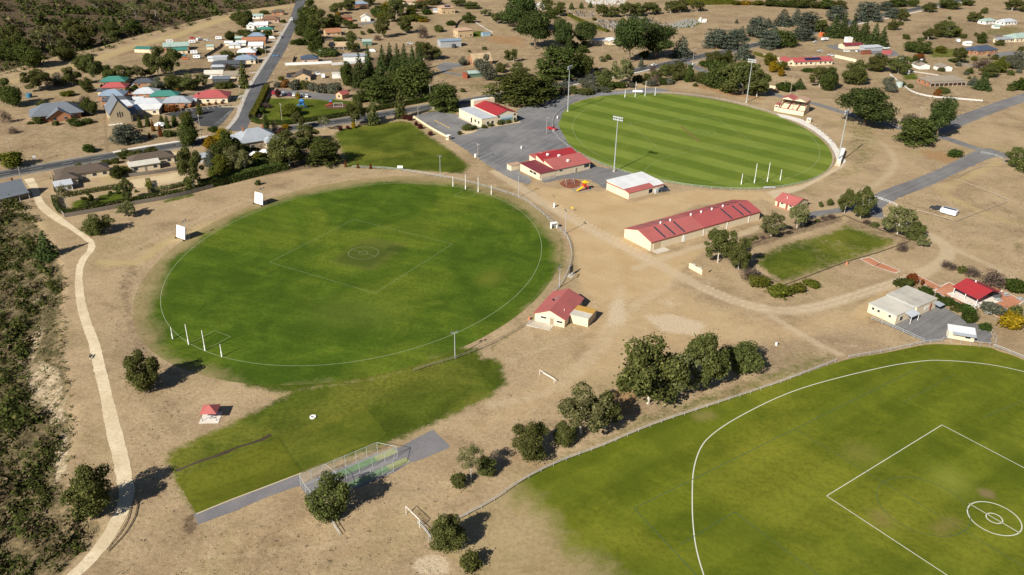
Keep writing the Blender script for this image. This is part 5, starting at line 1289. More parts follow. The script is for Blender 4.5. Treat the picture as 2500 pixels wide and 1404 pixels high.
# village west of the street
house(142, 292, 22, 13, 30, 3.0, 'hip', 4.6, 'slate', 'brick', 'large slate roofed brick house with verandah in the dry paddock', wing=(-4, 6, -9.5, -3, 3.0, 'gable', 3.0), verandah=False, o=1.6)
house(283, 211, 14, 9, SX, 2.7, 'hip', 2.2, 'teal', 'brick', 'teal roofed unit, rearmost in the row behind the church')
house(285, 226, 13, 8, SX, 2.7, 'hip', 2.2, 'red', 'brick', 'red roofed unit between the teal and the blue roofs behind the church')
house(280, 246, 13, 10, SX, 2.7, 'hip', 2.4, 'blue', 'brick', 'blue grey roofed unit behind the church')
house(289, 259, 14, 7, SX, 2.6, 'hip', 1.8, 'darkslate', 'brick', 'dark roofed unit just behind the church spire end')
house(298, 272, 15, 8, SX, 2.7, 'hip', 2.2, 'lightgrey', 'brick', 'pale grey roofed unit touching the church roof in view')
house(361, 241, 12.5, 10, SX, 2.7, 'hip', 2.4, 'lightgrey', 'brick', 'pale grey hip roofed brick unit across the paved court')
house(406, 247, 15, 9, SX, 2.6, 'hip', 2.2, 'teal', 'brick', 'teal roofed unit in the middle of the village units')
house(366, 267, 15, 9, SX, 2.6, 'hip', 2.3, 'lightgrey', 'brick', 'pale grey roofed unit above the long white roof')
house(439, 263, 15, 11, SX, 2.6, 'hip', 2.4, 'grey', 'brick', 'blue grey hip roofed unit beside the church car park')
house(361, 281, 14, 8, SX, 2.8, 'skillion', .7, 'white', 'cream', 'long white roofed hall beside the stone church')
house(524, 252, 17, 13, SX, 2.9, 'hip', 3.0, 'red', 'cream', 'large red hip roofed cream house on the street corner', wing=(-10.5, -6, -4, 3, 2.7, 'hip', 1.6))
house(357, 213, 11, 8, SX, 2.6, 'hip', 1.8, 'darkslate', 'brick', 'dark roofed brick house behind the paved court')
house(357, 130, 14, 5, -4, 2.6, 'skillion', .5, 'teal', 'cream', 'long low cream shed with green roof by the bare paddock', 'shed', cat='shed', openings=False)
house(432, 124, 17, 10, 20, 3.2, 'gable', 1.9, 'sage', 'brick', 'orange brick shed with pale green roof by the bare paddock', 'shed', cat='shed')
house(439, 131, 11, 7, 20, 2.5, 'gable', 1.2, 'teal', 'cream', 'small green roofed shed beside the orange brick one', 'shed', cat='shed')
house(515, 121, 5, 4, 10, 2.3, 'gable', .8, 'sage', 'cream', 'tiny cream shed among the parked caravans', 'shed', cat='shed', openings=False)
house(560, 168, 20, 9, SX, 2.8, 'hip', 1.6, 'darkslate', 'dark', 'long charcoal roofed house left of the street')
house(541, 156, 9, 7, SX, 4.2, 'flat', 0, 'lightgrey', 'grey', 'pale flat roofed upper storey house behind the charcoal roof')
house(535, 172, 8, 4, SX, 2.2, 'skillion', .4, 'lightgrey', 'dark', 'pale carport roof in front of the charcoal house', 'carport', cat='shed', openings=False)
house(603, 156, 13, 11, SX, 2.7, 'hip', 2.2, 'blue', 'cream', 'blue grey hip roofed house right of the charcoal roof')
house(605, 138, 12, 10, SX, 2.7, 'hip', 2.2, 'white', 'redwall', 'white roofed red brick house beside the street')
house(627, 121, 10, 9, SX, 2.9, 'gable', 1.7, 'white', 'white', 'white house with a white roof beside the street')
house(622, 108, 17, 8, SX, 2.6, 'gable', 1.8, 'orange', 'brick', 'long rusty brown roofed house beside the street')
house(628, 97, 12, 9, SX, 2.6, 'hip', 1.9, 'blue', 'white', 'pale blue roofed house in the upper street')
house(650, 80, 12, 6, SX, 2.5, 'hip', 1.4, 'teal', 'cream', 'small green roofed house in the upper street')
house(633, 70, 15, 9, SX, 2.7, 'gable', 2.0, 'white', 'white', 'large white roofed house in the upper street', wing=(-9, -3, -6.5, -2, 2.5, 'gable', 1.2))
house(662, 56, 14, 9, SX, 2.6, 'hip', 2.2, 'brown', 'pinkbrick', 'brown hip roofed house near the top of the street')
house(630, 46, 9, 6, SX, 2.5, 'gable', 1.2, 'sage', 'white', 'small pale green roofed house near the top of the street')
house(680, 37, 10, 7, SX, 2.5, 'hip', 1.8, 'darkbrown', 'brick', 'dark brown roofed house at the top of the street')
house(570, 195, 10, 8, SX, 2.7, 'gable', 1.8, 'taupe', 'cream', 'taupe gable roofed cream house near the street pole')
house(525, 192, 11, 8, SX, 2.8, 'gable', 1.6, 'pale', 'white', 'white gabled house behind the village units')
house(542, 203, 10, 5, SX, 2.4, 'skillion', .6, 'slate', 'dark', 'low slate lean-to roof behind the red hip roof', 'shed', cat='shed', openings=False)
house(575, 118, 8, 6, SX, 2.4, 'hip', 1.2, 'lightgrey', 'white', 'small pale roofed house among backyard shrubs')
house(590, 112, 7, 5, SX, 2.3, 'gable', 1.0, 'white', 'white', 'small white backyard shed left of the rusty roof', 'shed', cat='shed', openings=False)
# east of the street
house(812, 88, 12, 9, 24, 2.7, 'gable', 2.4, 'orange', 'tan', 'orange roofed tan house right of the dark tree clump')
house(838, 81, 8, 6, 24, 2.5, 'flat', 0, 'tan', 'tan', 'small flat roofed tan outbuilding right of the orange roof', 'outbuilding', cat='shed')
house(845, 54, 10, 7, 18, 3.6, 'hip', 1.9, 'brown', 'redwall', 'red brick house with brown roof near the top')
house(893, 52, 8, 8, 100, 3.2, 'gable', 2.2, 'pale', 'white', 'white gabled house near the top')
house(880, 18, 13, 9, 20, 2.9, 'hip', 2.2, 'blue', 'brick', 'blue hip roofed house at the top edge')
house(998, 14, 10, 8, 20, 3.8, 'gable', 1.8, 'salmon', 'cream', 'cream two storey house at the top edge')
house(1030, 8, 10, 7, 20, 3.0, 'hip', 1.8, 'orange', 'brick', 'orange roofed house at the top edge')
house(1090, 34, 13, 10, 26, 5.0, 'hip', 1.9, 'salmon', 'tan', 'tan two storey house with rooftop solar panels', solar=True)
house(1131, 92, 13, 9, 28, 5.2, 'hip', 1.5, 'salmon', 'tan', 'tan two storey house with white balcony', verandah=False)
house(1097, 116, 16, 9, 20, 4.6, 'gable', .8, 'blue', 'grey', 'large grey steel shed with blue roof in the paddock', 'shed', cat='shed', openings=False)
house(1186, 89, 6.5, 4, 25, 2.5, 'flat', 0, 'blue', paint('blue_shed_wall', (.25, .38, .45)), 'small pale blue shed beyond the tan two storey house', 'shed', cat='shed', openings=False)
house(897, 111, 7, 6, 8, 3.0, 'gable', 1.0, 'sage', 'green', 'small green steel shed with pale roof in the paddock', 'shed', cat='shed', openings=False)
house(828, 120, 13, 7, 12, 2.9, 'gable', 1.7, 'tan', 'white', 'white house with a long tan roof by the dark trees', verandah=True)
house(868, 150, 16, 7, 10, 3.4, 'skillion', .5, 'grey', 'white', 'white sheds with blue grey roof left of the pines', 'shed', cat='shed', openings=False)
house(757, 154, 11, 9, 14, 2.8, 'hip', 2.0, 'navy', 'pinkbrick', 'pink brick house with dark navy roof')
house(742, 197, 13, 9, 100, 2.7, 'gable', 2.1, 'darkbrown', 'tan', 'brown gable roofed house with solar panels above the park')
house(825, 191, 7, 5, 12, 2.8, 'flat', 0, 'pale', 'white', 'plain white shed left of the pine clump', 'shed', cat='shed', openings=False)
house(837, 242, 6, 4.6, 60, 2.6, 'gable', 1.5, 'faded', 'tan', 'small tan kiosk with red roof in the park', 'kiosk', cat='kiosk')
house(1172, 160, 14, 9, 25, 2.6, 'gable', 4.4, 'tan', 'brick', 'steep tan roofed house with dormers behind the hall paddock', chimney=0)
house(1135, 192, 6, 2.5, 100, 2.6, 'flat', 0, paint('rust_red_steel', (.33, .09, .05)), paint('rust_red_wall', (.33, .09, .05), stripe=3), 'rust red shipping container beside the green shed', 'shipping_container', cat='container', openings=False)
house(1157, 189, 9, 6, 22, 2.5, 'gable', 1.1, 'sage', 'green', 'green shed with pale roof beside the red container', 'shed', cat='shed', openings=False)
house(1472, 110, 18, 8, 20, 3.0, 'gable', 1.2, 'white', 'cream', 'white roofed house among tall pines before the cemetery', wing=(2, 9, -7, -3, 2.9, 'gable', 1.0))
house(625, 364, 19, 15, HWY, 3.4, 'hip', 4.4, 'grey', 'stone', 'large slate hip roofed stone villa among garden trees', chimney=2, wing=(2, 10, -11, -6, 3.0, 'hip', 2.4))
house(205, 438, 20, 9, 33, 2.8, 'hip', 2.1, 'darkbrown', 'cream', 'low dark brown roofed house beside the parked utes', wing=(-11, -3, -10, -3, 2.8, 'hip', 1.7))
house(372, 405, 18, 8, 33, 2.8, 'hip', 2.0, 'darkbrown', 'cream', 'dark roofed house before the sandy court')
house(355, 418, 12, 4.5, 33, 2.8, 'skillion', .5, 'pale', 'cream', 'pale flat roofed annex of the house before the sandy court', 'outbuilding', cat='shed')
house(158, 466, 6, 5, 33, 2.5, 'skillion', .4, 'lightgrey', 'white', 'small pale shed in the corner of the walled garden', 'shed', cat='shed', openings=False)
house(25, 492, 11, 9, 48, 3.2, 'gable', 3.2, 'slate', 'stone', 'old stone house with slate roof at the left edge', chimney=2, verandah=True)
house(497, 398, 7, 5, HWY, 2.4, 'hip', 1.4, 'grey', 'white', 'small grey roofed cottage left of the slate villa', 'outbuilding', cat='shed')
# right hand side
house(1975, 163, 30, 9, 14, 2.8, 'gable', 1.9, 'red', 'cream', 'long maroon roofed house beside the swimming pool', wing=(-20, -13, -3, 7, 2.8, 'gable', 1.7), solar=True)
house(2075, 122, 16, 8, 16, 3.0, 'gable', 1.3, 'maroon', 'cream', 'maroon roofed triple garage', 'garage', cat='garage', openings=False)
house(2125, 126, 16, 6, 16, 2.6, 'skillion', .5, 'lightgrey', 'grey', 'long silver shed right of the triple garage', 'shed', cat='shed', openings=False)
house(2113, 134, 7, 2.6, 14, 2.6, 'flat', 0, paint('brown_steel', (.20, .07, .04)), paint('brown_steel_wall', (.20, .07, .04), stripe=3), 'brown shipping container before the silver shed', 'shipping_container', cat='container', openings=False)
house(2164, 134, 6.5, 2.6, 14, 2.6, 'flat', 0, paint('pink_red_steel', (.45, .12, .12)), paint('pink_red_wall', (.45, .12, .12), stripe=3), 'pinkish red shipping container behind the trees', 'shipping_container', cat='container', openings=False)
house(2070, 104, 5, 4, 16, 3.6, 'flat', 0, 'white', 'white', 'white box shed behind the triple garage', 'shed', cat='shed', openings=False)
house(2392, 134, 20, 12, 22, 2.8, 'hip', 2.6, 'navy', 'brick', 'large dark blue hip roofed brick house at the right', wing=(-13, -7, -2, 5, 2.6, 'hip', 1.6))
house(2485, 103, 22, 12, 22, 2.9, 'hip', 2.8, 'sage', 'cream', 'large pale green roofed house at the right edge')
house(2447, 106, 16, 5, 22, 2.6, 'skillion', .5, 'grey', 'cream', 'row of pale sheds before the pale green roofed house', 'shed', cat='shed')
house(2408, 60, 14, 8, 24, 2.7, 'hip', 1.8, 'sage', 'white', 'pale green roofed house at the upper right')
house(2455, 62, 16, 9, 24, 2.8, 'hip', 2.0, 'lightgrey', 'white', 'pale grey roofed house at the upper right edge')
house(2315, 84, 14, 9, 22, 2.8, 'hip', 2.0, 'darkslate', 'tan', 'dark roofed house hidden among garden trees')
house(2246, 169, 9, 8, 100, 2.5, 'gable', 1.4, 'taupe', 'white', 'white double garage, left of the pair', 'garage', cat='garage', openings=False)
house(2300, 174, 9, 8, 100, 2.5, 'gable', 1.4, 'taupe', 'white', 'white double garage, right of the pair', 'garage', cat='garage', openings=False)
house(2293, 212, 26, 11, 12, 2.8, 'hip', 2.2, 'taupe', 'brick', 'long taupe roofed house with white posted verandah', verandah=True)

# ---- stone church
n_, a_, L_, W_ = frame3((272, 304), (322, 298), (300, 290))
E = empty('church', (n_[0], n_[1], 0), a_, 'sandstone church with a steep slate gable roof', 'church')
volume(E, 0, L_, 0, 17, 5.2, 'gable', 6.6, 'slate', 'stone', .35, axis='y')
volume(E, L_ - 1.5, L_ + 3.5, 5, 11, 3.2, 'gable', 2.4, 'slate', 'stone', .3)
for k, (hh) in enumerate((2.2, 3.0, 2.2)):
    window(E, 'front', L_ / 2 - 1.1 + 1.1 * k, 4.6, .55, hh, (0, L_, 0, 17), 'lancet_window', WALL['stone'], GLASS)
for x in (-.6, L_ + .1): MB().box(x, x + .6, .2, 1.0, 0, 3.4).build('buttress', WALL['stone'], E)
window(E, 'left', 4, 1.2, 1.1, 2.2, (0, L_, 0, 17), 'door', TRIM, DOORM)
MB().box(-1.5, L_ * .55, -2.2, -.05, .0, .16).build('step', M_PALECONC, E)

# ---- the hall with mural
n_, a_, L_, W_ = frame3((1176, 311), (1263, 297), (1114, 282))
E = empty('hall', (n_[0], n_[1], 0), a_, 'cream hall with red gable roof, flat white wing and a mural', 'hall')
W_ = 27.0; L_ = 21.5; gx0 = 9.0
volume(E, 0, gx0, 0, W_ - 3, 4.2, 'flat', 0, 'lightgrey', 'cream')
volume(E, gx0 + .02, L_, 0, W_ - 4, 5.0, 'gable', 1.9, 'deepred', 'cream', .35, axis='y')
MB().box(gx0 - .5, L_ + .3, W_ - 3.98, W_ - 1, 0, 7.6).build('parapet_block', WALL['cream'], E)
MB().box(gx0 + .5, L_ - 3, W_ - 3.9, W_ - 1.1, 7.62, 7.8).build('parapet_roof', roofm('white'), E)
bh = (gx0 + .02, L_, 0, W_)
for x, z in ((gx0 + 1.3, 1.8), (L_ - 1.4, 1.8), (gx0 + 1.3, 4.2), (L_ - 1.4, 4.2)): window(E, 'front', x, z, 1.3, 1.4 if z < 3 else 1.0, bh)
bw = (0, gx0, 0, W_ - 3)
for x in (3.6, 6.4): window(E, 'front', x, 1.9, 1.3, 1.5, bw)
for y in (3, 6.5): window(E, 'left', y, 1.9, 1.5, 1.5, bw)
window(E, 'left', 10.5, 1.2, 1.4, 2.4, bw, 'door', TRIM, DARKIN)
MB().box(-1.0, -.05, 9.6, 11.4, 2.9, 3.1).build('door_hood', TRIM, E)
for y in (15, 20): window(E, 'left', y, 1.9, 1.8, 1.6, bw, 'window', TRIM, WALL['cream'])
def mural_mat():
    n = NT('landscape_mural'); P = n.obj(); s = n.new('ShaderNodeSeparateXYZ'); n.l.new(P, s.inputs[0])
    z = n.math('ADD', s.outputs[2], n.math('MULTIPLY', n.noise(P, .7, 4, .6), 1.4))
    c = n.ramp(n.math('DIVIDE', z, 5.6), [(.25, (.16, .26, .09)), (.42, (.30, .38, .16)), (.50, (.10, .19, .28)), (.60, (.22, .30, .36)), (.66, (.42, .52, .58)), (.85, (.55, .60, .60))])
    return n.done(c, .8, .1)
MB().box(gx0 + 2.5, L_ - 2.6, -.05, -.012, 1.0, 4.7).build('mural', mural_mat(), E)
for y0, y1, nm in ((1, 3.4, 0), ):
    pass
MB().box(-1.6, -.05, .2, W_ - 4, 0, .12).build('footpath_slab', M_CONC, E)
bedp = unproj([(1178, 314), (1272, 299), (1268, 295), (1180, 309)]); 
tag(sheet('garden_kerb', bedp, .05, M_SANDLOT), 'narrow kerbed garden bed along the front of the hall', 'garden bed', kind='structure')
tag(sheet('garden_island', unproj(smooth_line([(1117, 324), (1130, 316), (1160, 312), (1168, 313), (1160, 322), (1140, 328), (1122, 330), (1117, 324)])), .055, M_SANDLOT), 'pale kerbed garden island before the hall', 'garden bed', kind='structure')

# ---- clubhouse
n_, a_, L_, W_ = frame3((1317, 440), (1439, 413), (1267, 418))
E = empty('clubhouse', (n_[0], n_[1], 0), a_, 'cream clubhouse with several red roofs beside the gravel car park', 'clubhouse')
volume(E, 0, 8.4, 0, 14.5, 3.0, 'skillion', .5, 'maroon', 'cream', .3)
volume(E, 8.42, 28, 0.05, 8.2, 3.2, 'skillion', 2.0, 'faded', 'cream', .35)
volume(E, 8.42, 28, 8.5, 14.5, 4.2, 'skillion', 1.8, 'deepred', 'cream', .3)
volume(E, 9.5, 24, 14.85, 21, 3.2, 'skillion', .8, 'faded', 'cream', .3)
volume(E, -3.5, 2.0, 16.5, 20, 2.2, 'flat', 0, 'salmon', 'cream', .2)
bb = (0, 8.4, 0, 14.5)
for y in (3.6, 6.2): window(E, 'left', y, 2.1, 2.0, .8, bb, 'window', DARKIN)
b2 = (8.42, 28, .05, 8)
window(E, 'front', 26, 2.0, 2.6, 1.3, b2, 'window', DARKIN); window(E, 'front', 11.5, 2.3, 1.6, .6, b2)
window(E, 'front', 20, 1.05, .9, 2.0, b2, 'door', TRIM, DOORM)
for x, y, z in ((13, 12, 5.6), (17.5, 9.5, 5.0), (18, 3.5, 4.3)):
    MB().box(x - .5, x + .5, y - .5, y + .5, z, z + .9).build('roof_vent', WHITEP, E, bevel=.08)
MB().box(13, 14.6, 17, 18.2, 3.9, 5.0).build('air_conditioner', WHITEP, E, bevel=.05)
MB().box(.5, 8, -1.1, -.06, .0, .5).box(.5, 8, -1.1, -1.05, .5, 1.3).build('ramp', M_CONC, E)

# ---- white roofed store shed
n_, a_, L_, W_ = frame3((1534, 487), (1619, 465), (1480, 463))
E = empty('store_shed', (n_[0], n_[1], 0), a_, 'cream store shed with white roof and red awning behind the parked car', 'shed')
volume(E, 0, L_, 3.2, W_, 3.5, 'skillion', .6, 'white', 'cream', .25)
volume(E, 0, L_, 0, 3.18, 2.6, 'skillion', .7, 'faded', 'cream', .15)
MB().box(-.3, L_ + .3, 2.92, 3.02, 3.25, 3.5).build('fascia', TRIMRED, E)
MB().box(-.32, -.26, 3, W_ + .2, 3.2, 3.55).build('fascia', TRIMRED, E)
MB().add([(L_ * .72, .1, 3.0), (L_ + .2, .1, 3.0), (L_ + .2, 3.1, 3.62), (L_ * .72, 3.1, 3.62), (L_ * .72, .1, 3.06), (L_ + .2, .1, 3.06), (L_ + .2, 3.1, 3.68), (L_ * .72, 3.1, 3.68)],
         [(0, 3, 2, 1), (4, 5, 6, 7), (0, 1, 5, 4), (1, 2, 6, 5), (2, 3, 7, 6), (3, 0, 4, 7)]).build('white_roof_sheet', roofm('white'), E)
window(E, 'front', L_ * .62, 1.3, 2.0, 1.6, (0, L_, 0, W_), 'cage_door', STEEL, DARKIN); window(E, 'left', 6.5, 1.0, .9, 1.9, (0, L_, 0, W_), 'door', TRIM, WALL['cream'])
MB().box(L_ * .72, L_ * .8, -1.2, -.1, 0, 1.7).build('gas_cage', STEEL, E)

# ---- long exhibition shed
n_, a_, L_, W_ = frame3((1587.5, 613), (1853, 536), (1522, 580))
E = empty('exhibition_shed', (n_[0], n_[1], 0), a_, 'very long cream shed with red gable roof and dark skylight strips', 'shed')
volume(E, 0, L_ * .46, 0, W_, 3.4, 'gable', 2.1, 'faded', 'cream', .3)
volume(E, L_ * .46 + .25, L_, 0, W_, 3.4, 'gable', 2.1, 'red', 'cream', .28)
sky_m = glass('skylight_sheet', (.03, .032, .045))
for fx in (.115, .2, .285, .72, .83, .90):
    x = L_ * fx
    for s in (-1, 1):
        f = lambda y: 3.42 + .16 + .035 + 2.1 * (1 - abs(y) / (W_ / 2))
        ya, yb_ = (-W_ / 2 * .98, -W_ * .05) if s < 0 else (W_ * .05, W_ / 2 * .98)
        MB().add([(x, W_ / 2 + ya, f(ya)), (x + .8, W_ / 2 + ya, f(ya)), (x + .8, W_ / 2 + yb_, f(yb_)), (x, W_ / 2 + yb_, f(yb_)), (x, W_ / 2 + ya, f(ya) + .03), (x + .8, W_ / 2 + ya, f(ya) + .03), (x + .8, W_ / 2 + yb_, f(yb_) + .03), (x, W_ / 2 + yb_, f(yb_) + .03)],
                 [(0, 3, 2, 1), (4, 5, 6, 7), (0, 1, 5, 4), (1, 2, 6, 5), (2, 3, 7, 6), (3, 0, 4, 7)]).build('skylight', sky_m, E)
for fx in (.19, .275, .46, .555, .655, .76): 
    b = MB().bar((L_ * fx, W_ / 2, 5.6), (L_ * fx, W_ / 2, 6.1), .25, 10).bar((L_ * fx, W_ / 2, 6.1), (L_ * fx, W_ / 2, 6.5), .4, 10, .15); b.build('roof_vent', WHITEP, E)
for fx in (.28, .46, .68, .89): MB().box(L_ * fx, L_ * fx + .25, -.14, -.03, 0, 3.3).build('downpipe', WHITEP, E)
window(E, 'front', 3.0, 1.45, 3.2, 2.8, (0, L_, 0, W_), 'roller_door', TRIM, paint('roller_door', (.48, .38, .24), stripe=0))
window(E, 'front', L_ * .285, 1.1, 1.6, 2.2, (0, L_, 0, W_), 'door', TRIM, WHITEP)
MB().box(.5, 6.5, -3.2, -.15, 0, .1).build('threshold_slab', M_CONC, E)
MB().box(-.05, L_, -.22, -.16, 3.05, 3.25).build('gutter', TRIMRED, E)

# ---- amenities block
n_, a_, L_, W_ = frame3((1891, 487), (1941, 503), (1911, 470), 2.6)
E = empty('amenities_block', (n_[0], n_[1], 0), a_, 'small cream amenities block with red gable roof by the gravel driveway', 'amenities block')
W_ = 10.5
volume(E, .3, L_ - .3, .4, W_ - .4, 2.5, 'gable', 1.8, 'faded', 'cream', .5)
bd_ = (.3, L_ - .3, .4, W_ - .4)
for x in (1.8, 5.6): window(E, 'front', x, 1.1, 1.0, 2.1, bd_, 'door', TRIM, paint('rust_brown_door', (.22, .07, .04)))
for x in (3.4, 7.2): window(E, 'front', x, 1.8, 1.1, .6, bd_)
window(E, 'right', 3.6, 1.6, 1.0, .7, bd_)
MB().box(0, L_, -1.0, .38, 0, .1).build('brick_apron', paint('brick_apron', (.42, .22, .14), scale=2), E)
MB().bar((4, 2.6, 3.4), (4, 2.6, 4.4), .12, 8).build('roof_vent', WHITEP, E)

# ---- oval pavilion and container
n_, a_, L_, W_ = frame3((1303, 762), (1381, 781), (1356, 706), 2.9)
n2, a2, L2, W2 = frame3((1381, 781), (1426, 726), (1303, 762), 2.9)
E = empty('pavilion', (n2[0], n2[1], 0), a2, 'cream pavilion with red gable roof beside the left oval', 'pavilion')
W2 = abs(W2)
volume(E, .3, L2 - .3, .4, W2 - .4, 2.7, 'gable', 2.0, 'faded', 'cream', .5)
for y, z, w, h_ in ((W2 - 3.2, 1.9, 1.8, .6), (2.0, 1.6, 1.8, .6)): window(E, 'left', y, z, w, h_, (.3, L2, .4, W2))
window(E, 'left', 4.4, 1.1, 1.0, 2.1, (.3, L2, .4, W2), 'door', DOORM, DOORM)
window(E, 'left', W2 - 1.4, 1.1, .9, 2.1, (.3, L2, .4, W2), 'door', TRIM, WALL['cream'])
MB().box(-3.2, .28, W2 * .35, W2 + .8, 0, .12).build('slab', M_CONC, E)
MB().box(-3.3, .28, W2 * .7, W2 + 1.0, -.02, .08).build('slab', M_PALECONC, E)
for y in (0, .35, .7): MB().bar((L2 * .47, W2 * .56 + y, 4.75), (L2 * .47 + 2.6, W2 * .56 + y, 4.78), .04, 5).build('antenna_bar', STEEL, E)
MB().bar((L2 * .47, W2 * .56, 4.4), (L2 * .47, W2 * .56 + .7, 4.75), .05, 5).build('antenna_bracket', STEEL, E)
MB().box(L2 * .47 - .4, L2 * .47 + .5, W2 * .6, W2 * .7, 4.45, 4.55).build('roof_hatch', DARKIN, E)
for x, y in ((4, 2), (1.6, 3.6)): MB().bar((x, y, 3.2), (x, y, 4.1), .09, 6).build('flue', WHITEP, E)
n_, a_, L_, W_ = frame3((1436, 780), (1456, 758), (1388, 772), 2.6)
E = empty('storage_container', (n_[0], n_[1], 0), a_, 'cream storage container with a rusty yellow roof end beside the pavilion', 'container')
W_ = abs(W_)
volume(E, 0, L_, 0, W_, 2.6, 'flat', 0, 'pale', 'cream')
MB().box(L_ * .52, L_ + .1, -.1, W_ + .1, 2.81, 2.87).build('rusty_roof_sheet', paint('rusty_yellow', (.50, .30, .07), .8, .1, dirt=.9, scale=1.5), E)
for y in np.arange(.3, L_, .45): MB().box(y, y + .06, -.04, -.005, .1, 2.5).build('rib', WALL['tan'], E)

# ---- flat roofed building
n_, a_, L_, W_ = frame3((2190, 770), (2284, 728), (2121, 740), 3.2)
E = empty('flat_roof_building', (n_[0], n_[1], 0), a_, 'cream flat roofed building in a grey yard at the right', 'clubrooms')
volume(E, 0, L_ * .46, 0, W_, 3.0, 'flat', 0, 'pale', 'cream'); volume(E, L_ * .46 + .1, L_, -.6, W_ + .3, 3.3, 'flat', 0, paint('stained_flat_roof', (.46, .44, .39), .9, .1, dirt=.9, scale=.25), 'cream')
MB().box(L_ * .46 - .35, L_ * .46 + .02, .1, W_ - .1, 3.21, 3.3).build('box_gutter', STEEL, E)
MB().box(-.16, -.02, -.1, W_ + .1, 2.85, 3.22).build('gutter', STEEL, E)
for y in (W_ * .82, W_ * .62, W_ * .22): window(E, 'left', y, 2.0, .8, .8, (0, L_, 0, W_))
window(E, 'left', W_ * .48, 1.05, .9, 2.0, (0, L_, 0, W_), 'door', DOORM, WALL['cream'])
window(E, 'front', L_ * .13, 1.4, 1.4, 1.3, (0, L_, 0, W_)); window(E, 'front', L_ * .74, 1.6, 2.2, 1.0, (0, L_, -.6, W_), 'window', TRIM, WALL['white'])
MB().box(L_ * .84, L_ * .87, -.72, -.62, 0, 2.6).build('red_downpipe', TRIMRED, E)
MB().add([(L_ * .2, -2.4, 2.3), (L_ * .42, -2.4, 2.3), (L_ * .42, -.1, 2.9), (L_ * .2, -.1, 2.9), (L_ * .2, -2.4, 2.38), (L_ * .42, -2.4, 2.38), (L_ * .42, -.1, 2.98), (L_ * .2, -.1, 2.98)], [(0, 3, 2, 1), (4, 5, 6, 7), (0, 1, 5, 4), (1, 2, 6, 5), (2, 3, 7, 6), (3, 0, 4, 7)]).build('porch_roof', roofm('lightgrey'), E)
for x in (.21, .41): MB().box(L_ * x - .06, L_ * x + .06, -2.3, -2.18, 0, 2.3).build('porch_post', WHITEP, E)
MB().add([(L_ * .9, -3.0, 2.0), (L_ * 1.04, -3.0, 2.0), (L_ * 1.04, -.7, 2.3), (L_ * .9, -.7, 2.3), (L_ * .9, -3.0, 2.08), (L_ * 1.04, -3.0, 2.08), (L_ * 1.04, -.7, 2.38), (L_ * .9, -.7, 2.38)], [(0, 3, 2, 1), (4, 5, 6, 7), (0, 1, 5, 4), (1, 2, 6, 5), (2, 3, 7, 6), (3, 0, 4, 7)]).build('awning', roofm('grey'), E)
MB().bar((1.0, W_ * .25, 3.5), (1.0, W_ * .6, 3.5), .05, 5).bar((1.0, W_ * .25, 3.2), (1.0, W_ * .25, 3.5), .04, 5).bar((1.0, W_ * .6, 3.2), (1.0, W_ * .6, 3.5), .04, 5).build('roof_pipe', STEEL, E)

# ---- small hut by the near field gate
n_, a_, L_, W_ = frame3((2313, 826), (2377, 836), (2330, 808))
E = empty('timekeeper_hut', (n_[0], n_[1], 0), a_, 'small white hut with pale roof and awning beside the near field fence', 'hut')
volume(E, 0, L_, .2, 3.4, 2.2, 'skillion', .5, 'white', 'cream', .2)
MB().add([(L_ * .12, -1.1, 2.05), (L_ + .2, -1.1, 2.05), (L_ + .2, .15, 2.35), (L_ * .12, .15, 2.35), (L_ * .12, -1.1, 2.11), (L_ + .2, -1.1, 2.11), (L_ + .2, .15, 2.41), (L_ * .12, .15, 2.41)], [(0, 3, 2, 1), (4, 5, 6, 7), (0, 1, 5, 4), (1, 2, 6, 5), (2, 3, 7, 6), (3, 0, 4, 7)]).build('awning', roofm('grey'), E)
window(E, 'front', L_ * .75, 1.3, 1.4, .9, (0, L_, .2, 3.4), 'serving_hatch', TRIM, DARKIN); window(E, 'left', 1.8, 1.05, .8, 1.9, (0, L_, .2, 3.4), 'door', TRIM, WALL['white'])

# ---- picnic shelter
n_, a_, L_, W_ = frame3((2329, 700), (2389, 730), (2361, 676), 2.6); SHW = 10.5
E = empty('picnic_shelter', (n_[0], n_[1], 0), a_, 'open picnic shelter with deep red roof on brick paving', 'shelter')
W_ = SHW
gable_solid(MB0 := MB(), 0, L_, 0, W_, 2.6, 1.9, .3, .3, .12); MB0.build('roof', roofm('deepred'), E)
for x in (.3, L_ / 2, L_ - .3):
    for y in (.1, W_ - .1): MB().box(x - .08, x + .08, y - .08, y + .08, 0, 2.6).build('post', WHITEP, E)
MB().box(0, L_, W_ - .25, W_ - .15, 0, 2.3).build('rear_wall', WALL['dark'], E)  # charcoal colour stands in for the shade inside the open shelter
MB().box(-.8, L_ + .8, -1.5, W_ + .6, 0, .1).build('slab', M_PALECONC, E)
MB().bar((L_ * .3, W_ * .55, 4.0), (L_ * .3, W_ * .55, 5.0), .22, 8).build('flue', WHITEP, E)
M_BRK = hard('red_brick_paving', (.42, .18, .10), (.52, .25, .155), 2.0, None, .12)
def paving(pts, label):
    o = lot('brick_paving', pts, .034, M_BRK, label, 'paving', .02)
    W = unproj(pts)
    for i in range(len(W)):
        link('edge_course', strip_mesh('edge_course', resample([W[i], W[(i + 1) % len(W)]], 3), .3, .04, M_PALECONC), o)
paving([(2100, 632), (2123, 628), (2150, 643), (2135, 651)], 'small square brick pad beside the small green field')
paving([(2136, 651), (2151, 642), (2198, 661), (2186, 667)], 'brick path running from the square pad by the small green field')
paving([(2232, 675), (2240, 672), (2296, 699), (2280, 712)], 'narrow brick path left of the picnic shelter')
paving([(2276, 711), (2317, 689), (2335, 699), (2322, 727), (2300, 722)], 'brick paving before the left end of the picnic shelter')
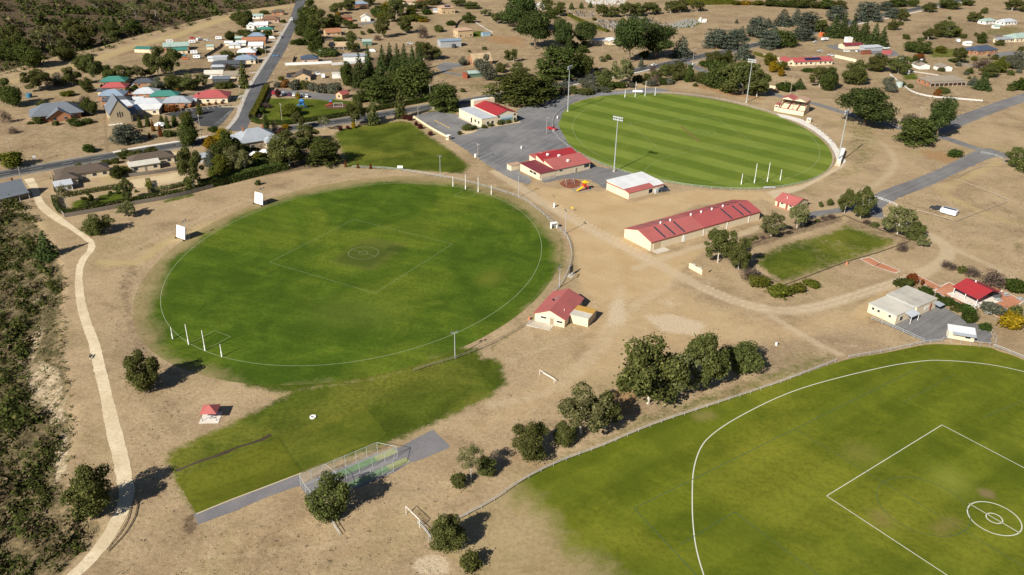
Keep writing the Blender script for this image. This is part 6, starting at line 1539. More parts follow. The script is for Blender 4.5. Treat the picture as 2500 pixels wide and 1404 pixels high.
paving([(2322, 729), (2330, 722), (2385, 750), (2378, 758)], 'brick strip below the picnic shelter slab')
paving([(2410, 690), (2420, 688), (2447, 709), (2410, 735), (2400, 728)], 'brick paving at the right end of the picnic shelter')
paving([(2449, 710), (2500, 735), (2455, 765), (2412, 737)], 'brick terrace with picnic tables right of the shelter')
paving([(2420, 764), (2436, 757), (2480, 775), (2458, 790)], 'lower brick terrace beside the yellow shrub')

# ---- grandstand
n_, a_, L_, W_ = frame3((1900, 273), (1961, 283), (1905, 262))
E = empty('grandstand', (n_[0], n_[1], 0), a_, 'small cream grandstand with red trim and twin gabled roof', 'grandstand')
D = 10.0
cm = WALL['cream']
MB().box(0, L_, D - .3, D, 0, 7.2).build('back_wall', cm, E)
for x in (0, L_ - .3): MB().add([(x, .1, 0), (x + .3, .1, 0), (x + .3, D - .32, 0), (x, D - .32, 0), (x, .1, 2.4), (x + .3, .1, 2.4), (x + .3, D - .32, 7.0), (x, D - .32, 7.0)], [(0, 3, 2, 1), (4, 5, 6, 7), (0, 1, 5, 4), (1, 2, 6, 5), (2, 3, 7, 6), (3, 0, 4, 7)]).build('side_wall', cm, E)
for k in range(6): MB().box(.32, L_ - .32, .2 + 1.45 * k, .2 + 1.45 * (k + 1) - .01, 0, 1.4 + .55 * k).build('seating_tier', cm, E)
MB().box(0, L_, -.1, .08, 0, 2.5).build('front_wall', cm, E)
MB().box(-.05, L_ + .05, -.18, -.11, 2.3, 2.6).build('rail', TRIMRED, E)
for x in (L_ * .3, L_ * .66): MB().add([(x, .1, 2.0), (x + .5, .1, 2.0), (x + .5, D - .4, 5.3), (x, D - .4, 5.3), (x, .1, 2.15), (x + .5, .1, 2.15), (x + .5, D - .4, 5.45), (x, D - .4, 5.45)], [(0, 3, 2, 1), (4, 5, 6, 7), (0, 1, 5, 4), (1, 2, 6, 5), (2, 3, 7, 6), (3, 0, 4, 7)]).build('aisle', TRIMRED, E)
b = MB(); gable_solid(b, 0, L_ / 2, 2.0, D, 7.2, 1.3, .2, .0, .12, axis='y'); b.build('roof', roofm('faded'), E)
b = MB(); gable_solid(b, L_ / 2 + .02, L_, 2.0, D, 7.2, 1.3, .2, .0, .12, axis='y'); b.build('roof', roofm('salmon'), E)
for x in (.25, L_ / 2, L_ - .25): MB().bar((x, 2.4, 2.0), (x, 2.4, 7.2), .12, 6).build('column', TRIMRED, E)
for xx in (0, L_ / 2 + .02):
    MB().add([(xx + .1, 2.02, 7.05), (xx + L_ / 2 - .1, 2.02, 7.05), (xx + L_ / 4, 2.02, 8.3), (xx + .1, 2.12, 7.05), (xx + L_ / 2 - .1, 2.12, 7.05), (xx + L_ / 4, 2.12, 8.3)], [(0, 1, 2), (5, 4, 3), (0, 3, 4, 1), (1, 4, 5, 2), (2, 5, 3, 0)]).build('gable_board', cm, E)
E2 = empty('commentary_box', (n_[0] + math.cos(a_) * -2.6, n_[1] + math.sin(a_) * -2.6, 0), a_, 'small cream box with a red roof beside the grandstand', 'box')
volume(E2, 0, 2.2, .5, 6, 3.6, 'flat', 0, 'faded', 'cream'); window(E2, 'front', 1.1, 2.6, 1.4, .7, (0, 2.2, .5, 6))

# ---- gazebo
p = G(516, 1018)
E = empty('gazebo', (p.x, p.y, 0), R(4), 'little open gazebo with red pyramid roof on a white slab', 'gazebo')
b = MB(); s_ = 2.0; b.add([(-s_, -s_, 2.3), (s_, -s_, 2.3), (s_, s_, 2.3), (-s_, s_, 2.3), (0, 0, 3.6), (-s_, -s_, 2.2), (s_, -s_, 2.2), (s_, s_, 2.2), (-s_, s_, 2.2)], [(0, 1, 4), (1, 2, 4), (2, 3, 4), (3, 0, 4), (8, 7, 6, 5), (0, 5, 6, 1), (1, 6, 7, 2), (2, 7, 8, 3), (3, 8, 5, 0)])
b.build('roof', roofm('faded'), E)
for x in (-1.7, 1.7):
    for y in (-1.7, 1.7): MB().bar((x, y, 0), (x, y, 2.25), .06, 6).build('post', WALL['dark'], E)
MB().box(-2.3, 2.3, -2.6, 2.0, 0, .1).build('slab', M_PALECONC, E)
MB().box(-.8, .8, -.4, .4, .68, .76).build('table_top', STEEL, E); MB().box(-.1, .1, -.3, .3, .1, .68).build('table_leg', STEEL, E)
for y in (-.9, .9): MB().box(-.8, .8, y - .15, y + .15, .42, .48).box(-.06, .06, y - .1, y + .1, .1, .42).build('bench', STEEL, E)

# ---- bin enclosure
n_, a_, L_, W_ = frame3((1713, 671), (1730, 666), (1678, 655))
E = empty('bin_enclosure', (n_[0], n_[1], 0), a_, 'open cream walled stall enclosure with white panels beside the gum trees', 'enclosure')
W_ = abs(W_)
MB().box(-.1, .05, 0, W_, 0, 1.9).build('wall', cm, E); MB().box(.06, L_, -.1, .05, 0, 1.9).build('wall', WALL['tan'], E)
for y in (W_ * .45, W_ * .95): MB().add([(.1, y - .1, .4), (2.6, y - .1, .4), (2.6, y, 1.0), (.1, y, 1.9), (.1, y - .2, 1.9)], [(0, 1, 2, 3), (0, 3, 4), (0, 4, 1), (1, 4, 3, 2)]).build('panel', WHITEP, E)

# ------------------------------------------------------------------ poles and light towers
CONCP = paint('pole_steel', (.36, .38, .39), .5, .4, dirt=.15); TIMB = paint('pole_timber', (.33, .29, .24), .9, .1, dirt=.4, scale=2)
LAMPG = paint('lamp_glass', (.42, .44, .46), .2, .5, dirt=.05)
_tower = None
def light_tower(px, py, h, label):
    p = G(px, py)
    E = empty('floodlight_tower', p, math.atan2(RC_[1] - p.y, RC_[0] - p.x), label, 'floodlight', 'floodlight towers around the far oval')
    MB().bar((0, 0, 0), (0, 0, h * .5), .3, 12, .22).bar((0, 0, h * .5), (0, 0, h), .22, 12, .12).build('pole', CONCP, E)
    MB().bar((0, 0, 0), (0, 0, .5), .6, 10).build('footing', M_CONC, E)
    for k, z in enumerate((h - .2, h - 1.3)):
        MB().box(-.08, .08, -2.4, 2.4, z - .07, z + .07).build('crossarm', STEEL, E)
        for j in range(6):
            y = -2.1 + .84 * j
            MB().box(.1, .45, y - .3, y + .3, z - .25, z + .42).build('lamp', LAMPG, E)
light_tower(1499, 419, 24.6, 'tall floodlight tower between the clubhouse and the white roofed shed')
light_tower(2044, 400, 25.0, 'tall floodlight tower at the dugout right of the far oval')
light_tower(1822, 251, 24.8, 'tall floodlight tower before the trees behind the far oval')
light_tower(1386, 272, 24.8, 'tall floodlight tower on the gravel left of the far oval')
def sport_pole(px, py, yt, label, c=LC):
    p = G(px, py); h = height_to(p, yt)
    E = empty('oval_light_pole', p, math.atan2(c[1] - p.y, c[0] - p.x), label, 'light pole', 'light poles around the left oval')
    MB().bar((0, 0, 0), (0, 0, h), .14, 8, .09).build('pole', CONCP, E)
    MB().box(-.05, .05, -.9, .9, h - .1, h + .02).build('crossarm', STEEL, E)
    for y in (-.75, .75): MB().box(.06, .36, y - .24, y + .24, h - .15, h + .3).build('lamp', paint('dark_lamp', (.12, .13, .14)), E)
sport_pole(1265.5, 482, 431, 'light pole beside the dirt track opposite the play area'); sport_pole(1380, 571, 514, 'light pole by the white coach box on the right of the left oval')
sport_pole(1365.5, 703, 651, 'light pole behind the pavilion roof'); sport_pole(1075, 432, 381, 'light pole on the park field side of the left oval fence')
sport_pole(1111, 875, 812, 'light pole at the near fence of the left oval'); sport_pole(644, 502, 460, 'light pole beside the right sight screen'); sport_pole(456, 583, 539, 'light pole beside the left sight screen')
def power_pole(px, py, yt, label, ang=0.0, arm=True):
    p = G(px, py); h = height_to(p, yt)
    E = empty('power_pole', p, ang, label, 'power pole', 'timber power poles')
    MB().bar((0, 0, 0), (0, 0, h), .17, 8, .12).build('pole', TIMB, E)
    if arm:
        MB().box(-.06, .06, -1.2, 1.2, h - .7, h - .55).build('crossarm', TIMB, E)
        for y in (-1.0, 0.0 + .35, 1.0): MB().bar((0, y, h - .55), (0, y, h - .3), .07, 6).build('insulator', WHITEP, E)
    else: MB().bar((0, 0, h - .1), (1.6, 0, h + .2), .05, 6).box(1.5, 2.2, -.12, .12, h + .12, h + .26).build('lamp_arm', STEEL, E)
for px, py, yt, lab in ((707, 38, 19, 'at the top of the village street'), (686, 78, 54, 'left of the street by the brown hip roof'), (671, 111, 92, 'left of the street by the pale blue roof'), (650, 141, 112, 'left of the street by the white roofs'), (633, 171, 139, 'left of the street below the blue hip roof'),
                        (616, 200, 166, 'left of the street by the taupe gable'), (672, 211, 178, 'right of the street above the park'), (590, 256, 208, 'at the street corner by the large red hip roof'), (690, 304, 252, 'beside the park hedge at the highway'), (705, 136, 118, 'right of the street by the bare paddock'),
                        (1051, 263, 206, 'between the hedge and the hall corner cypress'), (492, 336, 279, 'in front of the church car park'), (26, 370, 333, 'in the paddock at the far left'), (56, 453, 406, 'beside the start of the walking path'), (110, 387, 366, 'on the highway verge right of the yellow green shrub'),
                        (1470, 131, 96, 'before the white roofed house in the pines'), (1647, 138, 117, 'left of the silver cedar by the highway'), (1909, 78, 65, 'in the silver cedar grove'), (2140, 48, 20, 'beside the highway at the upper right'), (2036, 56, 35, 'behind the dark cypress screen'),
                        (2244, 296, 260, 'behind the lane side pine at the right'), (2192, 316, 290, 'left of the lane side cypress'), (1167, 392, 350, 'beside the hall driveway on the park field'), (443, 272, 238, 'beside the blue grey unit at the church car park'), (596, 160, 130, 'thin one behind the blue hip roof')):
    power_pole(px, py, yt, 'timber power pole ' + lab, R(35))
for px, py, yt, lab in ((1464, 173, 142, 'beside the highway behind the hall trees'), (1691, 156, 119, 'at the highway junction behind the far oval'), (1929, 231, 184, 'behind the grandstand'), (1334, 328, 286, 'beside the red car in the gravel car park'), (1021, 289, 261, 'at the hall driveway entrance')):
    power_pole(px, py, yt, 'street light pole ' + lab, R(-60), False)

# ------------------------------------------------------------------ goal posts
def goal_set(rows, place):
    for i, (bx, by, ty) in enumerate(rows):
        p = G(bx, by); h = height_to(p, ty)
        o = MB().bar((0, 0, 0), (0, 0, h), .13, 10, .1).bar((0, 0, 0), (0, 0, 1.6), .2, 10).build('goal_post', WHITEP, None, p)
        tag(o, ('tall white goal post' if i in (1, 2) else 'short white behind post') + ' ' + place + ', ' + ('left of the pair' if i < 2 else 'right of the pair'), 'goal post', 'goal posts ' + place)
goal_set([(422, 827, 799), (461, 841, 792), (501, 856, 807), (542, 871, 841)], 'at the near end of the left oval')
goal_set([(1106, 455, 431), (1136.5, 462, 426), (1167.5, 469, 432), (1199.5, 475, 452)], 'at the far end of the left oval')
goal_set([(1809.5, 450.5, 424), (1841.5, 447, 399), (1873, 443.5, 397), (1904.5, 440, 414)], 'at the near end of the striped oval')
goal_set([(1525.5, 237.5, 218), (1550.5, 236.5, 200), (1574.5, 235, 198), (1599, 233.5, 213)], 'at the far end of the striped oval')

# ------------------------------------------------------------------ fences
def fence(name, pts_px, label, h=1.0, step=3.5, rails=(1.0,), mat=None, r=.035, post=.05, world=None, panel=None, cat='fence'):
    P = resample(unproj(smooth_line(pts_px)) if world is None else world, step)
    mat = mat or STEEL
    E = empty(name, (P[0][0], P[0][1], 0), 0, label, cat)
    Q = P - P[0]
    pm = MB().bar((0, 0, 0), (0, 0, h), post, 6).mesh('post', mat)
    for x, y in Q: link('post', pm, E, (x, y, 0))
    for z in rails:
        b = MB()
        for (x0, y0), (x1, y1) in zip(Q[:-1], Q[1:]): b.bar((x0, y0, z), (x1, y1, z), r, 5)
        b.build('rail', mat, E)
    if panel is not None:
        for (x0, y0), (x1, y1) in zip(Q[:-1], Q[1:]):
            L = math.hypot(x1 - x0, y1 - y0)
            MB().box(0, L, -.02, .02, .05, h - .04).build('panel', panel, E, (x0, y0, 0), (0, 0, math.atan2(y1 - y0, x1 - x0)))
    return E
fence('oval_fence', [(860, 410), (960, 415), (1075, 433), (1160, 451), (1265, 483), (1310, 511), (1350, 546), (1382, 577), (1395, 614), (1391, 650), (1372, 692), (1352, 715)], 'steel rail fence along the far right side of the left oval', 1.05, 4, (1.05, .55), STEEL, .06)
fence('oval_fence', [(1298, 787), (1250, 815), (1200, 842), (1115, 876), (1060, 892), (1010, 908)], 'steel rail fence along the near right side of the left oval', 1.0, 4, (1.0, .5), WOOD, .06)
_fe = ell_world(FE['c'], FE['a'] + .8, FE['b'] + .8, FE['ang'], 140)
_fd = np.array([row_of(x, y, 0) for x, y in _fe]); _st = int(np.argmin(_fd)); _fe = np.roll(_fe, -_st, 0)
fence('oval_fence', None, 'low steel fence ringing the striped far oval', 1.0, 4, (1.0, .5), STEEL, .05, world=np.vstack([_fe, _fe[:1]]))
fence('field_fence', [(1046, 1322), (1100, 1282), (1200, 1228), (1270, 1180), (1360, 1134), (1480, 1088), (1600, 1038), (1750, 988), (1900, 938), (2040, 884)], 'long steel rail fence along the near field', 1.05, 3.5, (1.05, .6), STEEL, .055)
fence('field_fence', [(2070, 876), (2160, 860), (2255, 840), (2300, 836)], 'short steel fence right of the field gate', 1.05, 3.5, (1.05, .6), STEEL, .055)
fence('field_fence', [(2425, 848), (2500, 878), (2580, 915)], 'steel fence at the right edge of the near field', 1.05, 3.5, (1.05, .6), STEEL, .07)
fence('yard_fence', [(2127, 780), (2185, 803), (2256, 836)], 'steel rail fence before the flat roofed building', 1.0, 3, (1.0, .5), STEEL, .06)
fence('yard_fence', [(2300, 836), (2330, 838), (2425, 848), (2420, 815)], 'wire mesh fence behind the small hut', 1.6, 2.5, (1.6,), STEEL, .04)
PALING = paint('grey_palings', (.19, .165, .14), .95, .05, dirt=.5, scale=2, stripe=5)
WHITEPAL = paint('white_palings', (.72, .73, .74), .8, .1, dirt=.15)
fence('paling_fence', [(132, 503), (158, 530)], 'grey paling fence at the left end of the walled gardens', 1.7, 2.4, (1.5,), WOOD, .04, panel=PALING)
fence('paling_fence', [(158, 531), (240, 517), (330, 500), (430, 482), (520, 459)], 'long grey paling fence below the walled gardens', 1.7, 2.4, (1.5,), WOOD, .04, panel=PALING)
fence('paling_fence', [(316, 432), (380, 424), (440, 414)], 'grey paling fence above the sandy court', 1.6, 2.4, (1.5,), WOOD, .04, panel=PALING)
fence('paling_fence', [(130, 430), (133, 470)], 'dark fence left of the brown roofed house', 1.8, 2.4, (1.5,), WOOD, .04, panel=PALING)
fence('white_fence', [(697, 160), (770, 157), (810, 155)], 'white fence before the navy roofed house', 1.8, 3, (1.7,), WHITEP, .04, panel=WHITEPAL)
fence('white_fence', [(810, 160), (900, 152)], 'white fence before the white sheds', 1.8, 3, (1.7,), WHITEP, .04, panel=WHITEPAL)
fence('white_fence', [(2208, 213), (2228, 227), (2270, 238), (2340, 244), (2398, 249)], 'white rail fence below the verandah house', 1.2, 3, (1.15, .8, .45), WHITEP, .1)
fence('white_fence', [(2172, 184), (2190, 199)], 'white rail fence left of the grey tank', 1.2, 3, (1.15, .8, .45), WHITEP, .1)
fence('white_fence', [(2222, 177), (2290, 187)], 'white rail fence behind the verandah house', 1.2, 3, (1.15, .7), WHITEP, .08)
fence('white_fence', [(1162, 57), (1185, 72), (1203, 82)], 'white rail fence beyond the tan two storey house', 1.2, 3, (1.15, .7), WHITEP, .08)
LOG = paint('dark_log', (.10, .075, .055), .95, .05, dirt=.4, scale=2)
for pts, lab in (([(1824, 603), (1870, 584), (1960, 556), (2062, 528)], 'along the far long side'), ([(2064, 529), (2130, 556), (2222, 588)], 'along the right end'), ([(2222, 590), (2150, 616), (2060, 643), (1960, 681), (1912, 698)], 'along the near long side'), ([(1910, 697), (1880, 682), (1855, 668)], 'along the left end')):
    fence('log_barrier', pts, 'low dark log barrier ' + lab + ' of the small green field', .45, 2.6, (.42,), LOG, .1, cat='barrier')
for pts, lab in (([(2338, 442), (2395, 463), (2460, 490)], 'running down from the gravel driveway'), ([(2460, 494), (2400, 516), (2330, 544)], 'right of the parked caravan'), ([(2238, 516), (2290, 530), (2325, 540)], 'below the parked caravan'), ([(2336, 436), (2385, 412), (2430, 407)], 'beside the gravel driveway')):
    fence('log_barrier', pts, 'pale timber rail barrier ' + lab, .6, 3.0, (.55,), paint('pale_rail', (.38, .33, .26)), .11, cat='barrier')
fence('pipe_gate', [(2128, 483), (2160, 492), (2190, 505)], 'white pipe gate across the gravel driveway', 1.1, 3.2, (1.05, .5), WHITEP, .07, cat='gate')
fence('pipe_gate', [(2395, 375), (2440, 385), (2452, 398)], 'steel pipe gate at the lane corner', 1.1, 3.0, (1.05, .5), STEEL, .06, cat='gate')
fence('path_edging', [(337, 1228), (330, 1262), (305, 1305), (266, 1346)], 'curved log edging along the lower walking path', .3, 1.6, (.2,), LOG, .09, cat='edging')
fence('path_edging', [(320, 1240), (312, 1270), (292, 1305), (262, 1342)], 'inner log edging along the lower walking path', .3, 1.6, (.2,), LOG, .07, cat='edging')
fence('wire_fence', [(250, 280), (252, 320), (258, 372)], 'thin post and wire fence across the dry paddock', 1.2, 4, (1.1, .6), WOOD, .03)
fence('wire_fence', [(1350, 485), (1348, 478)], 'short timber barrier by the dirt track', .9, 2, (.8,), WOOD, .05, cat='barrier')
CREAMW = WALL['cream']
def low_wall(pts, label, h=.9, w=.3, mat=None):
    P = resample(unproj(smooth_line(pts)), 3)
    E = empty('low_wall', (P[0][0], P[0][1], 0), 0, label, 'wall')
    for (x0, y0), (x1, y1) in zip(P[:-1] - P[0], P[1:] - P[0]):
        L = math.hypot(x1 - x0, y1 - y0)
        MB().box(0, L - .02, -w / 2, w / 2, 0, h).build('wall_block', mat or CREAMW, E, (x0, y0, 0), (0, 0, math.atan2(y1 - y0, x1 - x0)))
    return E
low_wall([(1010, 287), (1050, 313), (1088, 334)], 'low cream wall along the hall driveway', 1.0, .35)
low_wall([(1052, 267), (1080, 263)], 'white sign wall under the hall corner cypress', 1.5, .3, WHITEP)
low_wall([(1862, 137), (1905, 148)], 'cream wall with shrubs left of the pool house', 1.8, .3)
low_wall([(1877, 214), (1893, 217)], 'cream gate wall beside the lane behind the far oval', 1.6, .3)
low_wall([(2038, 140), (2090, 152)], 'cream wall with red capping round the swimming pool', 2.0, .4)
low_wall([(1690, 158), (1705, 154)], 'white kerb wall at the highway junction', .8, .6, WHITEP)
low_wall([(540, 262), (575, 262)], 'low stone wall at the car park end', .6, .4, WALL['stone'])
p = G(1095, 341); E = empty('ticket_box', p, R(-40), 'small cream ticket box at the end of the driveway wall', 'kiosk')
MB().box(-.9, .9, -.9, .9, 0, 2.1).build('wall', CREAMW, E); MB().box(-1.05, 1.05, -1.05, 1.05, 2.11, 2.3).build('roof', WHITEP, E); window(E, 'front', 0, 1.3, .8, .7, (-.9, .9, -.9, .9))
pool = lot('swimming_pool', [(1984, 137), (2020, 141), (2018, 147), (1988, 144)], .05, paint('pool_water', (.18, .45, .52), .08, .5, dirt=.1), 'turquoise swimming pool behind the maroon roofed house', 'pool', .02)

for pts, lab in (([(505, 100), (540, 112), (500, 140)], 'around the caravan yard'), ([(520, 178), (600, 165)], 'below the charcoal house'), ([(590, 150), (560, 150)], 'behind the blue hip roof'), ([(610, 128), (575, 132)], 'between the white roofs'), ([(620, 88), (585, 92)], 'behind the pale blue roof'), ([(245, 215), (262, 205), (262, 250)], 'left of the teal roofed unit'), ([(345, 200), (345, 212), (375, 214)], 'behind the dark roofed brick house'), ([(440, 236), (490, 232), (492, 250)], 'between the units and the red hip roof'), ([(720, 140), (715, 152)], 'left of the navy roofed house'), ([(785, 150), (840, 146)], 'between the navy roof and the white sheds'), ([(790, 100), (850, 95), (880, 100)], 'behind the long tan roof'), ([(700, 185), (760, 176), (830, 175)], 'behind the brown gable roof'), ([(2340, 140), (2345, 158), (2400, 165)], 'left of the blue roofed house'), ([(2430, 90), (2500, 85)], 'above the pale green roof'), ([(1150, 40), (1120, 55), (1110, 75)], 'left of the tan balcony house')):
    fence('paling_fence', pts, 'grey paling fence ' + lab, 1.6, 2.8, (1.4,), WOOD, .04, panel=PALING)
for x, y, rm, wm, lab in ((520, 150, 'lightgrey', 'white', 'behind the charcoal house'), (585, 100, 'sage', 'green', 'behind the rusty roof'), (560, 112, 'white', 'cream', 'beside the small pale roofed house'), (645, 105, 'grey', 'white', 'at the end of the rusty roof'), (610, 84, 'lightgrey', 'white', 'above the pale blue roof'), (255, 232, 'darkslate', 'cream', 'left of the blue unit'), (340, 252, 'lightgrey', 'brick', 'on the paved court'), (470, 256, 'grey', 'cream', 'right of the blue grey unit'), (790, 135, 'grey', 'white', 'under the dark wide shrub'), (870, 125, 'teal', 'cream', 'right of the long tan roof'), (2360, 112, 'white', 'white', 'behind the blue roofed house'), (2430, 70, 'sage', 'white', 'between the pale roofs at upper right'), (2205, 152, 'grey', 'white', 'among trees left of the garages'), (1065, 30, 'grey', 'white', 'left of the solar panel house')):
    house(x, y, 5.5, 4, SX, 2.2, 'gable', .9, rm, wm, 'small garden shed ' + lab, 'garden_shed', cat='shed', openings=False, group='garden sheds')
# ------------------------------------------------------------------ hedges
def hedge(pts, w, h, label, leaf='hedge', dens=26, size=.24):
    P = resample(unproj(smooth_line(pts)), .5); T = np.gradient(P, axis=0); T /= np.linalg.norm(T, axis=1)[:, None] + 1e-9; Nn = np.stack([-T[:, 1], T[:, 0]], 1)
    k = RNG.integers(0, len(P), int(len(P) * dens * 1.3 * (w + 2 * h) / 4))
    n = len(k); u = RNG.uniform(-1, 1, n); v = RNG.uniform(0, 1, n)
    top = RNG.random(n) < w / (w + 2 * h)
    side = np.where(RNG.random(n) < .5, -1.0, 1.0)
    o = np.where(top, u * w / 2, side * w / 2) + RNG.normal(0, .07, n); z = np.where(top, h, v * h) + RNG.normal(0, .07, n)
    C = np.c_[P[k] + Nn[k] * o[:, None] + T[k] * RNG.uniform(-.3, .3, n)[:, None] - P[0], np.maximum(z, .08)]
    nr = np.where(top[:, None], np.array([[0, 0, 1.0]]), np.c_[Nn[k] * side[:, None], np.zeros(n)])
    Q = quads(C, unit(nr + RNG.normal(size=(n, 3)) * .4), size)
    o = empty('hedge', (P[0][0], P[0][1], 0), 0, label, 'hedge')
    link('foliage', mesh_np('hedge', Q.reshape(-1, 3), np.arange(len(Q) * 4).reshape(-1, 4), LEAF[leaf]), o)
    b = MB()
    R0 = P - P[0]
    for i in range(0, len(R0) - 4, 4): b.bar((*R0[i], 0), (*R0[i], h * .8), .08, 4)
    link('stem', b.mesh('stem', BARK), o)
hedge([(652, 216), (636, 252), (616, 291)], 3.2, 2.6, 'tall clipped hedge along the street side of the park', 'lime', 40)
hedge([(616, 296), (640, 303), (700, 304), (790, 292), (880, 277)], 1.8, 2.2, 'clipped hedge along the highway below the park', 'hedge', 40)
hedge([(885, 276), (940, 266), (1050, 247)], 2.0, 2.4, 'clipped hedge along the highway below the pines', 'hedge', 40)
hedge([(133, 485), (140, 506), (162, 522), (240, 508), (330, 491)], 1.8, 1.6, 'bushy hedge along the inside of the paling fence', 'hedge', 30)
hedge([(330, 490), (420, 474), (490, 460)], 1.4, 1.5, 'hedge under the tall gum in the walled gardens', 'hedge', 30)
hedge([(490, 460), (560, 445), (640, 425), (700, 412)], 4.0, 3.2, 'dark hedge mass below the slate villa garden', 'deep', 26, .34)
hedge([(165, 480), (220, 470), (290, 458)], 2.2, 1.4, 'brownish hedge behind the brown roofed house', 'gum', 26)
hedge([(370, 470), (420, 460), (465, 448)], 2.2, 1.4, 'hedge below the sandy court', 'olive', 26)
hedge([(362, 445), (368, 470)], 1.6, 1.8, 'short upright hedge at the end of the sandy court', 'lime', 26)
hedge([(1386, 38), (1435, 60), (1484, 79)], 2.5, 1.8, 'green hedge along the edge of the cemetery', 'lime', 20, .4)
hedge([(1668, 12), (1730, 11), (1788, 10)], 5, 4.5, 'golden topped hedge at the top edge', 'lime', 14, .6)
hedge([(1840, 133), (1862, 140), (1895, 148)], 1.0, 2.2, 'row of small upright garden plants left of the pool house', 'lime', 26)
hedge([(497, 345), (560, 332)], 1.2, 1.2, 'low hedge beside the highway before the villa', 'hedge', 26)

# ------------------------------------------------------------------ vehicles
TYRE = paint('tyre_rubber', (.02, .02, .02), .9, .1); 
def carp(n, c): return paint('car_' + n, c, .3, .5, dirt=.08)
CARC = {'white': carp('white', (.72, .73, .74)), 'red': carp('red', (.45, .02, .03)), 'navy': carp('navy', (.025, .04, .07)), 'silver': carp('silver', (.42, .44, .46)), 'purple': carp('purple', (.10, .03, .07)), 'orange': carp('orange', (.6, .14, .03)), 'teal': carp('teal', (.08, .22, .28)), 'blue': carp('blue', (.10, .2, .35)), 'black': carp('black', (.03, .03, .035))}
def wheels(E, xs, w, r=.33):
    for x in xs:
        for y in (-w / 2 + .1, w / 2 - .1):
            o = MB().bar((x, y - .11, r), (x, y + .11, r), r, 12).build('wheel', TYRE, E)
            MB().bar((x, y - .125, r), (x, y + .125, r), r * .55, 8).build('rim', STEEL, o)
def car(px, py, ang, col, kind, label, group='parked vehicles'):
    p = G(px, py); E = empty({'ute': 'utility_truck', 'van': 'van', 'suv': 'parked_car', 'sedan': 'parked_car', 'truck': 'truck'}[kind], p, R(ang), label, {'ute': 'ute', 'van': 'van', 'truck': 'truck'}.get(kind, 'car'), group)
    M = CARC[col]; w = 1.85
    if kind in ('sedan', 'suv'):
        up = .25 if kind == 'suv' else 0
        MB().extr([(-2.2, .3), (2.2, .3), (2.25, .62 + up * .6), (1.95, .82 + up), (1.05, .95 + up), (-2.1, .98 + up), (-2.25, .65)], -w / 2, w / 2).build('body', M, E, bevel=.06)
        bk = -2.0 if kind == 'suv' else -1.75
        MB().extr([(bk, .96 + up), (1.0, .96 + up), (.3, 1.42 + up), (bk + .35, 1.44 + up)], -w / 2 + .1, w / 2 - .1).build('window', GLASS, E)
        MB().box(bk + .4, .25, -w / 2 + .14, w / 2 - .14, 1.42 + up, 1.5 + up).build('roof', M, E, bevel=.03)
        for y in (-.6, .6): MB().box(2.2, 2.27, y - .2, y + .2, .6 + up * .5, .75 + up * .5).build('headlight', LAMPG, E)
        wheels(E, (-1.35, 1.4), w)
    elif kind == 'ute':
        MB().extr([(-.4, .35), (2.5, .35), (2.55, .8), (1.5, 1.05), (-.4, 1.1)], -w / 2, w / 2).build('body', M, E, bevel=.06)
        MB().extr([(-.35, 1.08), (1.5, 1.06), (.9, 1.62), (-.3, 1.64)], -w / 2 + .1, w / 2 - .1).build('window', GLASS, E)
        MB().box(-.25, .85, -w / 2 + .12, w / 2 - .12, 1.63, 1.7).build('roof', M, E)
        MB().box(-2.6, -.45, -w / 2, w / 2, .75, .85).box(-2.6, -.45, -w / 2, -w / 2 + .06, .85, 1.2).box(-2.6, -.45, w / 2 - .06, w / 2, .85, 1.2).box(-2.6, -2.54, -w / 2 + .06, w / 2 - .06, .85, 1.2).build('tray', STEEL if col != 'red' else M, E)
        for y in (-.6, .6): MB().box(2.5, 2.57, y - .2, y + .2, .7, .85).build('headlight', LAMPG, E)
        wheels(E, (-1.7, 1.6), w, .36)
    elif kind == 'truck':
        MB().box(1.6, 3.2, -1.05, 1.05, .6, 2.5).build('cab', M, E, bevel=.12)
        MB().box(2.9, 3.23, -.9, .9, 1.5, 2.2).build('window', GLASS, E)
        MB().box(-3.2, 1.5, -1.15, 1.15, .9, 1.1).build('tray', STEEL, E); MB().box(-3.1, 1.2, -1.1, 1.1, 1.11, 2.6).build('load_box', M, E, bevel=.05)
        wheels(E, (-2.2, 2.3), 2.2, .45)
    else:
        MB().extr([(-2.4, .35), (2.4, .35), (2.45, .9), (1.9, 1.2), (1.3, 2.0), (-2.35, 2.05)], -.95, .95).build('body', M, E, bevel=.08)
        MB().extr([(1.38, 1.95), (1.95, 1.2), (1.98, 1.22), (1.42, 1.98)], -.8, .8).build('window', GLASS, E)
        wheels(E, (-1.5, 1.6), w)
    return E
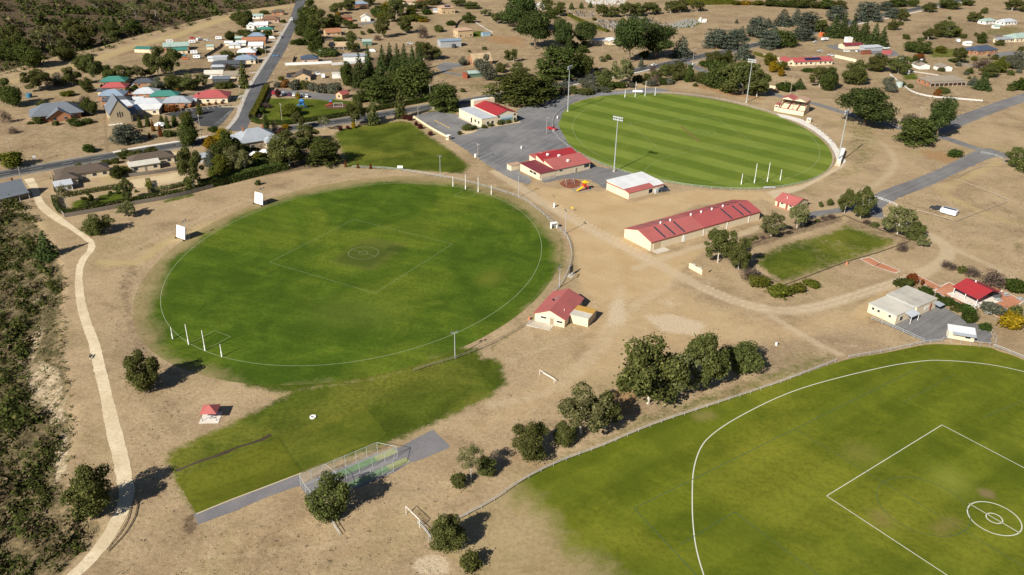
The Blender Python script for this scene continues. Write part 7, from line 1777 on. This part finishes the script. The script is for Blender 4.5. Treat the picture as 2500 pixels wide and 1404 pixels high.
def caravan(px, py, ang, label, L=5.0, col='white', awn=False):
    p = G(px, py); E = empty('caravan', p, R(ang), label, 'caravan', 'parked caravans')
    MB().extr([(-L / 2, .55), (L / 2 - .4, .55), (L / 2, 1.2), (L / 2 - .3, 2.4), (-L / 2 + .2, 2.5), (-L / 2, 2.2)], -1.1, 1.1).build('body', CARC[col], E, bevel=.08)
    for x in (-L * .25, L * .15): MB().box(x - .45, x + .45, -1.13, -1.102, 1.4, 2.0).build('window', GLASS, E)
    MB().box(L / 2 - .02, L / 2 + 1.3, -.06, .06, .5, .6).build('drawbar', STEEL, E); wheels(E, (-.2,), 2.1, .34)
    if awn:
        MB().box(-L * .42, L * .36, -.75, .35, 2.5, 2.56).build('solar_panel', glass('solar_glass', (.012, .016, .035)), E)
        MB().add([(-L * .45, -3.4, 2.0), (L * .4, -3.4, 2.0), (L * .4, -1.12, 2.4), (-L * .45, -1.12, 2.4), (-L * .45, -3.4, 2.04), (L * .4, -3.4, 2.04), (L * .4, -1.12, 2.44), (-L * .45, -1.12, 2.44)], [(0, 3, 2, 1), (4, 5, 6, 7), (0, 1, 5, 4), (1, 2, 6, 5), (2, 3, 7, 6), (3, 0, 4, 7)]).build('awning', paint('striped_awning', (.45, .46, .48), stripe=1.2), E)
        for x in (-L * .42, L * .37): MB().bar((x, -3.35, 0), (x, -3.35, 2.0), .03, 5).build('awning_pole', STEEL, E)
    return E
car(1347, 317, -8, 'red', 'ute', 'bright red ute parked beside the far oval')
car(1620, 467, 20, 'navy', 'suv', 'dark blue wagon behind the white roofed shed')
car(2284, 512, 134, 'black', 'suv', 'dark wagon hitched in front of the caravan on dry grass'); caravan(2314, 524, 134, 'white caravan with striped awning on the dry grass at the right', 6.2, 'white', True)
car(2352 - 350, 127, 30, 'white', 'ute', 'white ute left of the triple garage')
car(1990, 105, 40, 'white', 'ute', 'white ute nearest the orange truck'); car(2013, 100, 30, 'white', 'truck', 'white truck beside the orange container'); car(2067, 127, 8, 'white', 'suv', 'white patrol wagon before the triple garage'); car(2092, 126, 60, 'silver', 'sedan', 'silver car before the brown container'); car(2028, 137, 10, 'white', 'ute', 'white ute behind the swimming pool')
house(2011, 90, 8, 2.6, 8, 2.8, 'flat', 0, paint('orange_steel', (.62, .16, .05)), paint('orange_steel_wall', (.62, .16, .05), stripe=3), 'bright orange skip container by the cypress screen', 'skip_container', cat='container', openings=False)
for px, col, lab in ((668, 'red', 'red car at the left end of the park car park'), (692, 'white', 'white car next to the red tree in the park car park'), (707, 'purple', 'dark purple car in the park car park'), (718, 'white', 'white car behind the yellow sapling in the park car park'), (738, 'silver', 'silver car in the park car park'), (749, 'white', 'white car at the right end of the park car park')):
    car(px, 229 + (px - 668) * .1, 100, col, 'suv', lab, 'cars in the park car park')
car(332, 212, 20, 'white', 'suv', 'white wagon on the paved court of the village units'); car(453, 145, 5, 'orange', 'sedan', 'orange car in the yard of the green roofed sheds'); caravan(482, 143, 0, 'white caravan in the yard left of the street')
caravan(470, 106, 20, 'white caravan beside the orange brick shed'); car(487, 99, 60, 'white', 'van', 'white van beside the orange brick shed'); car(505, 100, 10, 'white', 'ute', 'white ute in the upper yard'); caravan(535, 97, 10, 'long white caravan in the upper yard'); car(470, 95, 0, 'red', 'sedan', 'small red car behind the orange brick shed')
caravan(475, 132, 10, 'white caravan behind the orange car'); car(446, 137, 10, 'teal', 'sedan', 'teal car under the yard trees'); caravan(415, 105, 25, 'white caravan left of the pale green shed roof')
car(713, 49, 98, 'white', 'sedan', 'white car parked at the top of the street'); car(685, 92, 98, 'silver', 'suv', 'silver wagon parked beside the street houses'); car(665, 95, 10, 'white', 'van', 'white van in a street driveway'); car(632, 121, 10, 'navy', 'sedan', 'dark car before the white house')
car(708, 189, 10, 'navy', 'sedan', 'dark car left of the brown gable roof'); car(775, 183, 10, 'white', 'suv', 'white wagon right of the brown gable roof'); caravan(790, 190, 100, 'cream caravan left of the white shed'); car(910, 127, 5, 'white', 'van', 'white van above the pines')
car(1000, 108, 20, 'white', 'ute', 'white ute in the paddock left of the steel shed'); car(672, 138, 10, 'blue', 'sedan', 'blue car across the street from the white roofs')
car(1597, 160, 37, 'white', 'sedan', 'white car driving on the highway behind the far oval', 'moving cars')
car(146, 434, 78, 'white', 'ute', 'white ute behind the dark fence'); car(149, 446, 78, 'silver', 'ute', 'silver ute beside the small pale shed'); car(191, 256, 10, 'navy', 'sedan', 'dark car right of the slate house'); car(312, 208, 30, 'blue', 'sedan', 'blue car near the teal roof')
caravan(2338, 103, 80, 'white caravan left of the blue roofed house'); car(2250, 148, 60, 'white', 'ute', 'white ute above the white garages'); car(2170, 150, 70, 'silver', 'sedan', 'silver car between garden trees')
p = G(2163, 121); E = empty('motor_boat', p, R(20), 'small white boat on a trailer behind the pink container', 'boat')
MB().extr([(-2.4, .8), (2.0, .8), (3.0, 1.6), (-2.5, 1.6)], -.9, .9).build('hull', CARC['white'], E, bevel=.15); MB().box(-.6, .5, -.6, .6, 1.6, 2.1).build('cabin', GLASS, E); wheels(E, (-.5,), 1.9, .3)
p = G(1598, 470); E = empty('box_trailer', p, R(20), 'small steel trailer beside the dark blue wagon', 'trailer')
MB().box(-1.1, 1.1, -.7, .7, .5, 1.0).build('box', STEEL, E, bevel=.02); MB().bar((1.1, 0, .5), (2.2, 0, .5), .05).build('drawbar', STEEL, E); wheels(E, (0,), 1.6, .3)

# ------------------------------------------------------------------ oval furniture
def sight_screen(px, py, ang, label):
    p = G(px, py); E = empty('sight_screen', p, R(ang), label, 'sight screen', 'sight screens at the left oval')
    MB().add([(-2.3, .1, .5), (2.3, .1, .5), (2.3, 1.0, 4.9), (-2.3, 1.0, 4.9), (-2.3, .2, .5), (2.3, .2, .5), (2.3, 1.1, 4.9), (-2.3, 1.1, 4.9)], [(0, 3, 2, 1), (4, 5, 6, 7), (0, 1, 5, 4), (1, 2, 6, 5), (2, 3, 7, 6), (3, 0, 4, 7)]).build('screen', WHITEP, E)
    for x in (-2.2, 0, 2.2): MB().bar((x, 2.4, .3), (x, 1.1, 4.8), .06, 5).build('strut', WHITEP, E)
    for x in (-2.2, 2.2):
        MB().bar((x, -.4, .35), (x, 2.6, .35), .07, 5).build('skid', WHITEP, E)
        for y in (-.3, 2.5): MB().bar((x - .12, y, .3), (x + .12, y, .3), .3, 10).build('wheel', TYRE, E)
sight_screen(441, 585, -32, 'white sight screen on the left beside a light pole'); sight_screen(631, 501, -32, 'white sight screen on the right beside a light pole')
p = G(1352, 557); E = empty('coach_box', p, R(20), 'white coach box beside the left oval fence', 'shelter')
MB().box(-1.2, 1.2, .6, .7, 0, 2.1).box(-1.2, -1.1, -.6, .59, 0, 2.1).box(1.1, 1.2, -.6, .59, 0, 2.1).build('wall', WHITEP, E); MB().box(-1.3, 1.3, -.8, .8, 2.11, 2.2).build('roof', WHITEP, E); MB().box(-1.0, 1.0, .2, .55, .4, .48).build('bench', WOOD, E)
p = G(1394, 672); E = empty('scoreboard', p, R(65), 'dark scoreboard on a concrete pad right of the left oval', 'scoreboard')
MB().box(-1.4, 1.4, -.12, .12, 1.0, 3.4).build('board', WALL['dark'], E); MB().box(-1.8, 1.8, -1.0, 1.0, 0, .1).build('pad', M_CONC, E)
for x in (-1.2, 1.2): MB().bar((x, 0, 0), (x, 0, 1.0), .08).build('leg', STEEL, E)
p = G(1556, 229); E = empty('sign_board', p, R(-2), 'long white sign board behind the far goal posts', 'sign')
MB().box(-2.9, 2.9, -.05, .05, 1.0, 2.2).build('board', WHITEP, E)
for x in (-2.5, 2.5): MB().bar((x, .1, 0), (x, .1, 2.1), .06).build('leg', STEEL, E)
n_, a_, L_, W_ = frame3((2040, 402), (2052, 372), (2036, 398))
E = empty('dugout', (n_[0], n_[1], 0), a_, 'long white roofed dugout on the concrete path beside the far oval', 'dugout')
MB().box(0, L_, -2.0, -.1, 2.2, 2.35).build('roof', WHITEP, E); MB().box(0, L_, -2.0, -1.85, 0, 2.19).build('rear_wall', CREAMW, E)
for x in (0, L_ - .1): MB().box(x, x + .1, -1.84, -.2, 0, 2.19).build('side_wall', CREAMW, E)
MB().box(.2, L_ - .2, -1.7, -1.2, .4, .5).build('bench', WOOD, E); MB().box(-1.5, -.1, -2.2, .2, 0, .5).build('step', M_CONC, E)
def park_bench(px, py, ang, label, group='benches'):
    p = G(px, py); E = empty('park_bench', p, R(ang), label, 'bench', group)
    MB().box(-.9, .9, -.2, .2, .42, .48).build('seat', WOOD, E); MB().box(-.9, .9, .22, .27, .55, .9).build('backrest', WOOD, E)
    for x in (-.7, .7): MB().box(x - .05, x + .05, -.18, .26, 0, .42).build('leg', STEEL, E)
for k, (x, y) in enumerate(((1988, 309), (1998, 316), (2008, 323), (2017, 331), (2026, 340), (2033, 348))): park_bench(x, y, -55, 'small bench on the concrete path edge, %s from the grandstand' % ORD[k], 'benches along the concrete path')
park_bench(223, 873, 100, 'dark bench beside the walking path')
p = G(1975, 298); E = empty('scorer_box', p, R(-40), 'small cream box on the concrete path beside the far oval', 'box'); volume(E, -1.1, 1.1, -.9, .9, 2.0, 'flat', 0, 'white', 'cream'); window(E, 'front', 0, 1.3, 1.4, .6, (-1.1, 1.1, -.9, .9))
E = empty('rail_seat', G(1878, 461), R(8), 'pale metal seat row at the fence of the far oval', 'bench'); MB().box(-2.6, 2.6, -.2, .2, .4, .5).build('seat', STEEL, E); MB().box(-2.6, 2.6, .25, .3, .5, 1.0).build('backrest', STEEL, E)
for x in (-2.2, 0, 2.2): MB().box(x - .05, x + .05, -.15, .28, 0, .4).build('leg', STEEL, E)
def drum(px, py, col, label, r=.35, h=1.0):
    p = G(px, py); o = MB().bar((0, 0, 0), (0, 0, h * .94), r, 10, r * 1.05).bar((0, 0, h * .94), (0, 0, h), r * 1.12, 10).build('rubbish_bin', paint('bin_' + col, {'white': (.65, .65, .63), 'orange': (.5, .2, .12), 'grey': (.3, .32, .34)}[col]), None, p)
    tag(o, label, 'bin', 'rubbish bins')
drum(1353, 506, 'white', 'white post bin beside the dirt track', .4, 1.8); drum(2067, 646, 'orange', 'orange bin at the small green field edge'); drum(1292, 781, 'orange', 'orange bin at the pavilion slab'); drum(1895, 843, 'white', 'small white bin near the field track', .35, .9); drum(1273, 363, 'white', 'white bin in the middle of the car park', .4, 1.3); drum(1361, 289, 'white', 'white bin at the far oval edge', .4, 1.3); drum(1350, 322, 'white', 'white bin in front of the red ute', .35, 1.2); drum(1161, 384, 'white', 'white cabinet beside the driveway power pole', .6, 1.6)
p = G(1396, 517); E = empty('warning_sign', p, R(-30), 'small yellow warning sign beside the dirt track', 'sign'); MB().bar((0, 0, 0), (0, 0, 2.0), .04).build('post', STEEL, E); MB().box(-.35, .35, -.05, -.01, 1.4, 2.1).build('plate', paint('sign_yellow', (.7, .42, .02)), E)
p = G(85, 392); E = empty('white_sign', p, R(30), 'small white sign on the highway verge at the left', 'sign'); MB().box(-.7, .7, -.05, .05, .8, 2.2).build('board', WHITEP, E)
for x in (-.6, .6): MB().bar((x, 0, 0), (x, 0, .9), .05).build('leg', STEEL, E)
p = G(977, 414); E = empty('white_sign', p, R(0), 'small white board on the park field before the oval fence', 'sign'); MB().box(-1.2, 1.2, -.06, .06, .7, 1.8).build('board', WHITEP, E)
for x in (-1.0, 1.0): MB().bar((x, 0, 0), (x, 0, .8), .05).build('leg', STEEL, E)
# white ring on the practice strip
p = G(764, 1019); b = MB(); N_ = 28
for i in range(N_):
    t0, t1 = 2 * math.pi * i / N_, 2 * math.pi * (i + 1) / N_
    b.add([(q * math.cos(t), q * math.sin(t), z) for t in (t0, t1) for q, z in ((.42, 0), (.78, 0), (.78, .3), (.42, .3))], [(0, 1, 5, 4), (1, 2, 6, 5), (2, 3, 7, 6), (3, 0, 4, 7)])
tag(b.build('ring_planter', WHITEP, None, p), 'round white ring lying on the practice grass', 'ring')

# ---- cricket nets
E = empty('cricket_nets', (0, 0, 0), 0, 'three lane cricket practice nets with steel frame and green pitches', 'cricket nets')
NETM = NT('net_mesh'); _t = NETM.new('ShaderNodeBsdfTransparent'); _d = NETM.new('ShaderNodeBsdfDiffuse'); _d.inputs[0].default_value = (.45, .47, .48, 1); _m = NETM.new('ShaderNodeMixShader'); _m.inputs[0].default_value = .13
NETM.l.new(_t.outputs[0], _m.inputs[1]); NETM.l.new(_d.outputs[0], _m.inputs[2]); NETM.l.new(_m.outputs[0], NETM.out.inputs[0]); NETM.n.remove(NETM.b); NETM = NETM.m
lines_ = [unproj([(734, 1186), (922, 1106)]), unproj([(748, 1211), (970, 1116)]), unproj([(765, 1232), (961, 1151)])]
NH = 3.0
for Lp in lines_:
    S = resample(Lp, np.linalg.norm(Lp[1] - Lp[0]) / 7.0 * .999)
    for x, y in S: MB().bar((x, y, 0), (x, y, NH), .05, 6).build('post', STEEL, E)
    MB().bar((*S[0], NH), (*S[-1], NH), .05, 6).build('top_rail', STEEL, E)
    MB().bar((*S[0], .08), (*S[-1], .08), .05, 6).build('base_rail', STEEL, E)
    d = S[-1] - S[0]
    me = bpy.data.meshes.new('net_panel'); me.from_pydata([(*S[0], .1), (*S[-1], .1), (*S[-1], NH), (*S[0], NH)], [], [(0, 1, 2, 3)]); me.materials.append(NETM); link('net_panel', me, E)
for f in (0, .32, 1.0):
    pts = [L_p[0] + (L_p[1] - L_p[0]) * f for L_p in lines_]
    for a, c in zip(pts[:-1], pts[1:]): MB().bar((*a, NH), (*c, NH), .05, 6).build('cross_rail', STEEL, E)
a, c = lines_[0][0], lines_[2][0]
me = bpy.data.meshes.new('net_panel'); me.from_pydata([(*a, .1), (*c, .1), (*c, NH), (*a, NH)], [], [(0, 1, 2, 3)]); me.materials.append(NETM); link('net_panel', me, E)
me = bpy.data.meshes.new('net_roof'); q = [L_p[0] + (L_p[1] - L_p[0]) * .32 for L_p in lines_]
me.from_pydata([(*a, NH), (*c, NH), (*q[2], NH), (*q[0], NH)], [], [(0, 1, 2, 3)]); me.materials.append(NETM); link('net_roof', me, E)
PITCH_G = hard('synthetic_pitch', (.13, .22, .11), (.18, .28, .15), 3, None, .3); PITCH_Y = hard('worn_pitch', (.27, .29, .14), (.34, .36, .19), 3, None, .3)
for i, (A, B_) in enumerate((((815, 1165), (968, 1099)), ((850, 1187), (996, 1122)))):
    w = unproj([A, B_]); m_ = w[0] + (w[1] - w[0]) * .66
    link('pitch', strip_mesh('pitch', resample([w[0], m_], 2), 2.0, .045, PITCH_G), E); link('pitch', strip_mesh('pitch', resample([m_, w[1]], 2), 2.0, .045, PITCH_Y), E)
# ---- portable goals
def goal(px, py, ang, label, w=5.0, h=2.0, d=1.2):
    p = G(px, py); E = empty('soccer_goal', p, R(ang), label, 'goal', 'portable goals')
    for x in (-w / 2, w / 2):
        MB().bar((x, 0, 0), (x, 0, h), .06).build('post', WHITEP, E); MB().bar((x, 0, h), (x, d, 0), .05).build('brace', WHITEP, E)
    MB().bar((-w / 2, 0, h), (w / 2, 0, h), .06).build('crossbar', WHITEP, E); MB().bar((-w / 2, d, .06), (w / 2, d, .06), .06).build('base_bar', WHITEP, E)
    me = bpy.data.meshes.new('net'); me.from_pydata([(-w / 2, 0, h), (w / 2, 0, h), (w / 2, d, .06), (-w / 2, d, .06)], [], [(0, 1, 2, 3)]); me.materials.append(NETM); link('net', me, E)
goal(1335, 925, -48, 'white portable goal on the dry ground near the dirt track', 5.5, 1.4); goal(1008, 1272, -50, 'grey metal goal frame above the near corner', 5.0, 2.2); goal(826, 262, 10, 'white goal frame in the playground park', 5, 2.4)
fence('metal_barrier', [(800, 1252), (812, 1280), (830, 1308)], 'short steel barrier below the tree at the cricket nets', 1.0, 2.5, (1.0, .5), STEEL, .06, cat='barrier')
fence('metal_barrier', [(1020, 1280), (1040, 1300), (1052, 1318)], 'short steel barrier beside the grey goal frame', 1.0, 2.5, (1.0, .5), STEEL, .06, cat='barrier')
# ---- play areas
bed = lot('play_bed', list(map(tuple, smooth_line([(1366, 448), (1378, 440), (1400, 437), (1418, 444), (1412, 456), (1395, 460), (1376, 456), (1366, 448)])))[:-1], .05, hard('bark_mulch', (.20, .07, .045), (.30, .11, .06), 2.5), 'oval bed of red bark under the swings', 'play bed', .05)
bed2 = lot('play_bed', list(map(tuple, smooth_line([(1396, 462), (1415, 456), (1440, 455), (1446, 462), (1430, 470), (1405, 470), (1396, 462)])))[:-1], .055, hard('sand_mulch', (.30, .25, .18), (.38, .32, .24), 2.5), 'bed of tan bark under the yellow slide', 'play bed', .05)
YEL = paint('slide_yellow', (.75, .42, .01), .4, .4, dirt=.1); REDP = paint('play_red', (.55, .05, .03), .4, .4, dirt=.1); BLUP = paint('play_blue', (.05, .2, .45), .4, .4, dirt=.1)
def slide_tower(px, py, ang, tower, roof, slide, label, sc=1.0):
    p = G(px, py); E = empty('slide_tower', p, R(ang), label, 'play equipment', 'play equipment'); E.scale = (sc, sc, sc)
    for x in (-.8, .8):
        for y in (-.8, .8): MB().bar((x, y, 0), (x, y, 3.0), .07).build('post', tower, E)
    MB().box(-.9, .9, -.9, .9, 1.5, 1.6).build('deck', tower, E); MB().box(-.9, .9, .82, .9, 1.6, 2.4).box(-.9, -.82, -.8, .8, 1.6, 2.4).build('side_panel', tower, E)
    MB().add([(-1, -1, 3), (1, -1, 3), (1, 1, 3), (-1, 1, 3), (0, 0, 3.8), (-1, -1, 2.95), (1, -1, 2.95), (1, 1, 2.95), (-1, 1, 2.95)], [(0, 1, 4), (1, 2, 4), (2, 3, 4), (3, 0, 4), (8, 7, 6, 5)]).build('roof', roof, E)
    MB().add([(-1.0, -.9, 1.6), (-1.0, .0, 1.6), (-3.6, .0, .3), (-3.6, -.9, .3), (-1.0, -.9, 1.75), (-1.0, .0, 1.75), (-3.6, .0, .45), (-3.6, -.9, .45)], [(0, 1, 2, 3), (7, 6, 5, 4), (0, 4, 5, 1), (1, 5, 6, 2), (2, 6, 7, 3), (3, 7, 4, 0)]).build('slide', slide, E)
    MB().add([(.95, -.4, 1.5), (.95, .4, 1.5), (2.0, .4, .05), (2.0, -.4, .05), (1.05, -.4, 1.5), (1.05, .4, 1.5), (2.1, .4, .05), (2.1, -.4, .05)], [(0, 1, 2, 3), (7, 6, 5, 4), (0, 4, 5, 1), (1, 5, 6, 2), (2, 6, 7, 3), (3, 7, 4, 0)]).build('ladder', BLUP, E)
slide_tower(1428, 464, 25, REDP, YEL, YEL, 'yellow and red slide tower near the white roofed shed', 1.15)
slide_tower(738, 264, 10, BLUP, BLUP, BLUP, 'blue climbing tower in the playground park', 1.4); slide_tower(808, 259, 10, REDP, BLUP, REDP, 'small red slide in the playground park', .9)
tag(sheet('play_bed', unproj(smooth_line([(792, 258), (815, 253), (845, 255), (848, 262), (820, 266), (798, 264), (792, 258)])[:-1]), .05, hard('dark_mulch', (.10, .05, .035), (.15, .08, .05), 2)), 'dark bark bed under the red slide in the park', 'play bed', kind='structure')
p = G(1390, 450); E = empty('swing_set', p, R(30), 'metal swing frame over the red bark bed', 'swing')
for x in (-2, 2):
    for y in (-1, 1): MB().bar((x, y, 0), (x, 0, 2.4), .05).build('leg', STEEL, E)
MB().bar((-2, 0, 2.4), (2, 0, 2.4), .05).build('top_bar', STEEL, E)
for x in (-.9, .9):
    MB().bar((x - .2, 0, .5), (x - .2, 0, 2.4), .015, 4).bar((x + .2, 0, .5), (x + .2, 0, 2.4), .015, 4).build('chain', STEEL, E); MB().box(x - .25, x + .25, -.12, .12, .45, .5).build('seat', TYRE, E)
# ---- picnic tables on the brick terrace
for k, (x, y, lab) in enumerate(((2455, 722, 'nearest the shelter roof'), (2436, 735, 'at the terrace corner'), (2490, 733, 'at the right edge'), (2453, 760, 'beside the grey shrubs'), (2412, 766, 'on the lower brick strip'), (2290, 722, 'left of the shelter'))):
    p = G(x, y); E = empty('picnic_table', p, R(20 + 10 * k), 'steel picnic table ' + lab, 'picnic table', 'picnic tables on brick paving')
    MB().box(-.9, .9, -.4, .4, .7, .78).build('table_top', STEEL, E)
    for yy in (-.85, .85): MB().box(-.9, .9, yy - .15, yy + .15, .42, .48).build('bench', STEEL, E)
    for xx in (-.6, .6): MB().bar((xx, -.85, .4), (xx, .85, .4), .04).bar((xx, -.3, 0), (xx, .3, .7), .04).bar((xx, .3, 0), (xx, -.3, .7), .04).build('leg', STEEL, E)
# ---- water tanks and villa umbrellas
def tank(px, py, r, h, col, label):
    p = G(px, py); o = MB().bar((0, 0, 0), (0, 0, h), r, 20).bar((0, 0, h), (0, 0, h + .35), r, 20, r * .15).build('water_tank', paint('tank_' + str(col), col), None, p); tag(o, label, 'water tank', 'water tanks')
tank(2194, 212, 2.2, 3.0, (.36, .42, .40), 'pale grey water tank at the end of the white fence'); tank(1108, 117, 1.6, 2.6, (.05, .05, .055), 'black water tank before the steel shed'); tank(72, 238, 1.6, 2.2, (.05, .16, .26), 'blue water tank behind the slate house'); tank(2215, 180, 1.6, 2.2, (.5, .5, .48), 'pale tank beside the verandah house lawn')
for x, y, lab in ((622, 386, 'largest one'), (648, 380, 'smaller one to the right'), (392, 313, 'one in the church garden')):
    p = G(x, y); E = empty('white_umbrella', p, 0, 'white garden marquee, ' + lab, 'marquee', 'white marquees'); s_ = 2.6
    MB().add([(-s_, -s_, 2.1), (s_, -s_, 2.1), (s_, s_, 2.1), (-s_, s_, 2.1), (0, 0, 3.3), (-s_, -s_, 1.9), (s_, -s_, 1.9), (s_, s_, 1.9), (-s_, s_, 1.9)], [(0, 1, 4), (1, 2, 4), (2, 3, 4), (3, 0, 4), (0, 5, 6, 1), (1, 6, 7, 2), (2, 7, 8, 3), (3, 8, 5, 0)]).build('canopy', WHITEP, E)
    for xx in (-s_ + .1, s_ - .1):
        for yy in (-s_ + .1, s_ - .1): MB().bar((xx, yy, 0), (xx, yy, 2.0), .05).build('leg', STEEL, E)
p = G(2008, 139)
# yellow parking barrier
E = empty('parking_barrier', G(1060, 293), 0, 'yellow painted parking kerbs before the hall', 'parking kerb')
w = unproj([(1060, 293), (1099, 314)]); d = (w[1] - w[0]); L0 = np.linalg.norm(d); E.rotation_euler = (0, 0, math.atan2(d[1], d[0])); E.location = (w[0][0], w[0][1], 0)
for k in range(6): MB().box(L0 * k / 6 + .3, L0 * (k + 1) / 6 - .6, -.15, .15, 0, .15).build('kerb_block', paint('kerb_yellow', (.70, .42, .03)), E)

# ------------------------------------------------------------------ cemetery
STONES = [paint('grave_grey', (.25, .24, .225)), paint('grave_white', (.46, .45, .43)), paint('grave_dark', (.09, .085, .08))]
GM = [MB().box(-.5, .5, -1.0, 1.0, 0, .22).box(-.45, .45, .85, 1.05, .22, 1.1).mesh('gravestone', m) for m in STONES]
_seen = 0
for (ax, ay), (bx, by), rows, cols, blk in (((1458, 50), (1520, 72), 7, 16, 'middle'), ((1536, 42), (1600, 51), 3, 14, 'rear right'), ((1566, 54), (1632, 74), 6, 14, 'right'), ((1392, 28), (1455, 42), 4, 12, 'left')):
    for r_ in range(rows):
        for c_ in range(cols):
            if RNG.random() < .18 or _seen >= 300: continue
            p = G(ax + (bx - ax) * (c_ + RNG.uniform(-.2, .2)) / cols, ay + (by - ay) * (r_ + .5) / rows + (c_ / cols - .5) * 3)
            gk = int(RNG.choice(3, p=[.5, .1, .4])); o = link('gravestone', GM[gk], None, p, (0, 0, R(35) + RNG.uniform(-.06, .06)))
            tag(o, ('grey', 'white', 'dark')[gk] + ' headstone in the ' + blk + ' cemetery block, ' + ORD[rows - 1 - r_] + ' row from the front', 'gravestone', 'gravestones in the ' + blk + ' cemetery block'); _seen += 1
def grave_mass(name, poly, n, label, k):
    P = unproj(poly); c = RNG.uniform(P.min(0), P.max(0), (n * 5, 2)); c = c[inside(c[:, 0], c[:, 1], P)][:n]
    b = MB()
    for x, y in c: b.box(x - .6, x + .6, y - .9, y + .9, 0, .3).box(x - .5, x + .5, y + .7, y + .95, .3, 1.4)
    tag(b.build(name, STONES[k]), label, 'graves', kind='stuff')
grave_mass('headstones', [(1425, -4), (1530, -2), (1520, 12), (1440, 14)], 170, 'dense pale marble graves at the top edge', 1)
grave_mass('headstones', [(1290, 10), (1336, 8), (1334, 24), (1292, 26)], 90, 'pale graves behind the tall pines', 1)
grave_mass('headstones', [(1632, 60), (1680, 48), (1714, 54), (1690, 68), (1640, 70)], 110, 'grey graves on the green lawn of the cemetery', 0)
p = G(1715, 54); E = empty('monument', p, R(20), 'white monument wall at the end of the cemetery lawn', 'monument'); MB().box(-4, 4, -.4, .4, 0, 2.6).build('wall', WHITEP, E); MB().box(-1.5, 1.5, -2.5, -.45, 0, .6).build('plinth', WHITEP, E); MB().box(-3.6, -2.2, -1.4, -.45, 0, 4.2).build('pillar', WHITEP, E)
